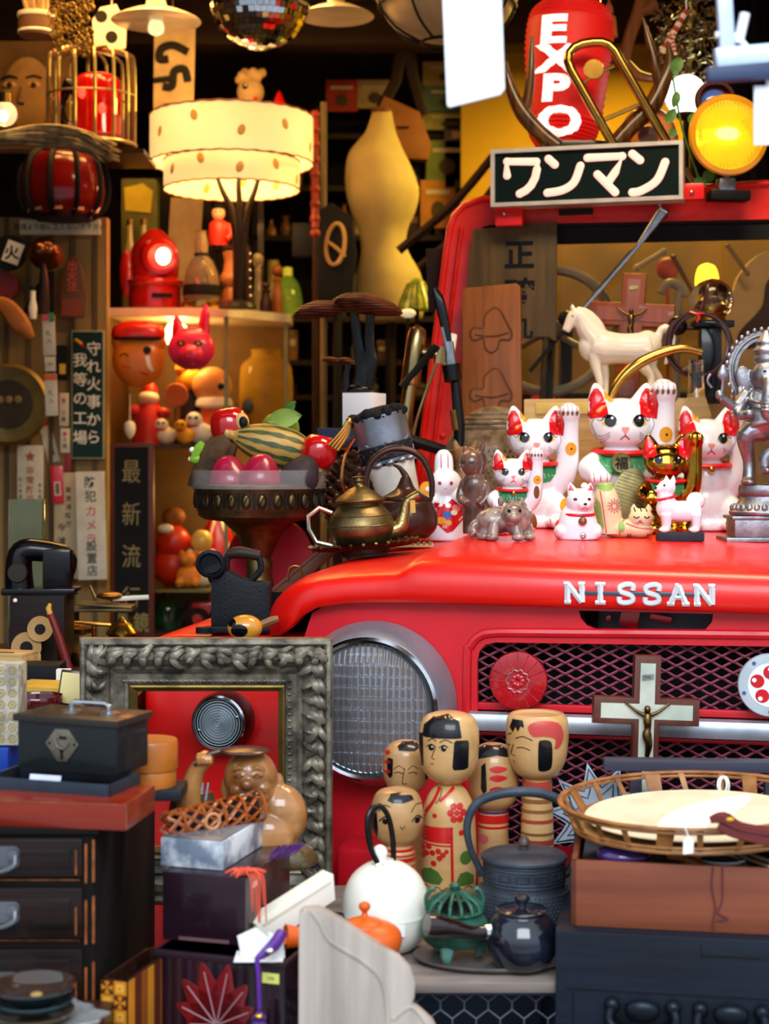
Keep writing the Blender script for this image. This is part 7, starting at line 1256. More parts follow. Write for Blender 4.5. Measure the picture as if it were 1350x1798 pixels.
t = Th('hanging_bulb', 'small glowing clear bulb at the left edge above the straw plume', 'bulb', 4, 220, 4.0); b = MB(mt('clear_bulb', 'ffe0b0', .05, tr=.8, emit=.4)); b.ell((4, 0, 20), 22); t.p('glass', b); b = MB(mt('filament', 'fff0d0', .5, emit=30)); b.ell((2, -4, 16), 7); t.p('filament', b); b = MB(BRASS); b.lathe([(12, 38), (12, 56), (0, 58)], c=(4, 0, 0)); t.p('cap', b)
# top left hanging things
t = Th('portrait_panel', 'dim brown painted portrait panel with two eyes behind the birdcage', 'picture', 52, 262, 4.6); b = MB(mt('portrait_paint', '4a3416', .7, var=.5, vs=6)); b.box((0, 4, 95), (150, 8, 190)); t.p('panel', b); b = MB(mt('portrait_skin', '6e5024', .7, var=.2)); b.ell((-4, 0, 96), (44, 5, 66)); 
for x in (-34, 8): b.ell((x, -4, 112), (12, 2, 6), mt('portrait_eye', '8a6a3a', .5)); b.ell((x, -6, 112), (5, 1.5, 5), BLKM); b.tube([(x-14, -4, 124), (x, -5, 128), (x+14, -4, 124)], 2, BLKM, sm=3)
b.tube([(-14, -5, 108), (-18, -7, 84), (-8, -6, 80)], 2.4, mt('portrait_shade', '4a3214', .6), sm=3); t.p('face', b)
t = Th('brush_pot', 'cream banded brush pot full of bamboo sticks hanging at the top corner', 'pot', 64, 64, 4.2); b = MB(mt('pot_brown', '6a4a34', .6)); b.lathe([(30, 0), (32, 10), (31, 40), (0, 40)]); t.p('pot', b); b = MB(CREAM); b.lathe([(32, 4), (33, 6), (32, 9)]); b.lathe([(32.5, 32), (33.5, 34), (32.5, 40)]); t.p('band', b)
for k in range(6): b = MB(mt('bamboo_stick', 'c8a878', .5)); b.tube([(-14+k*6, 4*(k % 2), 36), (-44+k*14, 6*(k % 2), 150)], 4); t.p('stick', b)
b = MB(mt('gold_wire', '7a6230', .35, .8)); R_ = random.Random(31)
for i in range(150): 
    z = R_.uniform(-60, 84); r0 = 36-abs(z-20)*.12; a = R_.uniform(0, 2*pi); c = (r0*cos(a), r0*sin(a)*.7, z); r = R_.uniform(4, 8); b.tube([(c[0]+r*cos(e), c[1], c[2]+r*sin(e)) for e in [2*pi*k/7 for k in range(7)]], 1.3, closed=True, seg=4)
o = solo('wire_tangle', 'tangled gold wire ornament hanging above the birdcage', 'ornament', b, 126, 34, 4.05); o['kind'] = 'stuff'
t = Th('dotted_cloth', 'white cloth with big black dots hanging behind the white pendant lamp', 'cloth', 196, 85, 4.5); b = MB(CREAM); b.plate([(-30, 2), (24, 0), (26, 40), (8, 78), (-20, 72), (-34, 50)], 3); b.tube([(0, 1, 70), (0, 1, 480)], 1); t.p('cloth', b); b = MB(BLKM); b.lathe([(0, -1.5), (11, -1.5), (11, 0)], c=(0, -1, 20), mx=bx_, seg=20); t.p('dot', b); b = MB(BLKM); b.lathe([(0, -1.5), (11, -1.5), (11, 0)], c=(-18, -1, 56), mx=bx_, seg=20); t.p('dot', b)
t = Th('cloth_banner', 'cream cloth banner with big black brush strokes behind the tiered lampshade', 'banner', 303, 215, 4.75); b = MB(mt('banner_cream', 'c0a878', .8)); b.plate([(-34, 0), (36, 0), (40, 166), (-32, 168)], 3); b.tube([(0, 1, 160), (0, 1, 480)], 1); t.p('cloth', b); b = MB(BLKM); org(303, 215)
b.tube([q(330, 92, -2), q(305, 80, -2), q(284, 86, -2), q(280, 104, -2), q(296, 104, -2)], 7, sm=4, seg=6, flat=.2); b.tube([q(330, 144, -2), q(324, 122, -2), q(306, 126, -2), q(302, 152, -2), q(286, 152, -2)], 7, sm=4, seg=6, flat=.2); b.tube([q(270, 142, -2), q(300, 138, -2)], 5, seg=6, flat=.3); t.p('brush_strokes', b); b = MB(mt('banner_rust', '6a2c14', .6)); b.tube([(12*cos(a)-8, -2, 18+12*sin(a)) for a in [2*pi*i/20 for i in range(20)]], 3.4, closed=True, seg=6); t.p('rust_mark', b)
def pendant(label, px, py, D, r, h, m, inner, bulb=True, cord=260):
    t = Th('pendant_lamp', label, 'lamp', px, py, D); b = MB(m); b.lathe([(r, 0), (r*.98, 3), (r*.6, h*.38), (r*.26, h*.55), (r*.2, h), (0, h)], sm=2, seg=40); t.p('shade', b); b = MB(inner); b.lathe([(r*.97, 1), (r*.58, h*.34), (r*.2, h*.5), (0, h*.5)], sm=2, seg=40); t.p('inner_shade', b)
    if bulb: b = MB(mt('dim_bulb', 'ffe8b8', .05, tr=.7, emit=.6)); b.lathe([(0, -26), (12, -20), (14, -8), (8, 6), (7, 16)], sm=3); t.p('bulb', b)
    b = MB(BLKM); b.tube([(0, 0, h), (0, 0, h+cord)], 2.5); t.p('cord', b); return t
ENW = mt('enamel_white', 'b8ac94', .3, coat=.4); ENC = mt('lit_enamel', 'd8c49a', .5, emit=.15)
pendant('white enamel pendant lamp with clear bulb above the cloth banner', 274, 38, 4.3, 78, 44, ENW, ENC)
pendant('white enamel pendant lamp glowing beside the mirror ball', 590, 30, 4.25, 66, 40, ENW, mt('lit_enamel_bright', 'ffe6c4', .5, emit=1.0), bulb=False)
t = Th('caged_ceiling_lamp', 'wide pale ceiling lamp inside black wire guard beside the white card', 'lamp', 785, 78, 4.1); b = MB(mt('lamp_bowl', 'a08c66', .4, emit=.1)); b.lathe([(0, 8), (50, 12), (96, 34), (116, 66), (118, 90), (0, 92)], sm=3, seg=44); t.p('bowl', b); b = MB(BLKM); b.tube([(46*cos(a), 46*sin(a), 2) for a in [2*pi*i/32 for i in range(32)]], 3, closed=True); b.tube([(120*cos(a), 120*sin(a), 66) for a in [2*pi*i/44 for i in range(44)]], 3, closed=True)
for i in range(8): a = 2*pi*i/8+.2; b.tube([(46*cos(a), 46*sin(a), 2), (92*cos(a), 92*sin(a), 26), (122*cos(a), 122*sin(a), 68), (112*cos(a), 112*sin(a), 110)], 2.4, sm=3)
b.tube([(0, 0, 92), (0, 0, 330)], 6); t.p('wire_guard', b)
# mirror ball
t = Th('mirror_ball', 'hanging mirror ball of small square mirrors at the top', 'mirror ball', 456, 87, 4.1); b = MB(mt('mirror_tiles', 'd8dce4', .06, 1, var=.1, vs=200)); R_ = random.Random(2)
for j in range(26):
    p0 = -pi/2+pi*j/26; p1 = p0+pi/26*.93; n = max(4, int(52*cos((p0+p1)/2)))
    for i in range(n):
        a0 = 2*pi*i/n; a1 = a0+2*pi/n*.93; jt = R_.uniform(-1.6, 1.6); r = 87
        b.add([((r+(jt if k in (0, 3) else -jt))*cos(p)*cos(a), (r+(jt if k in (0, 3) else -jt))*cos(p)*sin(a), r*sin(p)+87) for k, (p, a) in enumerate(((p0, a0), (p0, a1), (p1, a1), (p1, a0)))], [(0, 1, 2, 3)])
o = t.p('mirrors', b, ang=1); b = MB(BLKM); b.ell((0, 0, 87), 85.5); b.tube([(0, 0, 172), (0, 0, 420)], 3); t.p('core', b)
# --- display cabinet (corner towards the street)
DC2 = 4.62; t = Th('display_cabinet', 'glass display cabinet with white top full of toys behind fruit stand', 'cabinet', 300, 1122, DC2); CABW = mt('cabinet_wood', '4a2c14', .5, var=.2, wood=2); pl_ = [(-112, 0), (98, 0), (196, 120), (196, 220), (-112, 220)]
def slabp(b, pts, z, th, m=None): n = len(pts); b.add([(x, y, z) for x, y in pts]+[(x, y, z+th) for x, y in pts], [tuple(range(n))[::-1], tuple(range(n, 2*n))]+[(i, (i+1) % n, n+(i+1) % n, n+i) for i in range(n)], m)
b = MB(mt('cabinet_top_white', 'd8c8a8', .5)); slabp(b, [(-116, -6), (100, -6), (202, 118), (202, 224), (-116, 224)], 566, 15); t.p('top', b)
b = MB(CABW); slabp(b, pl_, 0, 10); slabp(b, pl_, 334, 8); b.box((42, 219, 290), (308, 4, 560), mt('cabinet_back', '6a4c1c', .6)); b.box((-110, 110, 290), (4, 220, 560)); t.p('shelves', b)
b = MB(mt('shelf_glass', 'a8a060', .1, tr=.6, ior=1.2)); slabp(b, pl_, 82, 5); t.p('glass_shelf', b)
for x, y in ((-110, 2), (97, 2), (194, 120)): b = MB(mt('cabinet_post', '8a7a4a', .35, .5)); b.box((x, y, 290), (7, 7, 556)); t.p('post', b)
CGL = mt('cabinet_glass', 'fff8e8', .02, tr=1, ior=1.08, var=0)
b = MB(CGL); b.box((-6, 1, 290), (200, 1.5, 550)); t.p('front_pane', b); b = MB(CGL); b.add([(98, 1, 14), (195, 120, 14), (195, 120, 564), (98, 1, 564), (97, 2.5, 14), (194, 121.5, 14), (194, 121.5, 564), (97, 2.5, 564)], [(0, 1, 2, 3), (7, 6, 5, 4), (0, 4, 5, 1), (2, 6, 7, 3), (1, 5, 6, 2), (0, 3, 7, 4)]); t.p('side_pane', b)
u2 = DC2/F; cab0 = P(300, 1122, DC2)
lamp('POINT', tuple(cab0+Vector((0, .12, 540*u2))), 3.2, (1, .62, .22), .04, name='cabinet_light'); lamp('POINT', tuple(cab0+Vector((105*u2, .16, 262*u2))), 2.2, (1, .62, .2), .04, name='cabinet_light')
def onz(px, zpx, dy): return cab0+Vector(((px-300)*u2*(1+dy*u2/DC2), dy*u2, zpx*u2))
def tc(name, label, cat, px, zpx, dy, group=None, rz=0): return Th(name, label, cat, px, 0, DC2, loc=onz(px, zpx, dy), group=group, rz=rz)
BAG = mt('clear_bag', 'fff4e0', .15, tr=1, ior=1.05, var=0, bump=.5, bs=30)
# masks hung in front of the panes
t = Th('orange_mask', 'orange face mask with red beret in a clear bag on the cabinet front', 'mask', 243, 678, DC2-.10); OM = mt('mask_orange', 'e07a1c', .4, coat=.3); b = MB(OM); b.ell((0, 0, 48), (46, 20, 50)); b.ell((-34, 0, 80), (14, 12, 20)); b.ell((34, 0, 80), (14, 12, 20)); b.remesh(2, 2); b.decal(stroke([(-30, 52), (-20, 56), (-16, 50)], 2), BLKM, .8); b.decal(stroke([(-26, 34), (-10, 30)], 2), REDP, .8); b.decal(stroke([(6, 24), (20, 18)], 3), REDP, .8); b.decal(circ(18, 62, 7, n=12), INK, .9); b.decal(stroke([(18, 52), (22, 34), (28, 26)], 7, 5), CREAM, .7); t.p('face', b); b = MB(mt('beret_red', 'd81c10', .35, coat=.5)); b.lathe([(46, 84), (48, 90), (44, 104), (24, 113), (0, 114)], sm=3, sy=.5); t.p('beret', b); b = MB(mt('beret_band', '1c1408', .5)); b.lathe([(45, 80), (47, 84), (45, 90)], sy=.5); b.decal if False else None; t.p('band', b); b = MB(BAG); b.box((0, -14, 56), (104, 3, 132), bev=1); t.p('bag', b)
t = Th('pink_mask', 'pink animal mask with pointed ears on the cabinet front', 'mask', 336, 650, DC2-.10); PM = mt('mask_pink', 'e8285a', .35, coat=.4); b = MB(PM); b.ell((0, 0, 38), (42, 20, 38)); b.ell((0, -14, 26), (22, 14, 18))
for s, l in ((-22, 36), (20, 56)): b.lathe([(14, -8), (12, 8), (8, l*.7), (2, l)], c=(s, 0, 62), sy=.5, mx=Rm(s*.35, 'Y'))
b.remesh(2, 2)
for x in (-16, 14): b.decal(circ(x, 46, 7, 5, 12), BLKM, .8); b.decal(circ(x, 46, 3, 2.4, 10), YEL, 1.2)
b.decal(circ(-2, 24, 8, 6, 12), REDP, .8); b.decal([(-34, 60), (-24, 62), (-24, 84)], REDP, .8); b.decal([(14, 68), (24, 68), (24, 100)], REDP, .8); t.p('face', b)
# toys on the middle shelf
def blob(t, parts, vox=2., name='body', m=None):
    b = MB(m)
    for c, r in parts: b.ell(c, r)
    b.remesh(vox, 2); return b
t = tc('toy_puppet', 'red dressed toy figure with white round face under the orange mask', 'toy', 250, 342, 90); b = MB(mt('toy_red', 'b81c14', .4)); b.lathe([(34, 0), (30, 40), (20, 70), (10, 84)], sm=3); b.ell((-24, -10, 60), (14, 12, 12)); b.ell((26, -10, 56), (14, 12, 12)); t.p('body', b); b = MB(CREAM); b.ell((0, -6, 84), (19, 16, 14)); t.p('face', b); b = MB(mt('toy_red', 'b81c14', .4)); b.lathe([(16, 94), (12, 108), (2, 118)]); t.p('hat', b)
t = tc('toy_bird', 'yellow round toy bird high behind the pink mask', 'toy', 320, 342, 110); YT = mt('toy_yellow', 'e8a818', .4); b = MB(WDD); b.lathe([(20, 0), (18, 96), (22, 100)]); t.p('stand', b); b = MB(YT); b.ell((0, 0, 118), (26, 22, 22)); b.ell((-14, -6, 138), (14, 13, 13)); t.p('body', b); b = MB(ORG); b.lathe([(5, 0), (1, 12)], c=(-18, -16, 136), mx=Rm(90, 'X')); t.p('beak', b)
t = tc('toy_sailor', 'tan round faced toy in white collar below the pink mask', 'toy', 366, 342, 80); SK = mt('toy_skin', 'd89a5a', .45); b = MB(mt('toy_orange_red', 'c8501c', .4)); b.lathe([(30, 0), (32, 40), (20, 66)], sm=3); t.p('body', b); b = MB(SK); b.ell((-4, 0, 106), (36, 28, 34)); b.ell((14, -24, 104), (6, 5, 6), BLKM); t.p('head', b); b = MB(WHT); b.lathe([(20, 64), (34, 70), (30, 84), (18, 86)], sm=2); t.p('collar', b)
t = tc('toy_drum', 'round brown drum toy on a post in the cabinet', 'toy', 303, 342, 50); b = MB(BRASS); b.tube([(0, 0, 0), (0, 0, 70)], 4); t.p('post', b); b = MB(mt('drum_orange', 'a85a1c', .5)); b.lathe([(20, -8), (22, 0), (20, 8), (0, 8)], c=(0, 0, 88), mx=bx_); t.p('drum', b)
for lb, px, dy, m, k in (('white round toy duck lying on middle shelf of the cabinet', 346, 40, WHT, 1.), ('small cream toy dog beside the red toy figure', 288, 36, CREAM, .8), ('orange toy monkey at right of the middle cabinet shelf', 392, 60, mt('toy_tan', 'b8702c', .5), 1.0), ('yellow toy cup with dark spot on the middle cabinet shelf', 322, 28, YT, .75)):
    t = tc('toy', lb, 'toy', px, 342, dy); b = MB(m); b.ell((0, 0, 20*k), (22*k, 18*k, 20*k)); b.ell((-10*k, -6*k, 44*k), (15*k, 13*k, 14*k)); b.ell((18*k, 0, 26*k), (12*k, 10*k, 8*k)); b.remesh(2*k, 2); b.decal(circ(-16*k, 47*k, 3*k, n=8), BLKM, .8); b.decal(circ(-5*k, 47*k, 3*k, n=8), BLKM, .8); t.p('body', b); b = MB(REDP); b.tube([(-9*k+12*k*cos(a), -4*k+11*k*sin(a), 33*k) for a in [2*pi*i/20 for i in range(20)]], 2, closed=True); t.p('collar', b)
t = tc('amber_jar', 'big amber glass jar behind the side pane of the cabinet', 'jar', 448, 342, 150); b = MB(mt('amber_glass', 'c8a040', .1, tr=.5, ior=1.2)); b.lathe([(40, 0), (48, 20), (50, 120), (44, 150), (28, 164), (30, 176)], sm=2); t.p('glass', b); b = MB(mt('blue_cap_toy', '2a4a78', .4)); b.ell((-30, -46, 70), (10, 10, 14)); t.p('label', b)
t = Th('wind_chime', 'pale oval glass chime hanging on the cabinet front beside red toy figure', 'chime', 228, 770, DC2-.06); b = MB(CREAM); b.lathe([(2, 0), (8, 8), (10, 18), (8, 28), (0, 32)], sm=2); b.ell((1, 0, -14), (4, 3, 6)); b.tube([(0, 0, 32), (0, 0, 78)], 1); t.p('bell', b)
# lower glass shelf toys
t = tc('daruma_doll', 'big red round papier-mache doll on the lower glass shelf', 'doll', 292, 87, 80); DR = mt('daruma_red', 'c82818', .4, coat=.2); b = MB(DR); b.ell((0, 0, 36), (38, 32, 36)); b.ell((2, -4, 78), (33, 28, 32)); b.remesh(2.2, 3); t.p('body', b); b = MB(CREAM); b.ell((-8, -26, 104), (14, 8, 9)); t.p('face', b); b = MB(mt('doll_hair', '8a4c14', .6)); b.ell((2, 4, 124), (22, 20, 18)); t.p('hair', b)
t = tc('toy_soldier', 'yellow headed toy figure in red coat before a red cone', 'toy', 346, 87, 60); b = MB(CREAM); b.ell((0, 0, 20), (24, 18, 20)); b.lathe([(10, 10), (16, 40), (10, 62)]); b.ell((-20, -6, 54), (9, 8, 14)); b.ell((20, -6, 54), (9, 8, 14)); t.p('body', b); b = MB(mt('coat_orange', 'd8481c', .4)); b.lathe([(20, 34), (21, 46), (14, 60)]); t.p('coat', b); b = MB(mt('toy_gold', 'e8c468', .35, coat=.5)); b.ell((0, 0, 82), (20, 18, 20)); t.p('head', b); b = MB(BLKM); b.ell((-6, -20, 22), (7, 5, 7)); b.ell((12, -16, 26), (5, 4, 5)); t.p('buttons', b)
t = tc('red_cone', 'red and white striped cone cloth hanging behind the yellow headed toy', 'toy', 366, 87, 120); b = MB(REDP); b.lathe([(42, 20), (34, 70), (12, 130), (2, 150)], sm=2, sy=.5); t.p('cone', b); b = MB(CREAM); b.tube([(-20, -14, 60), (-6, -12, 110), (0, -4, 140)], 3); b.tube([(24, -14, 60), (10, -12, 110), (2, -4, 140)], 3); t.p('stripes', b)
t = tc('toy_bear', 'orange toy bear sitting between the red doll and yellow headed toy', 'toy', 326, 87, 36); b = MB(mt('bear_orange', 'd8842c', .5)); b.ell((0, 0, 20), (22, 18, 20)); b.ell((0, -4, 50), (16, 14, 14)); b.ell((-12, -2, 62), 5); b.ell((12, -2, 62), 5); b.ell((-14, -14, 10), (8, 10, 8)); b.ell((14, -14, 10), (8, 10, 8)); b.remesh(1.8, 2); t.p('body', b)
t = tc('toy_car', 'small red toy tractor on the cabinet floor', 'toy', 358, 10, 70); b = MB(REDP); b.box((0, 0, 34), (60, 30, 30), bev=4); b.box((14, 0, 56), (26, 26, 20), bev=3); t.p('body', b)
for x in (-18, 20): b = MB(BLKM); b.lathe([(18, -6), (20, 0), (18, 6), (0, 6)], c=(x, -18, 20), mx=bx_); b.lathe([(9, 7), (0, 8)], REDP, c=(x, -18, 20), mx=bx_); t.p('wheel', b)
t = tc('green_bottle', 'dark green bottle on the cabinet floor', 'bottle', 284, 10, 80); b = MB(mt('green_glass', '123a24', .1, coat=1)); b.lathe([(24, 0), (26, 30), (22, 46), (8, 58), (8, 68)], sm=2); t.p('bottle', b); b = MB(BLKM); b.tube([(20, -20, 20), (40, -30, 50)], 4); t.p('stopper', b)
# things on top of the cabinet
zt = 581
t = tc('rail_lantern', 'red railway lantern with glowing round lens on the cabinet top', 'lantern', 264, zt, 60); RL = mt('lantern_red_paint', '9a1008', .25, coat=.6, c2='b81810'); b = MB(RL); b.lathe([(44, 0), (46, 6), (46, 40), (50, 46), (50, 54), (42, 60), (44, 90), (38, 120), (20, 138), (12, 146), (0, 148)], sm=2, seg=44); t.p('body', b); b = MB(RL); b.lathe([(30, -6), (32, 0), (32, 12), (26, 14)], c=(16, -36, 92), mx=bx_ @ Rm(0)); t.p('lens_hood', b); b = MB(mt('red_lens', 'ff4a30', .2, emit=3.2, c2='ff1a0c', vs=16)); b.ell((18, -46, 92), (26, 8, 26)); t.p('lens', b); b = MB(mt('hot_lens', 'fff0c0', .2, emit=9)); b.ell((22, -52, 92), (13, 5, 15)); t.p('bulb', b); b = MB(BLKM); b.box((20, -47, 24), (36, 3, 8)); t.p('slot', b); b = MB(RL); b.ell((-48, -10, 66), (14, 12, 44)); t.p('side_tank', b)
t = tc('bell_bottle', 'glass bell-shaped bottle with black and gold bands on the cabinet top', 'bottle', 350, zt, 30); b = MB(mt('smoke_glass', 'e8d0a8', .05, tr=.85, ior=1.2)); b.lathe([(32, 14), (33, 30), (30, 60), (20, 86), (12, 96), (12, 118), (8, 136), (10, 140)], sm=3, seg=36); t.p('glass', b); b = MB(BLKM); b.lathe([(33.5, 24), (34, 26), (33.5, 42), (32, 43)]); t.p('black_band', b); b = MB(BLKM); b.lathe([(13, 94), (13, 100)]); t.p('black_band', b); b = MB(BRASSB); b.lathe([(35, 0), (36, 2), (36, 12), (34, 14)]); t.p('gold_base', b)
t = tc('doll_shelf', 'small dark wooden shelf holding the red coated doll', 'shelf', 398, zt, 80); b = MB(WDD); b.box((0, 0, 115), (66, 50, 6)); b.box((30, 0, 57), (6, 50, 114)); b.box((-30, 18, 57), (6, 14, 114)); t.p('shelf', b); b = MB(CHR); 
for k in range(7): b.ell((34, -24, 12+k*15), 3.5, seg=(8, 6))
t.p('studs', b)
t = tc('soldier_doll', 'doll in red coat and tall black hat on the little shelf', 'doll', 375, zt+118, 66); b = MB(mt('doll_red', 'd8301c', .4)); b.lathe([(16, 0), (18, 16), (16, 40), (8, 46)], sm=2); b.tube([(16, -2, 38), (22, -10, 20), (16, -16, 10)], 5, sm=3); t.p('coat', b); b = MB(mt('doll_face', 'e0b080', .45)); b.ell((0, -2, 58), (12, 11, 13)); b.decal(circ(-4, 60, 1.8, n=8), BLKM, .6); b.decal(circ(4, 60, 1.8, n=8), BLKM, .6); t.p('head', b); b = MB(BLKM); b.lathe([(13, 66), (15, 84), (12, 92), (0, 94)], sm=2); t.p('hat', b); b = MB(BLK); b.tube([(-6, -8, 0), (-6, -8, -10)], 6); b.tube([(6, -8, 0), (6, -8, -10)], 6); t.p('leg', b)
t = tc('wooden_doll', 'brown wooden doll with round head under the little shelf', 'doll', 398, zt, 46); b = MB(WDO); b.lathe([(18, 0), (20, 20), (12, 40)], sm=2); t.p('base', b); b = MB(mt('doll_tan', 'b0703a', .4)); b.ell((0, 0, 56), (19, 16, 17)); b.lathe([(15, 60), (10, 88), (14, 104), (0, 106)], sm=2); t.p('body', b)
for lb, px, dy, m, h in (('thin brown wooden figure at right of the cabinet top', 470, 130, WDO, 92), ('glass perfume bottle with stopper at right of cabinet top', 440, 100, mt('pale_glass', 'c8b080', .1, tr=.6), 110), ('little dark clay figure at right of cabinet top', 455, 90, WDD, 56)):
    t = tc('small_figure', lb, 'figurine', px, zt, dy); b = MB(m); b.lathe([(10, 0), (11, h*.3), (6, h*.6), (8, h*.7), (3, h*.76)], sm=2); t.p('body', b); b = MB(m); b.ell((0, 0, h*.88), (h*.09+2, h*.09+2, h*.12)); t.p('head', b)
for lb, px in (('left white slim bottle behind the rail lantern', 214), ('right white slim bottle behind the rail lantern', 238)):
    t = tc('slim_bottle', lb, 'bottle', px, zt, 110, group='slim bottles behind the rail lantern'); b = MB(mt('pale_bottle', 'b8a070', .2, coat=.6)); b.lathe([(12, 0), (13, 90), (6, 130), (5, 164)], sm=2); t.p('glass', b); b = MB(BRASS); b.lathe([(6, 162), (6, 172), (0, 173)]); t.p('cap', b)
t = tc('glass_canister', 'tall square glass canister with yellow label above the rail lantern', 'canister', 228, zt, 150); b = MB(mt('canister_glass', '8a8a50', .1, tr=.5, ior=1.15)); b.box((0, 0, 125), (66, 50, 250), bev=6); t.p('glass', b); b = MB(mt('label_lime', 'c8b420', .5)); b.plate([(-24, 190), (22, 186), (26, 226), (8, 240), (-26, 232)], 2, y=-28); t.p('label', b)
t = tc('white_sheet', 'tall cream paper sheet leaning behind the glass bell bottle', 'paper', 300, zt, 170); b = MB(mt('sheet_cream', 'a89068', .7)); b.box((0, 0, 110), (60, 4, 220), mx=Rm(4, 'Y')); t.p('sheet', b)
b = MB(mt('dark_backing', '140c06', .7)); b.box((0, 0, 130), (240, 6, 270)); tb = solo('backing_board', 'dark board behind the red lantern on the cabinet top', 'board', b, 0, 0, DC2, loc=onz(300, zt, 205), u=u2)
# tiered lamp
t = tc('tiered_lamp', 'lit table lamp with two tier cream parchment shade and dark branch stem', 'lamp', 420, zt, 20); t.root.location = P(407, 541, 4.50); t.u = 4.50/F; org(407, 541); SHD = mt('parchment', 'ffdf9a', .6, emit=.74, c2='ffd488', vs=6); SPT = mt('parchment_leaf', 'c8923a', .6, emit=.35)
def tier(y0, y1, x0, x1, nm):
    b = MB(SHD); r0 = (x1-x0)/2; n = 40; prof = [(r0, 541-y1), (r0*1.002, 541-(y0+y1)/2), (r0, 541-y0)]; b.lathe(prof, seg=72); b.freeze()
    for i in range(11):
        a = 2*pi*i/11+.35; z = 541-y1+(y1-y0)*(.3+.42*((i*7) % 5)/4); b.at(Tm(r0*cos(a), r0*sin(a), z) @ Rm(math.degrees(a)+90) @ Rm(18-36*(i % 2), 'Y')); b.ell((0, 0, 0), (7, 1, 10), SPT, seg=(12, 8)); b.at()
    for z in (541-y1, 541-y0): b.tube([((r0+.6)*cos(a), (r0+.6)*sin(a), z+.7*sin(a*30)) for a in [2*pi*i/216 for i in range(216)]], 1.5, mt('shade_stitch', '7a4a1c', .6), closed=True, seg=5)
    b.f = [f for f in b.f if len(f) < 40] if False else b.f
    # open the ends
    keep = [i for i, f in enumerate(b.f) if len(f) != 72]; b.f = [b.f[i] for i in keep]; b.k = [b.k[i] for i in keep]; t.p(nm, b)
tier(207, 289, 264, 549, 'upper_shade'); tier(284, 334, 290, 527, 'lower_shade')
b = MB(mt('branch_stem', '1c100a', .4)); 
for x0, x1 in ((-10, -26), (4, 2), (18, 30)): b.tube([(10, 0, 0), (12+x0*.3, 0, 110), (x0+10, 0, 170), (x1+10, 0, 205), (x1*1.4+8, 0, 240)], [9, 8, 6, 5, 4], sm=4)
b.lathe([(34, 0), (30, 8), (12, 14)], c=(10, 0, 0)); t.p('stem', b); b = MB(mt('lamp_bulb', 'fff0c8', .5, emit=10)); b.ell((4, 0, 262), (18, 18, 24)); t.p('bulb', b)
lamp('POINT', tuple(P(407, 300, 4.50)), 5, (1, .62, .24), .06, name='table_lamp_light'); lamp('POINT', tuple(P(300, 448, 4.45)), 1.2, (1, .12, .05), .03, name='lantern_light')
# doll and cone above the lampshade, on a ledge
b = MB(WDD); b.box((0, 20, -4), (190, 70, 8)); b.box((0, 40, -170), (10, 10, 330)); solo('back_ledge', 'dark ledge behind the tiered lampshade', 'ledge', b, 455, 222, 4.85)
t = Th('curly_doll', 'cream doll with curly topknot behind the tiered lampshade', 'doll', 438, 218, 4.86); DW = mt('doll_cream', 'b89a68', .5); b = MB(DW); b.lathe([(26, 0), (24, 20), (12, 34)], sm=2); b.ell((2, -2, 56), (24, 20, 24)); 
for k in range(9): b.ell((-18+k*5, -6*(k % 2), 78+6*(k % 3)), 8)
b.remesh(2, 1); b.decal(circ(-6, 62, 5, 6, 12), BLKM, .8); b.decal(circ(-5, 64, 2, n=8), WHT, 1.2); b.decal(circ(12, 42, 4, 3, 8), REDP, .8); t.p('body', b); b = MB(REDP); b.ell((14, -20, 14), (14, 8, 12)); t.p('bow', b)
b = MB(REDP); b.lathe([(20, 0), (12, 34), (3, 56), (0, 58)]); solo('red_hat', 'pointed red cone hat beside the curly doll', 'hat', b, 490, 218, 4.86)
# --- dress form, bag, red pole, rotor
t = Th('dress_form', 'cream headless dress form torso in front of the back shelves', 'dress form', 680, 960, 4.9); org(680, 960); DF = mt('form_cloth', 'b8a468', .75, var=.06)
secs = [(196, 654, 688), (214, 648, 691), (232, 641, 695), (248, 628, 701), (264, 615, 708), (284, 608, 718), (312, 606, 730), (340, 608, 736), (372, 616, 729), (405, 629, 715), (440, 634, 716), (480, 626, 738), (520, 622, 745), (556, 628, 742), (566, 640, 730)]
secs = cr_(secs, 3); b = MB(DF); vs = []; n = 32
for y, xl, xr in secs:
    cx, r = (xl+xr)/2, (xr-xl)/2
    for i in range(n): a = 2*pi*i/n; vs.append(q(cx+r*cos(a), y, r*.66*sin(a)-max(0, -sin(a))*r*.1*abs(cos(2*a))))
m_ = len(secs); b.add(vs, [(j*n+(i+1) % n, j*n+i, (j+1)*n+i, (j+1)*n+(i+1) % n) for j in range(m_-1) for i in range(n)]+[tuple(range(n)), tuple(range((m_-1)*n, m_*n))[::-1]]); t.p('torso', b, ang=70)
b = MB(mt('form_neck', '6a3a18', .5)); b.lathe([(17, 0), (18, 3), (16, 8), (0, 9)], c=q(668, 198)); t.p('neck_cap', b); b = MB(mt('form_stand', '1c1008', .5)); b.tube([q(685, 566), q(685, 1540)], 9); b.lathe([(90, -6), (90, 0), (20, 10)], c=q(685, 1536)); t.p('stand', b)
t = Th('leather_bag', 'brown leather bag with dark strap hanging behind the dress form', 'bag', 715, 280, 5.1); b = MB(mt('bag_brown', '8a5424', .6, var=.1)); b.plate([(-34, 4), (36, 0), (42, 26), (22, 84), (-40, 112), (-50, 92)], 26, bev=3); t.p('body', b); b = MB(mt('strap_dark', '20120a', .6)); b.tube([(-46, 10, 92), (-20, 10, 140), (-2, 10, 240)], 10, flat=.3); b.tube([(30, 10, 80), (10, 10, 150), (-2, 10, 240)], 10, flat=.3); t.p('strap', b); b = MB(BLKM); b.box((-8, -2, 56), (22, 3, 3)); t.p('buckle', b)
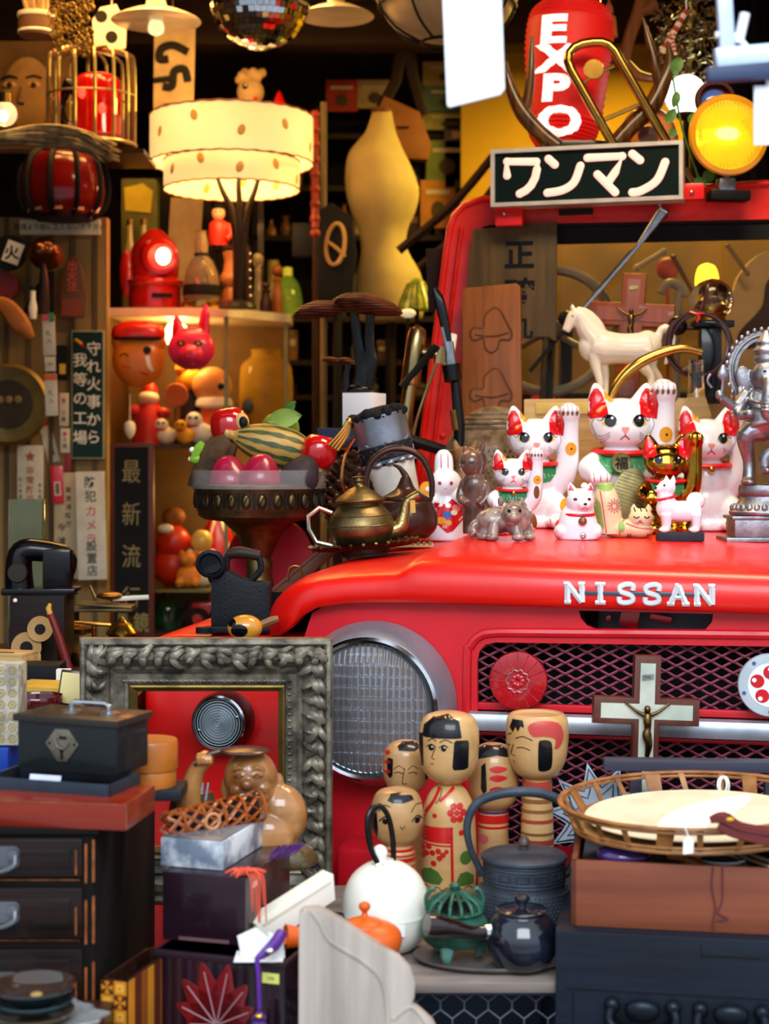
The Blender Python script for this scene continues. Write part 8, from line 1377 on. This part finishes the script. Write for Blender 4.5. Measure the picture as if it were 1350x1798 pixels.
b = MB(mt('red_pole_paint', '8a2818', .5, var=.2)); b.tube([(0, 0, 340), (0, 0, 540)], 7); b.tube([(0, 0, -832), (0, 0, 340)], 5, WDD); 
for k in range(9): b.ell((0, 0, 330+k*26), 9)
solo('red_pole', 'thin dark red pole beside the tiered lampshade', 'pole', b, 553, 740, 4.7)
b = MB(mt('grey_pole_paint', '6a5a40', .5)); b.tube([(0, 0, -815), (0, 0, 560)], 6); solo('grey_pole', 'thin grey brown upright pole right of the red pole', 'pole', b, 568, 740, 4.8)
t = Th('black_rotor', 'black round machine plate with cream ring left of the dress form', 'machine part', 592, 560, 4.75); b = MB(BLKM); b.plate([(-46, 60), (-36, 20), (0, 10), (26, 40), (34, 120), (26, 180), (-10, 205), (-50, 180), (-40, 120)], 30, bev=4); b.box((-50, 20, 140), (60, 30, 60), bev=4); b.tube([(0, 20, 30), (0, 20, -200)], 8); t.p('body', b); b = MB(mt('ring_cream', 'b08a50', .4)); b.tube([(-3+16*cos(a)+sin(a)*3, -8, 130+36*sin(a)) for a in [2*pi*i/40 for i in range(40)]], 4, closed=True); b.tube([(-16, -8, 134), (0, -10, 122), (14, -8, 108)], 3.4, sm=3); t.p('ring', b)
# --- back shelves with posters, books and boxes
D5 = 5.5; t = Th('back_shelves', 'tall dark wooden shelves behind the dress form', 'shelves', 670, 1100, D5+.1); org(670, 1100); b = MB(mt('shelf_dark', '22150a', .6, var=.3, wood=0))
for y in (250, 340, 425, 565, 640, 700, 800): b.box(q(670, y, 0), (440, 110, 9))
for x in (452, 560, 690, 890): b.box((x-670, 0, 275), (9, 110, 1250))
b.box((0, 58, 450), (440, 5, 900), mt('shelf_back', '1a1208', .7)); t.p('shelf', b)
R_ = random.Random(17); cols5 = ['8a5a20', '6a2a14', 'b08a3c', '4a5a3a', '9a9070', '7a6a2c', 'a85a2c', '5a3a1c', '3c4a5a', 'b8a05a']; shp = ['box', 'jar', 'bottle', 'book', 'tin', 'vase']
names5 = {'8a5a20': 'tan', '6a2a14': 'rust', 'b08a3c': 'mustard', '4a5a3a': 'sage', '9a9070': 'grey cream', '7a6a2c': 'olive', 'a85a2c': 'orange brown', '5a3a1c': 'brown', '3c4a5a': 'slate', 'b8a05a': 'straw'}
shelfn = {340: 'top shelf behind the bag', 425: 'second shelf behind the dress form', 565: 'shelf level with the dress form hips', 640: 'shelf behind the mushroom cap', 700: 'shelf behind the mushroom stem', 800: 'low shelf behind the white block'}; seen5 = {}
for y, hmax in ((340, 66), (425, 66), (565, 110), (640, 58), (700, 46), (800, 80)):
    x = 466
    while x < 880:
        wd5 = R_.uniform(14, 34); h5 = R_.uniform(.5, .95)*hmax; s = R_.choice(shp); c = R_.choice(cols5)
        if abs(x+wd5/2-560) < 20+wd5/2 or abs(x+wd5/2-690) < 10+wd5/2: x += wd5+4; continue
        key = (s, c, y)
        if key in seen5: x += wd5+4; continue
        seen5[key] = 1; m = mt('ware_'+c, c, .45, coat=.2); b = MB(m); ca = mt('ware_pale', 'c8b48a', .6)
        if s in ('box', 'book'): b.box((0, 0, h5/2), (wd5*.9, 40, h5), bev=1); b.box((0, -20.6, h5*.6), (wd5*.6, 1, h5*.2), ca)
        elif s == 'tin': b.lathe([(wd5*.44, 0), (wd5*.44, h5*.9), (wd5*.4, h5), (0, h5)]); b.lathe([(wd5*.45, h5*.3), (wd5*.45, h5*.6)], ca)
        elif s == 'jar': b.lathe([(wd5*.3, 0), (wd5*.46, h5*.3), (wd5*.4, h5*.7), (wd5*.22, h5*.85), (wd5*.26, h5)], sm=2)
        elif s == 'bottle': b.lathe([(wd5*.4, 0), (wd5*.42, h5*.5), (wd5*.14, h5*.72), (wd5*.14, h5)], sm=2)
        else: b.lathe([(wd5*.24, 0), (wd5*.44, h5*.5), (wd5*.2, h5*.8), (wd5*.34, h5)], sm=2)
        solo(s, '%s %s on the %s' % (names5[c], s, shelfn[y]), s, b, x+wd5/2, y-4.5, D5+.08, group='wares on the back shelves'); x += wd5+4
MAG = [('poster', 'faded yellow green poster high beside the white hanging card', (742, 108, 838, 150), 'b0a050'), ('poster', 'teal picture poster under the yellow green poster', (744, 150, 836, 196), '5a7a5a'), ('poster', 'olive striped poster below the teal picture', (742, 198, 850, 228), 'a09a4a'), ('poster', 'green leafed poster behind the dress form shoulder', (748, 246, 822, 318), '7a8a3c'), ('poster', 'orange framed poster beside the red windscreen post', (738, 316, 800, 400), 'c07a2c'), ('poster', 'red and cream flyer above the tall red pole', (572, 140, 628, 196), 'a83020'), ('poster', 'cream card beside the red flyer', (628, 140, 688, 190), 'b0a070'), ('poster', 'grey brown machine photo poster right of the dress form', (780, 205, 868, 330), '6a6450')]
for nm, lb, r, c in MAG: pan(nm, lb, 'poster', *r, 5.47, mt('poster_'+c, c, .7, var=.25, vs=12), th=3, extra=lambda b, r=r: (b.box((0, -.6, (r[3]-r[1])*.75), ((r[2]-r[0])*.7, 1, (r[3]-r[1])*.1), mt('ware_pale', 'c8b48a', .6)), b.ell((0, -.6, (r[3]-r[1])*.36), ((r[2]-r[0])*.2, 1, (r[3]-r[1])*.2), mt('poster_ink', '4a3c1c', .7))))
for lb, p0, p1, r in (('dark brown branch slanting behind the windscreen post, upper one', (700, 440), (870, 270), 8), ('dark brown branch slanting behind the windscreen post, lower one', (735, 470), (872, 322), 7)):
    org(*p0); b = MB(mt('dark_branch', '2a160a', .6)); b.tube([q(*p0), q((p0[0]+p1[0])/2+6, (p0[1]+p1[1])/2+8), q(*p1)], r, sm=5); solo('dark_branch', lb, 'branch', b, *p0, 4.5)
t = Th('leaded_lamp', 'small green leaded glass lampshade beside the windscreen post', 'lamp', 732, 550, 4.7); b = MB(mt('leaded_green', '4a6a1c', .3, emit=.15, c2='a8a830', vs=30)); b.lathe([(34, 6), (30, 20), (16, 52), (6, 62), (0, 63)], seg=16); t.p('shade', b); b = MB(BLKM)
for i in range(16): a = 2*pi*i/16; b.tube([(34*cos(a), 34*sin(a), 6), (30*cos(a), 30*sin(a), 20), (16*cos(a), 16*sin(a), 52)], 1, seg=4)
b.tube([(0, 0, 10), (0, 0, -130)], 4); b.lathe([(20, -132), (18, -126), (4, -122)]); t.p('leading', b)
t = Th('round_white_lamp', 'small white lamp globe below the green leaded lampshade', 'lamp', 716, 560, 4.4); b = MB(mt('warm_white', 'ffe8b8', .5, emit=.5)); b.ell((0, 0, 10), (14, 12, 8)); t.p('globe', b); b = MB(BLKM); b.tube([(0, 0, 2), (0, 0, -160)], 3); t.p('post', b)
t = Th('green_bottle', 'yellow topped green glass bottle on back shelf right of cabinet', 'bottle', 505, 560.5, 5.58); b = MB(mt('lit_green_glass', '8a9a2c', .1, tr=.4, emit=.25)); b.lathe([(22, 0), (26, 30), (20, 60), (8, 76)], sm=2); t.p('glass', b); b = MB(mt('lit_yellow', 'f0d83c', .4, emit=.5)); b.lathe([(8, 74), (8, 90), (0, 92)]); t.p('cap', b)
# --- behind and inside the windscreen
t = Th('dome_light', 'glowing yellow dome light behind the windscreen glass', 'lamp', 1241, 530, 4.2); b = MB(mt('dome_glow', 'ffcf2a', .4, emit=3.4)); b.lathe([(20, 26), (20, 44), (14, 62), (0, 68)], sm=3); t.p('dome', b); b = MB(BRASS); b.lathe([(24, 4), (24, 26), (20, 28)]); b.tube([(0, 0, 4), (0, 0, -280)], 5); t.p('base', b)
t = Th('beige_board', 'large beige curved board standing behind the windscreen', 'board', 1350, 900, 4.1); org(1350, 900); b = MB(mt('beige_board', 'c09a5c', .6, var=.06)); b.plate(cr_(q2s(1238, 900, 1250, 620, 1280, 540, 1300, 480, 1350, 440, 1440, 450, 1480, 600, 1480, 900), 6), 20, bev=2); t.p('board', b); b = MB(mt('board_hole', '4a2c10', .6)); b.plate(cr_(q2s(1296, 600, 1300, 580, 1336, 540, 1344, 500, 1356, 490, 1362, 540, 1346, 590, 1318, 612), 5, True), 3, y=-2); t.p('dark_inset', b)
t = Th('pale_hook', 'pale curved hook behind the crucifix inside the car', 'hook', 1180, 860, 4.0); org(1180, 860); b = MB(mt('bone_white', 'a8a088', .4)); b.tube([q(1160, 515), q(1172, 498), q(1192, 502), q(1200, 520), q(1190, 540), q(1186, 860)], [7, 8, 9, 8, 7, 5], sm=4); t.p('hook', b)
b = MB(mt('dim_orange_red', 'a83a14', .5)); org(1172, 860); b.ell(q(1172, 472), (20, 12, 20)); b.tube([q(1172, 490), q(1172, 860)], 3); solo('orange_ball', 'orange red ball on a stick behind the windscreen glass', 'ball', b, 1172, 860, 4.3)
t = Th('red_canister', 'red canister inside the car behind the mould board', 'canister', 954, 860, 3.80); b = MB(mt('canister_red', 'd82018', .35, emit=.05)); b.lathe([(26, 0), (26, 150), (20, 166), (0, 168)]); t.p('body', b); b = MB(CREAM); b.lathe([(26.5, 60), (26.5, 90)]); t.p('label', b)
for i, (lb, a, b_, r, c) in enumerate((('brass rod slanting behind the windscreen, nearest the wiper', (1118, 470), (1165, 442), 5, 'c8b88a'), ('brown rod slanting behind glass right of the crucifix', (1182, 452), (1216, 512), 4, '7a5030'), ('brown rod slanting behind glass over the dome light', (1278, 432), (1312, 480), 4, '8a6a40'), ('dark upright post inside the car beside the steering wheel', (990, 860), (994, 560), 12, '2a2018'))):
    org(*a); b = MB(mt('rod_'+c, c, .4)); b.tube([q(*a), q(*b_)], r); b.ell(q(*b_), r*1.25); b.ell(q(*a), r*1.25); solo('rod', lb, 'rod', b, *a, 4.05 if i < 3 else 3.86)
b = MB(mt('black_curtain', '0c0808', .8, wood=2)); b.box((0, 0, 260), (260, 8, 520)); 
for k in range(8): b.tube([(-120+k*34, -6, 0), (-120+k*34, -6, 520)], 12)
solo('dark_curtain', 'black pleated curtain behind the tinsel', 'curtain', b, 1340, 330, 4.5)
# --- low left: machine, reels, brassware on the side table
zt9 = .90
def st(name, label, cat, px, D, **k): return Th(name, label, cat, px, 0, D, loc=Vector(((px-675)*D/F, D, zt9)), **k)
pb9 = lambda D: HZ+(H-zt9)*F/D
t = st('machine_crate', 'dark wooden crate under the black machine', 'crate', 66, 2.98); b = MB(mt('dark_crate', '1a0c08', .6, var=.3, wood=0)); hcr = pb9(2.98)-1046; b.box((0, 40, hcr/2), (96, 90, hcr), bev=2); t.p('crate', b); b = MB(CREAM); b.ell((-38, -6, hcr-8), 4); t.p('knob', b)
org(60, pb9(2.98)); t = Th('sewing_machine', 'old black sewing machine on the dark crate', 'machine', 66, 1046, 3.0); org(66, 1046); b = MB(BLK); b.box((0, 34, 6), (130, 70, 12), bev=3); b.tube([q(28, 1040, 30), q(26, 1000, 30), q(32, 972, 30), q(60, 968, 30), q(110, 980, 30), q(112, 1014, 30)], [26, 24, 22, 20, 18, 12], sm=4, seg=14); b.box(q(98, 1000, 24), (50, 40, 70), bev=6); t.p('body', b); b = MB(mt('machine_grey', '3a342c', .4, .5)); b.lathe([(16, -4), (18, 0), (16, 4), (0, 4)], c=q(30, 1006, 2), mx=bx_); t.p('wheel', b); b = MB(BLKM); b.lathe([(9, 0), (10, 20), (8, 22)], c=q(50, 976, 30)); b.lathe([(10, 22), (10, 26), (0, 26)], CREAM, c=q(50, 976, 30)); t.p('spool', b); b = MB(BRASS); 
for k in range(4): b.ell(q(76+k*9, 984-2*k, 12), (5, 3, 4))
t.p('ornament', b)
REEL = mt('reel_tan', 'a88450', .5)
for lb, px, py, r in (('cream round reel with black centre before the dark crate', 70, 1104, 22), ('cream drum reel lying in front of the dark crate', 46, 1136, 26)):
    D = 2.86; t = Th('reel', lb, 'reel', px, py, D, rz=14); b = MB(REEL); b.lathe([(r-2, -8), (r, -4), (r, 8), (8, 8), (8, -8), (r-2, -8)], seg=36, mx=bx_); t.p('flange', b); b = MB(BLKM); b.lathe([(r*.42, -9), (r*.42, 9), (0, 9)], mx=bx_); b.lathe([(0, -9), (r*.42, -9)], mx=bx_); t.p('hub', b)
b = MB(WDM); b.box((0, 0, 40), (80, 30, 86), mt('dark_crate', '1a0c08', .6)); solo('reel_rack', 'low dark rack behind the two cream reels', 'rack', b, 52, 0, 2.9, loc=Vector(((52-675)*2.9/F, 2.93, zt9)))
b = MB(mt('red_stick', '6a1410', .4)); org(122, 1180); b.tube([q(122, 1180), q(104, 1120), q(88, 1078)], [8, 7, 6], sm=3); b.tube([q(88, 1078), q(85, 1068), q(88, 1060)], [5, 5, 3], mt('gold_tip', 'c8923a', .4)); solo('red_stick', 'dark red lacquered stick with gold hooked tip beside the reel', 'stick', b, 122, 1180, 2.8, loc=P(122, 1180, 2.8))
BRS2 = mt('table_brass', 'a8843c', .25, 1, var=.2)
def bz(D, py): return py
t = st('brass_incense_burner', 'lidded brass bowl by the foot of the black brush-writing board', 'bowl', 214, 3.25); b = MB(BRS2); b.lathe([(14, 0), (26, 6), (28, 20), (22, 30)], sm=2); t.p('bowl', b); b = MB(BRS2); b.lathe([(26, 30), (28, 34), (18, 46), (8, 54), (4, 60), (0, 62)], sm=2); t.p('lid', b)
t = st('brass_scale', 'small brass scale with round pan on the side table', 'scale', 165, 3.15); b = MB(BRS2); b.lathe([(20, 0), (18, 6), (4, 10), (4, 60)], sm=1); b.tube([(-34, 0, 62), (30, 0, 58)], 3); t.p('stand', b); b = MB(BRS2); b.lathe([(4, 40), (24, 46), (28, 54), (26, 54), (6, 44)], c=(-24, -6, 0)); t.p('pan', b); b = MB(BRS2); b.ell((8, -16, 16), (15, 13, 14)); t.p('weight', b)
t = st('tray_stand', 'dull metal stand behind the brass scale carrying a shallow tray', 'stand', 182, 3.38); DUL = mt('dull_tray', '6a5a38', .4, .7, var=.3); b = MB(DUL); b.box((0, 0, 62), (110, 60, 6), bev=2); t.p('top', b)
for x in (-50, 44): b = MB(DUL); b.box((x, 0, 30), (5, 50, 60)); t.p('leg', b)
t = st('metal_tray', 'shallow dull metal tray lying on the metal stand', 'tray', 188, 3.375); b = MB(DUL); b.box((0, 0, 70), (96, 56, 5), bev=2, mx=Rm(4, 'Y')); t.p('tray', b); b = MB(BRASS); b.tube([(-20, 0, 82), (-30, 0, 104)], 3); b.ell((4, 0, 86), (24, 16, 7)); b.tube([(10, 0, 80), (74, -6, 84)], 4, CREAM, flat=.3); t.p('contents', b)
b = MB(BRASS); b.lathe([(16, 0), (20, 8), (18, 22), (6, 28)], sm=2); b.tube([(16, 0, 16), (28, 0, 22)], 3); solo('small_brass_pot', 'small round brass pot in front of the metal trays', 'pot', b, 146, 0, 3.05, loc=Vector(((146-675)*3.05/F, 3.05, zt9)))
b = MB(mt('clear_acrylic', 'a8b090', .06, tr=.8, ior=1.15)); b.box((0, 0, 130), (60, 40, 260), bev=3); solo('acrylic_box', 'greenish clear acrylic box behind the sewing machine', 'box', b, 48, 0, 3.33, loc=Vector(((48-675)*3.33/F, 3.33, zt9)))
bpy.data.scenes.remove(TMP)
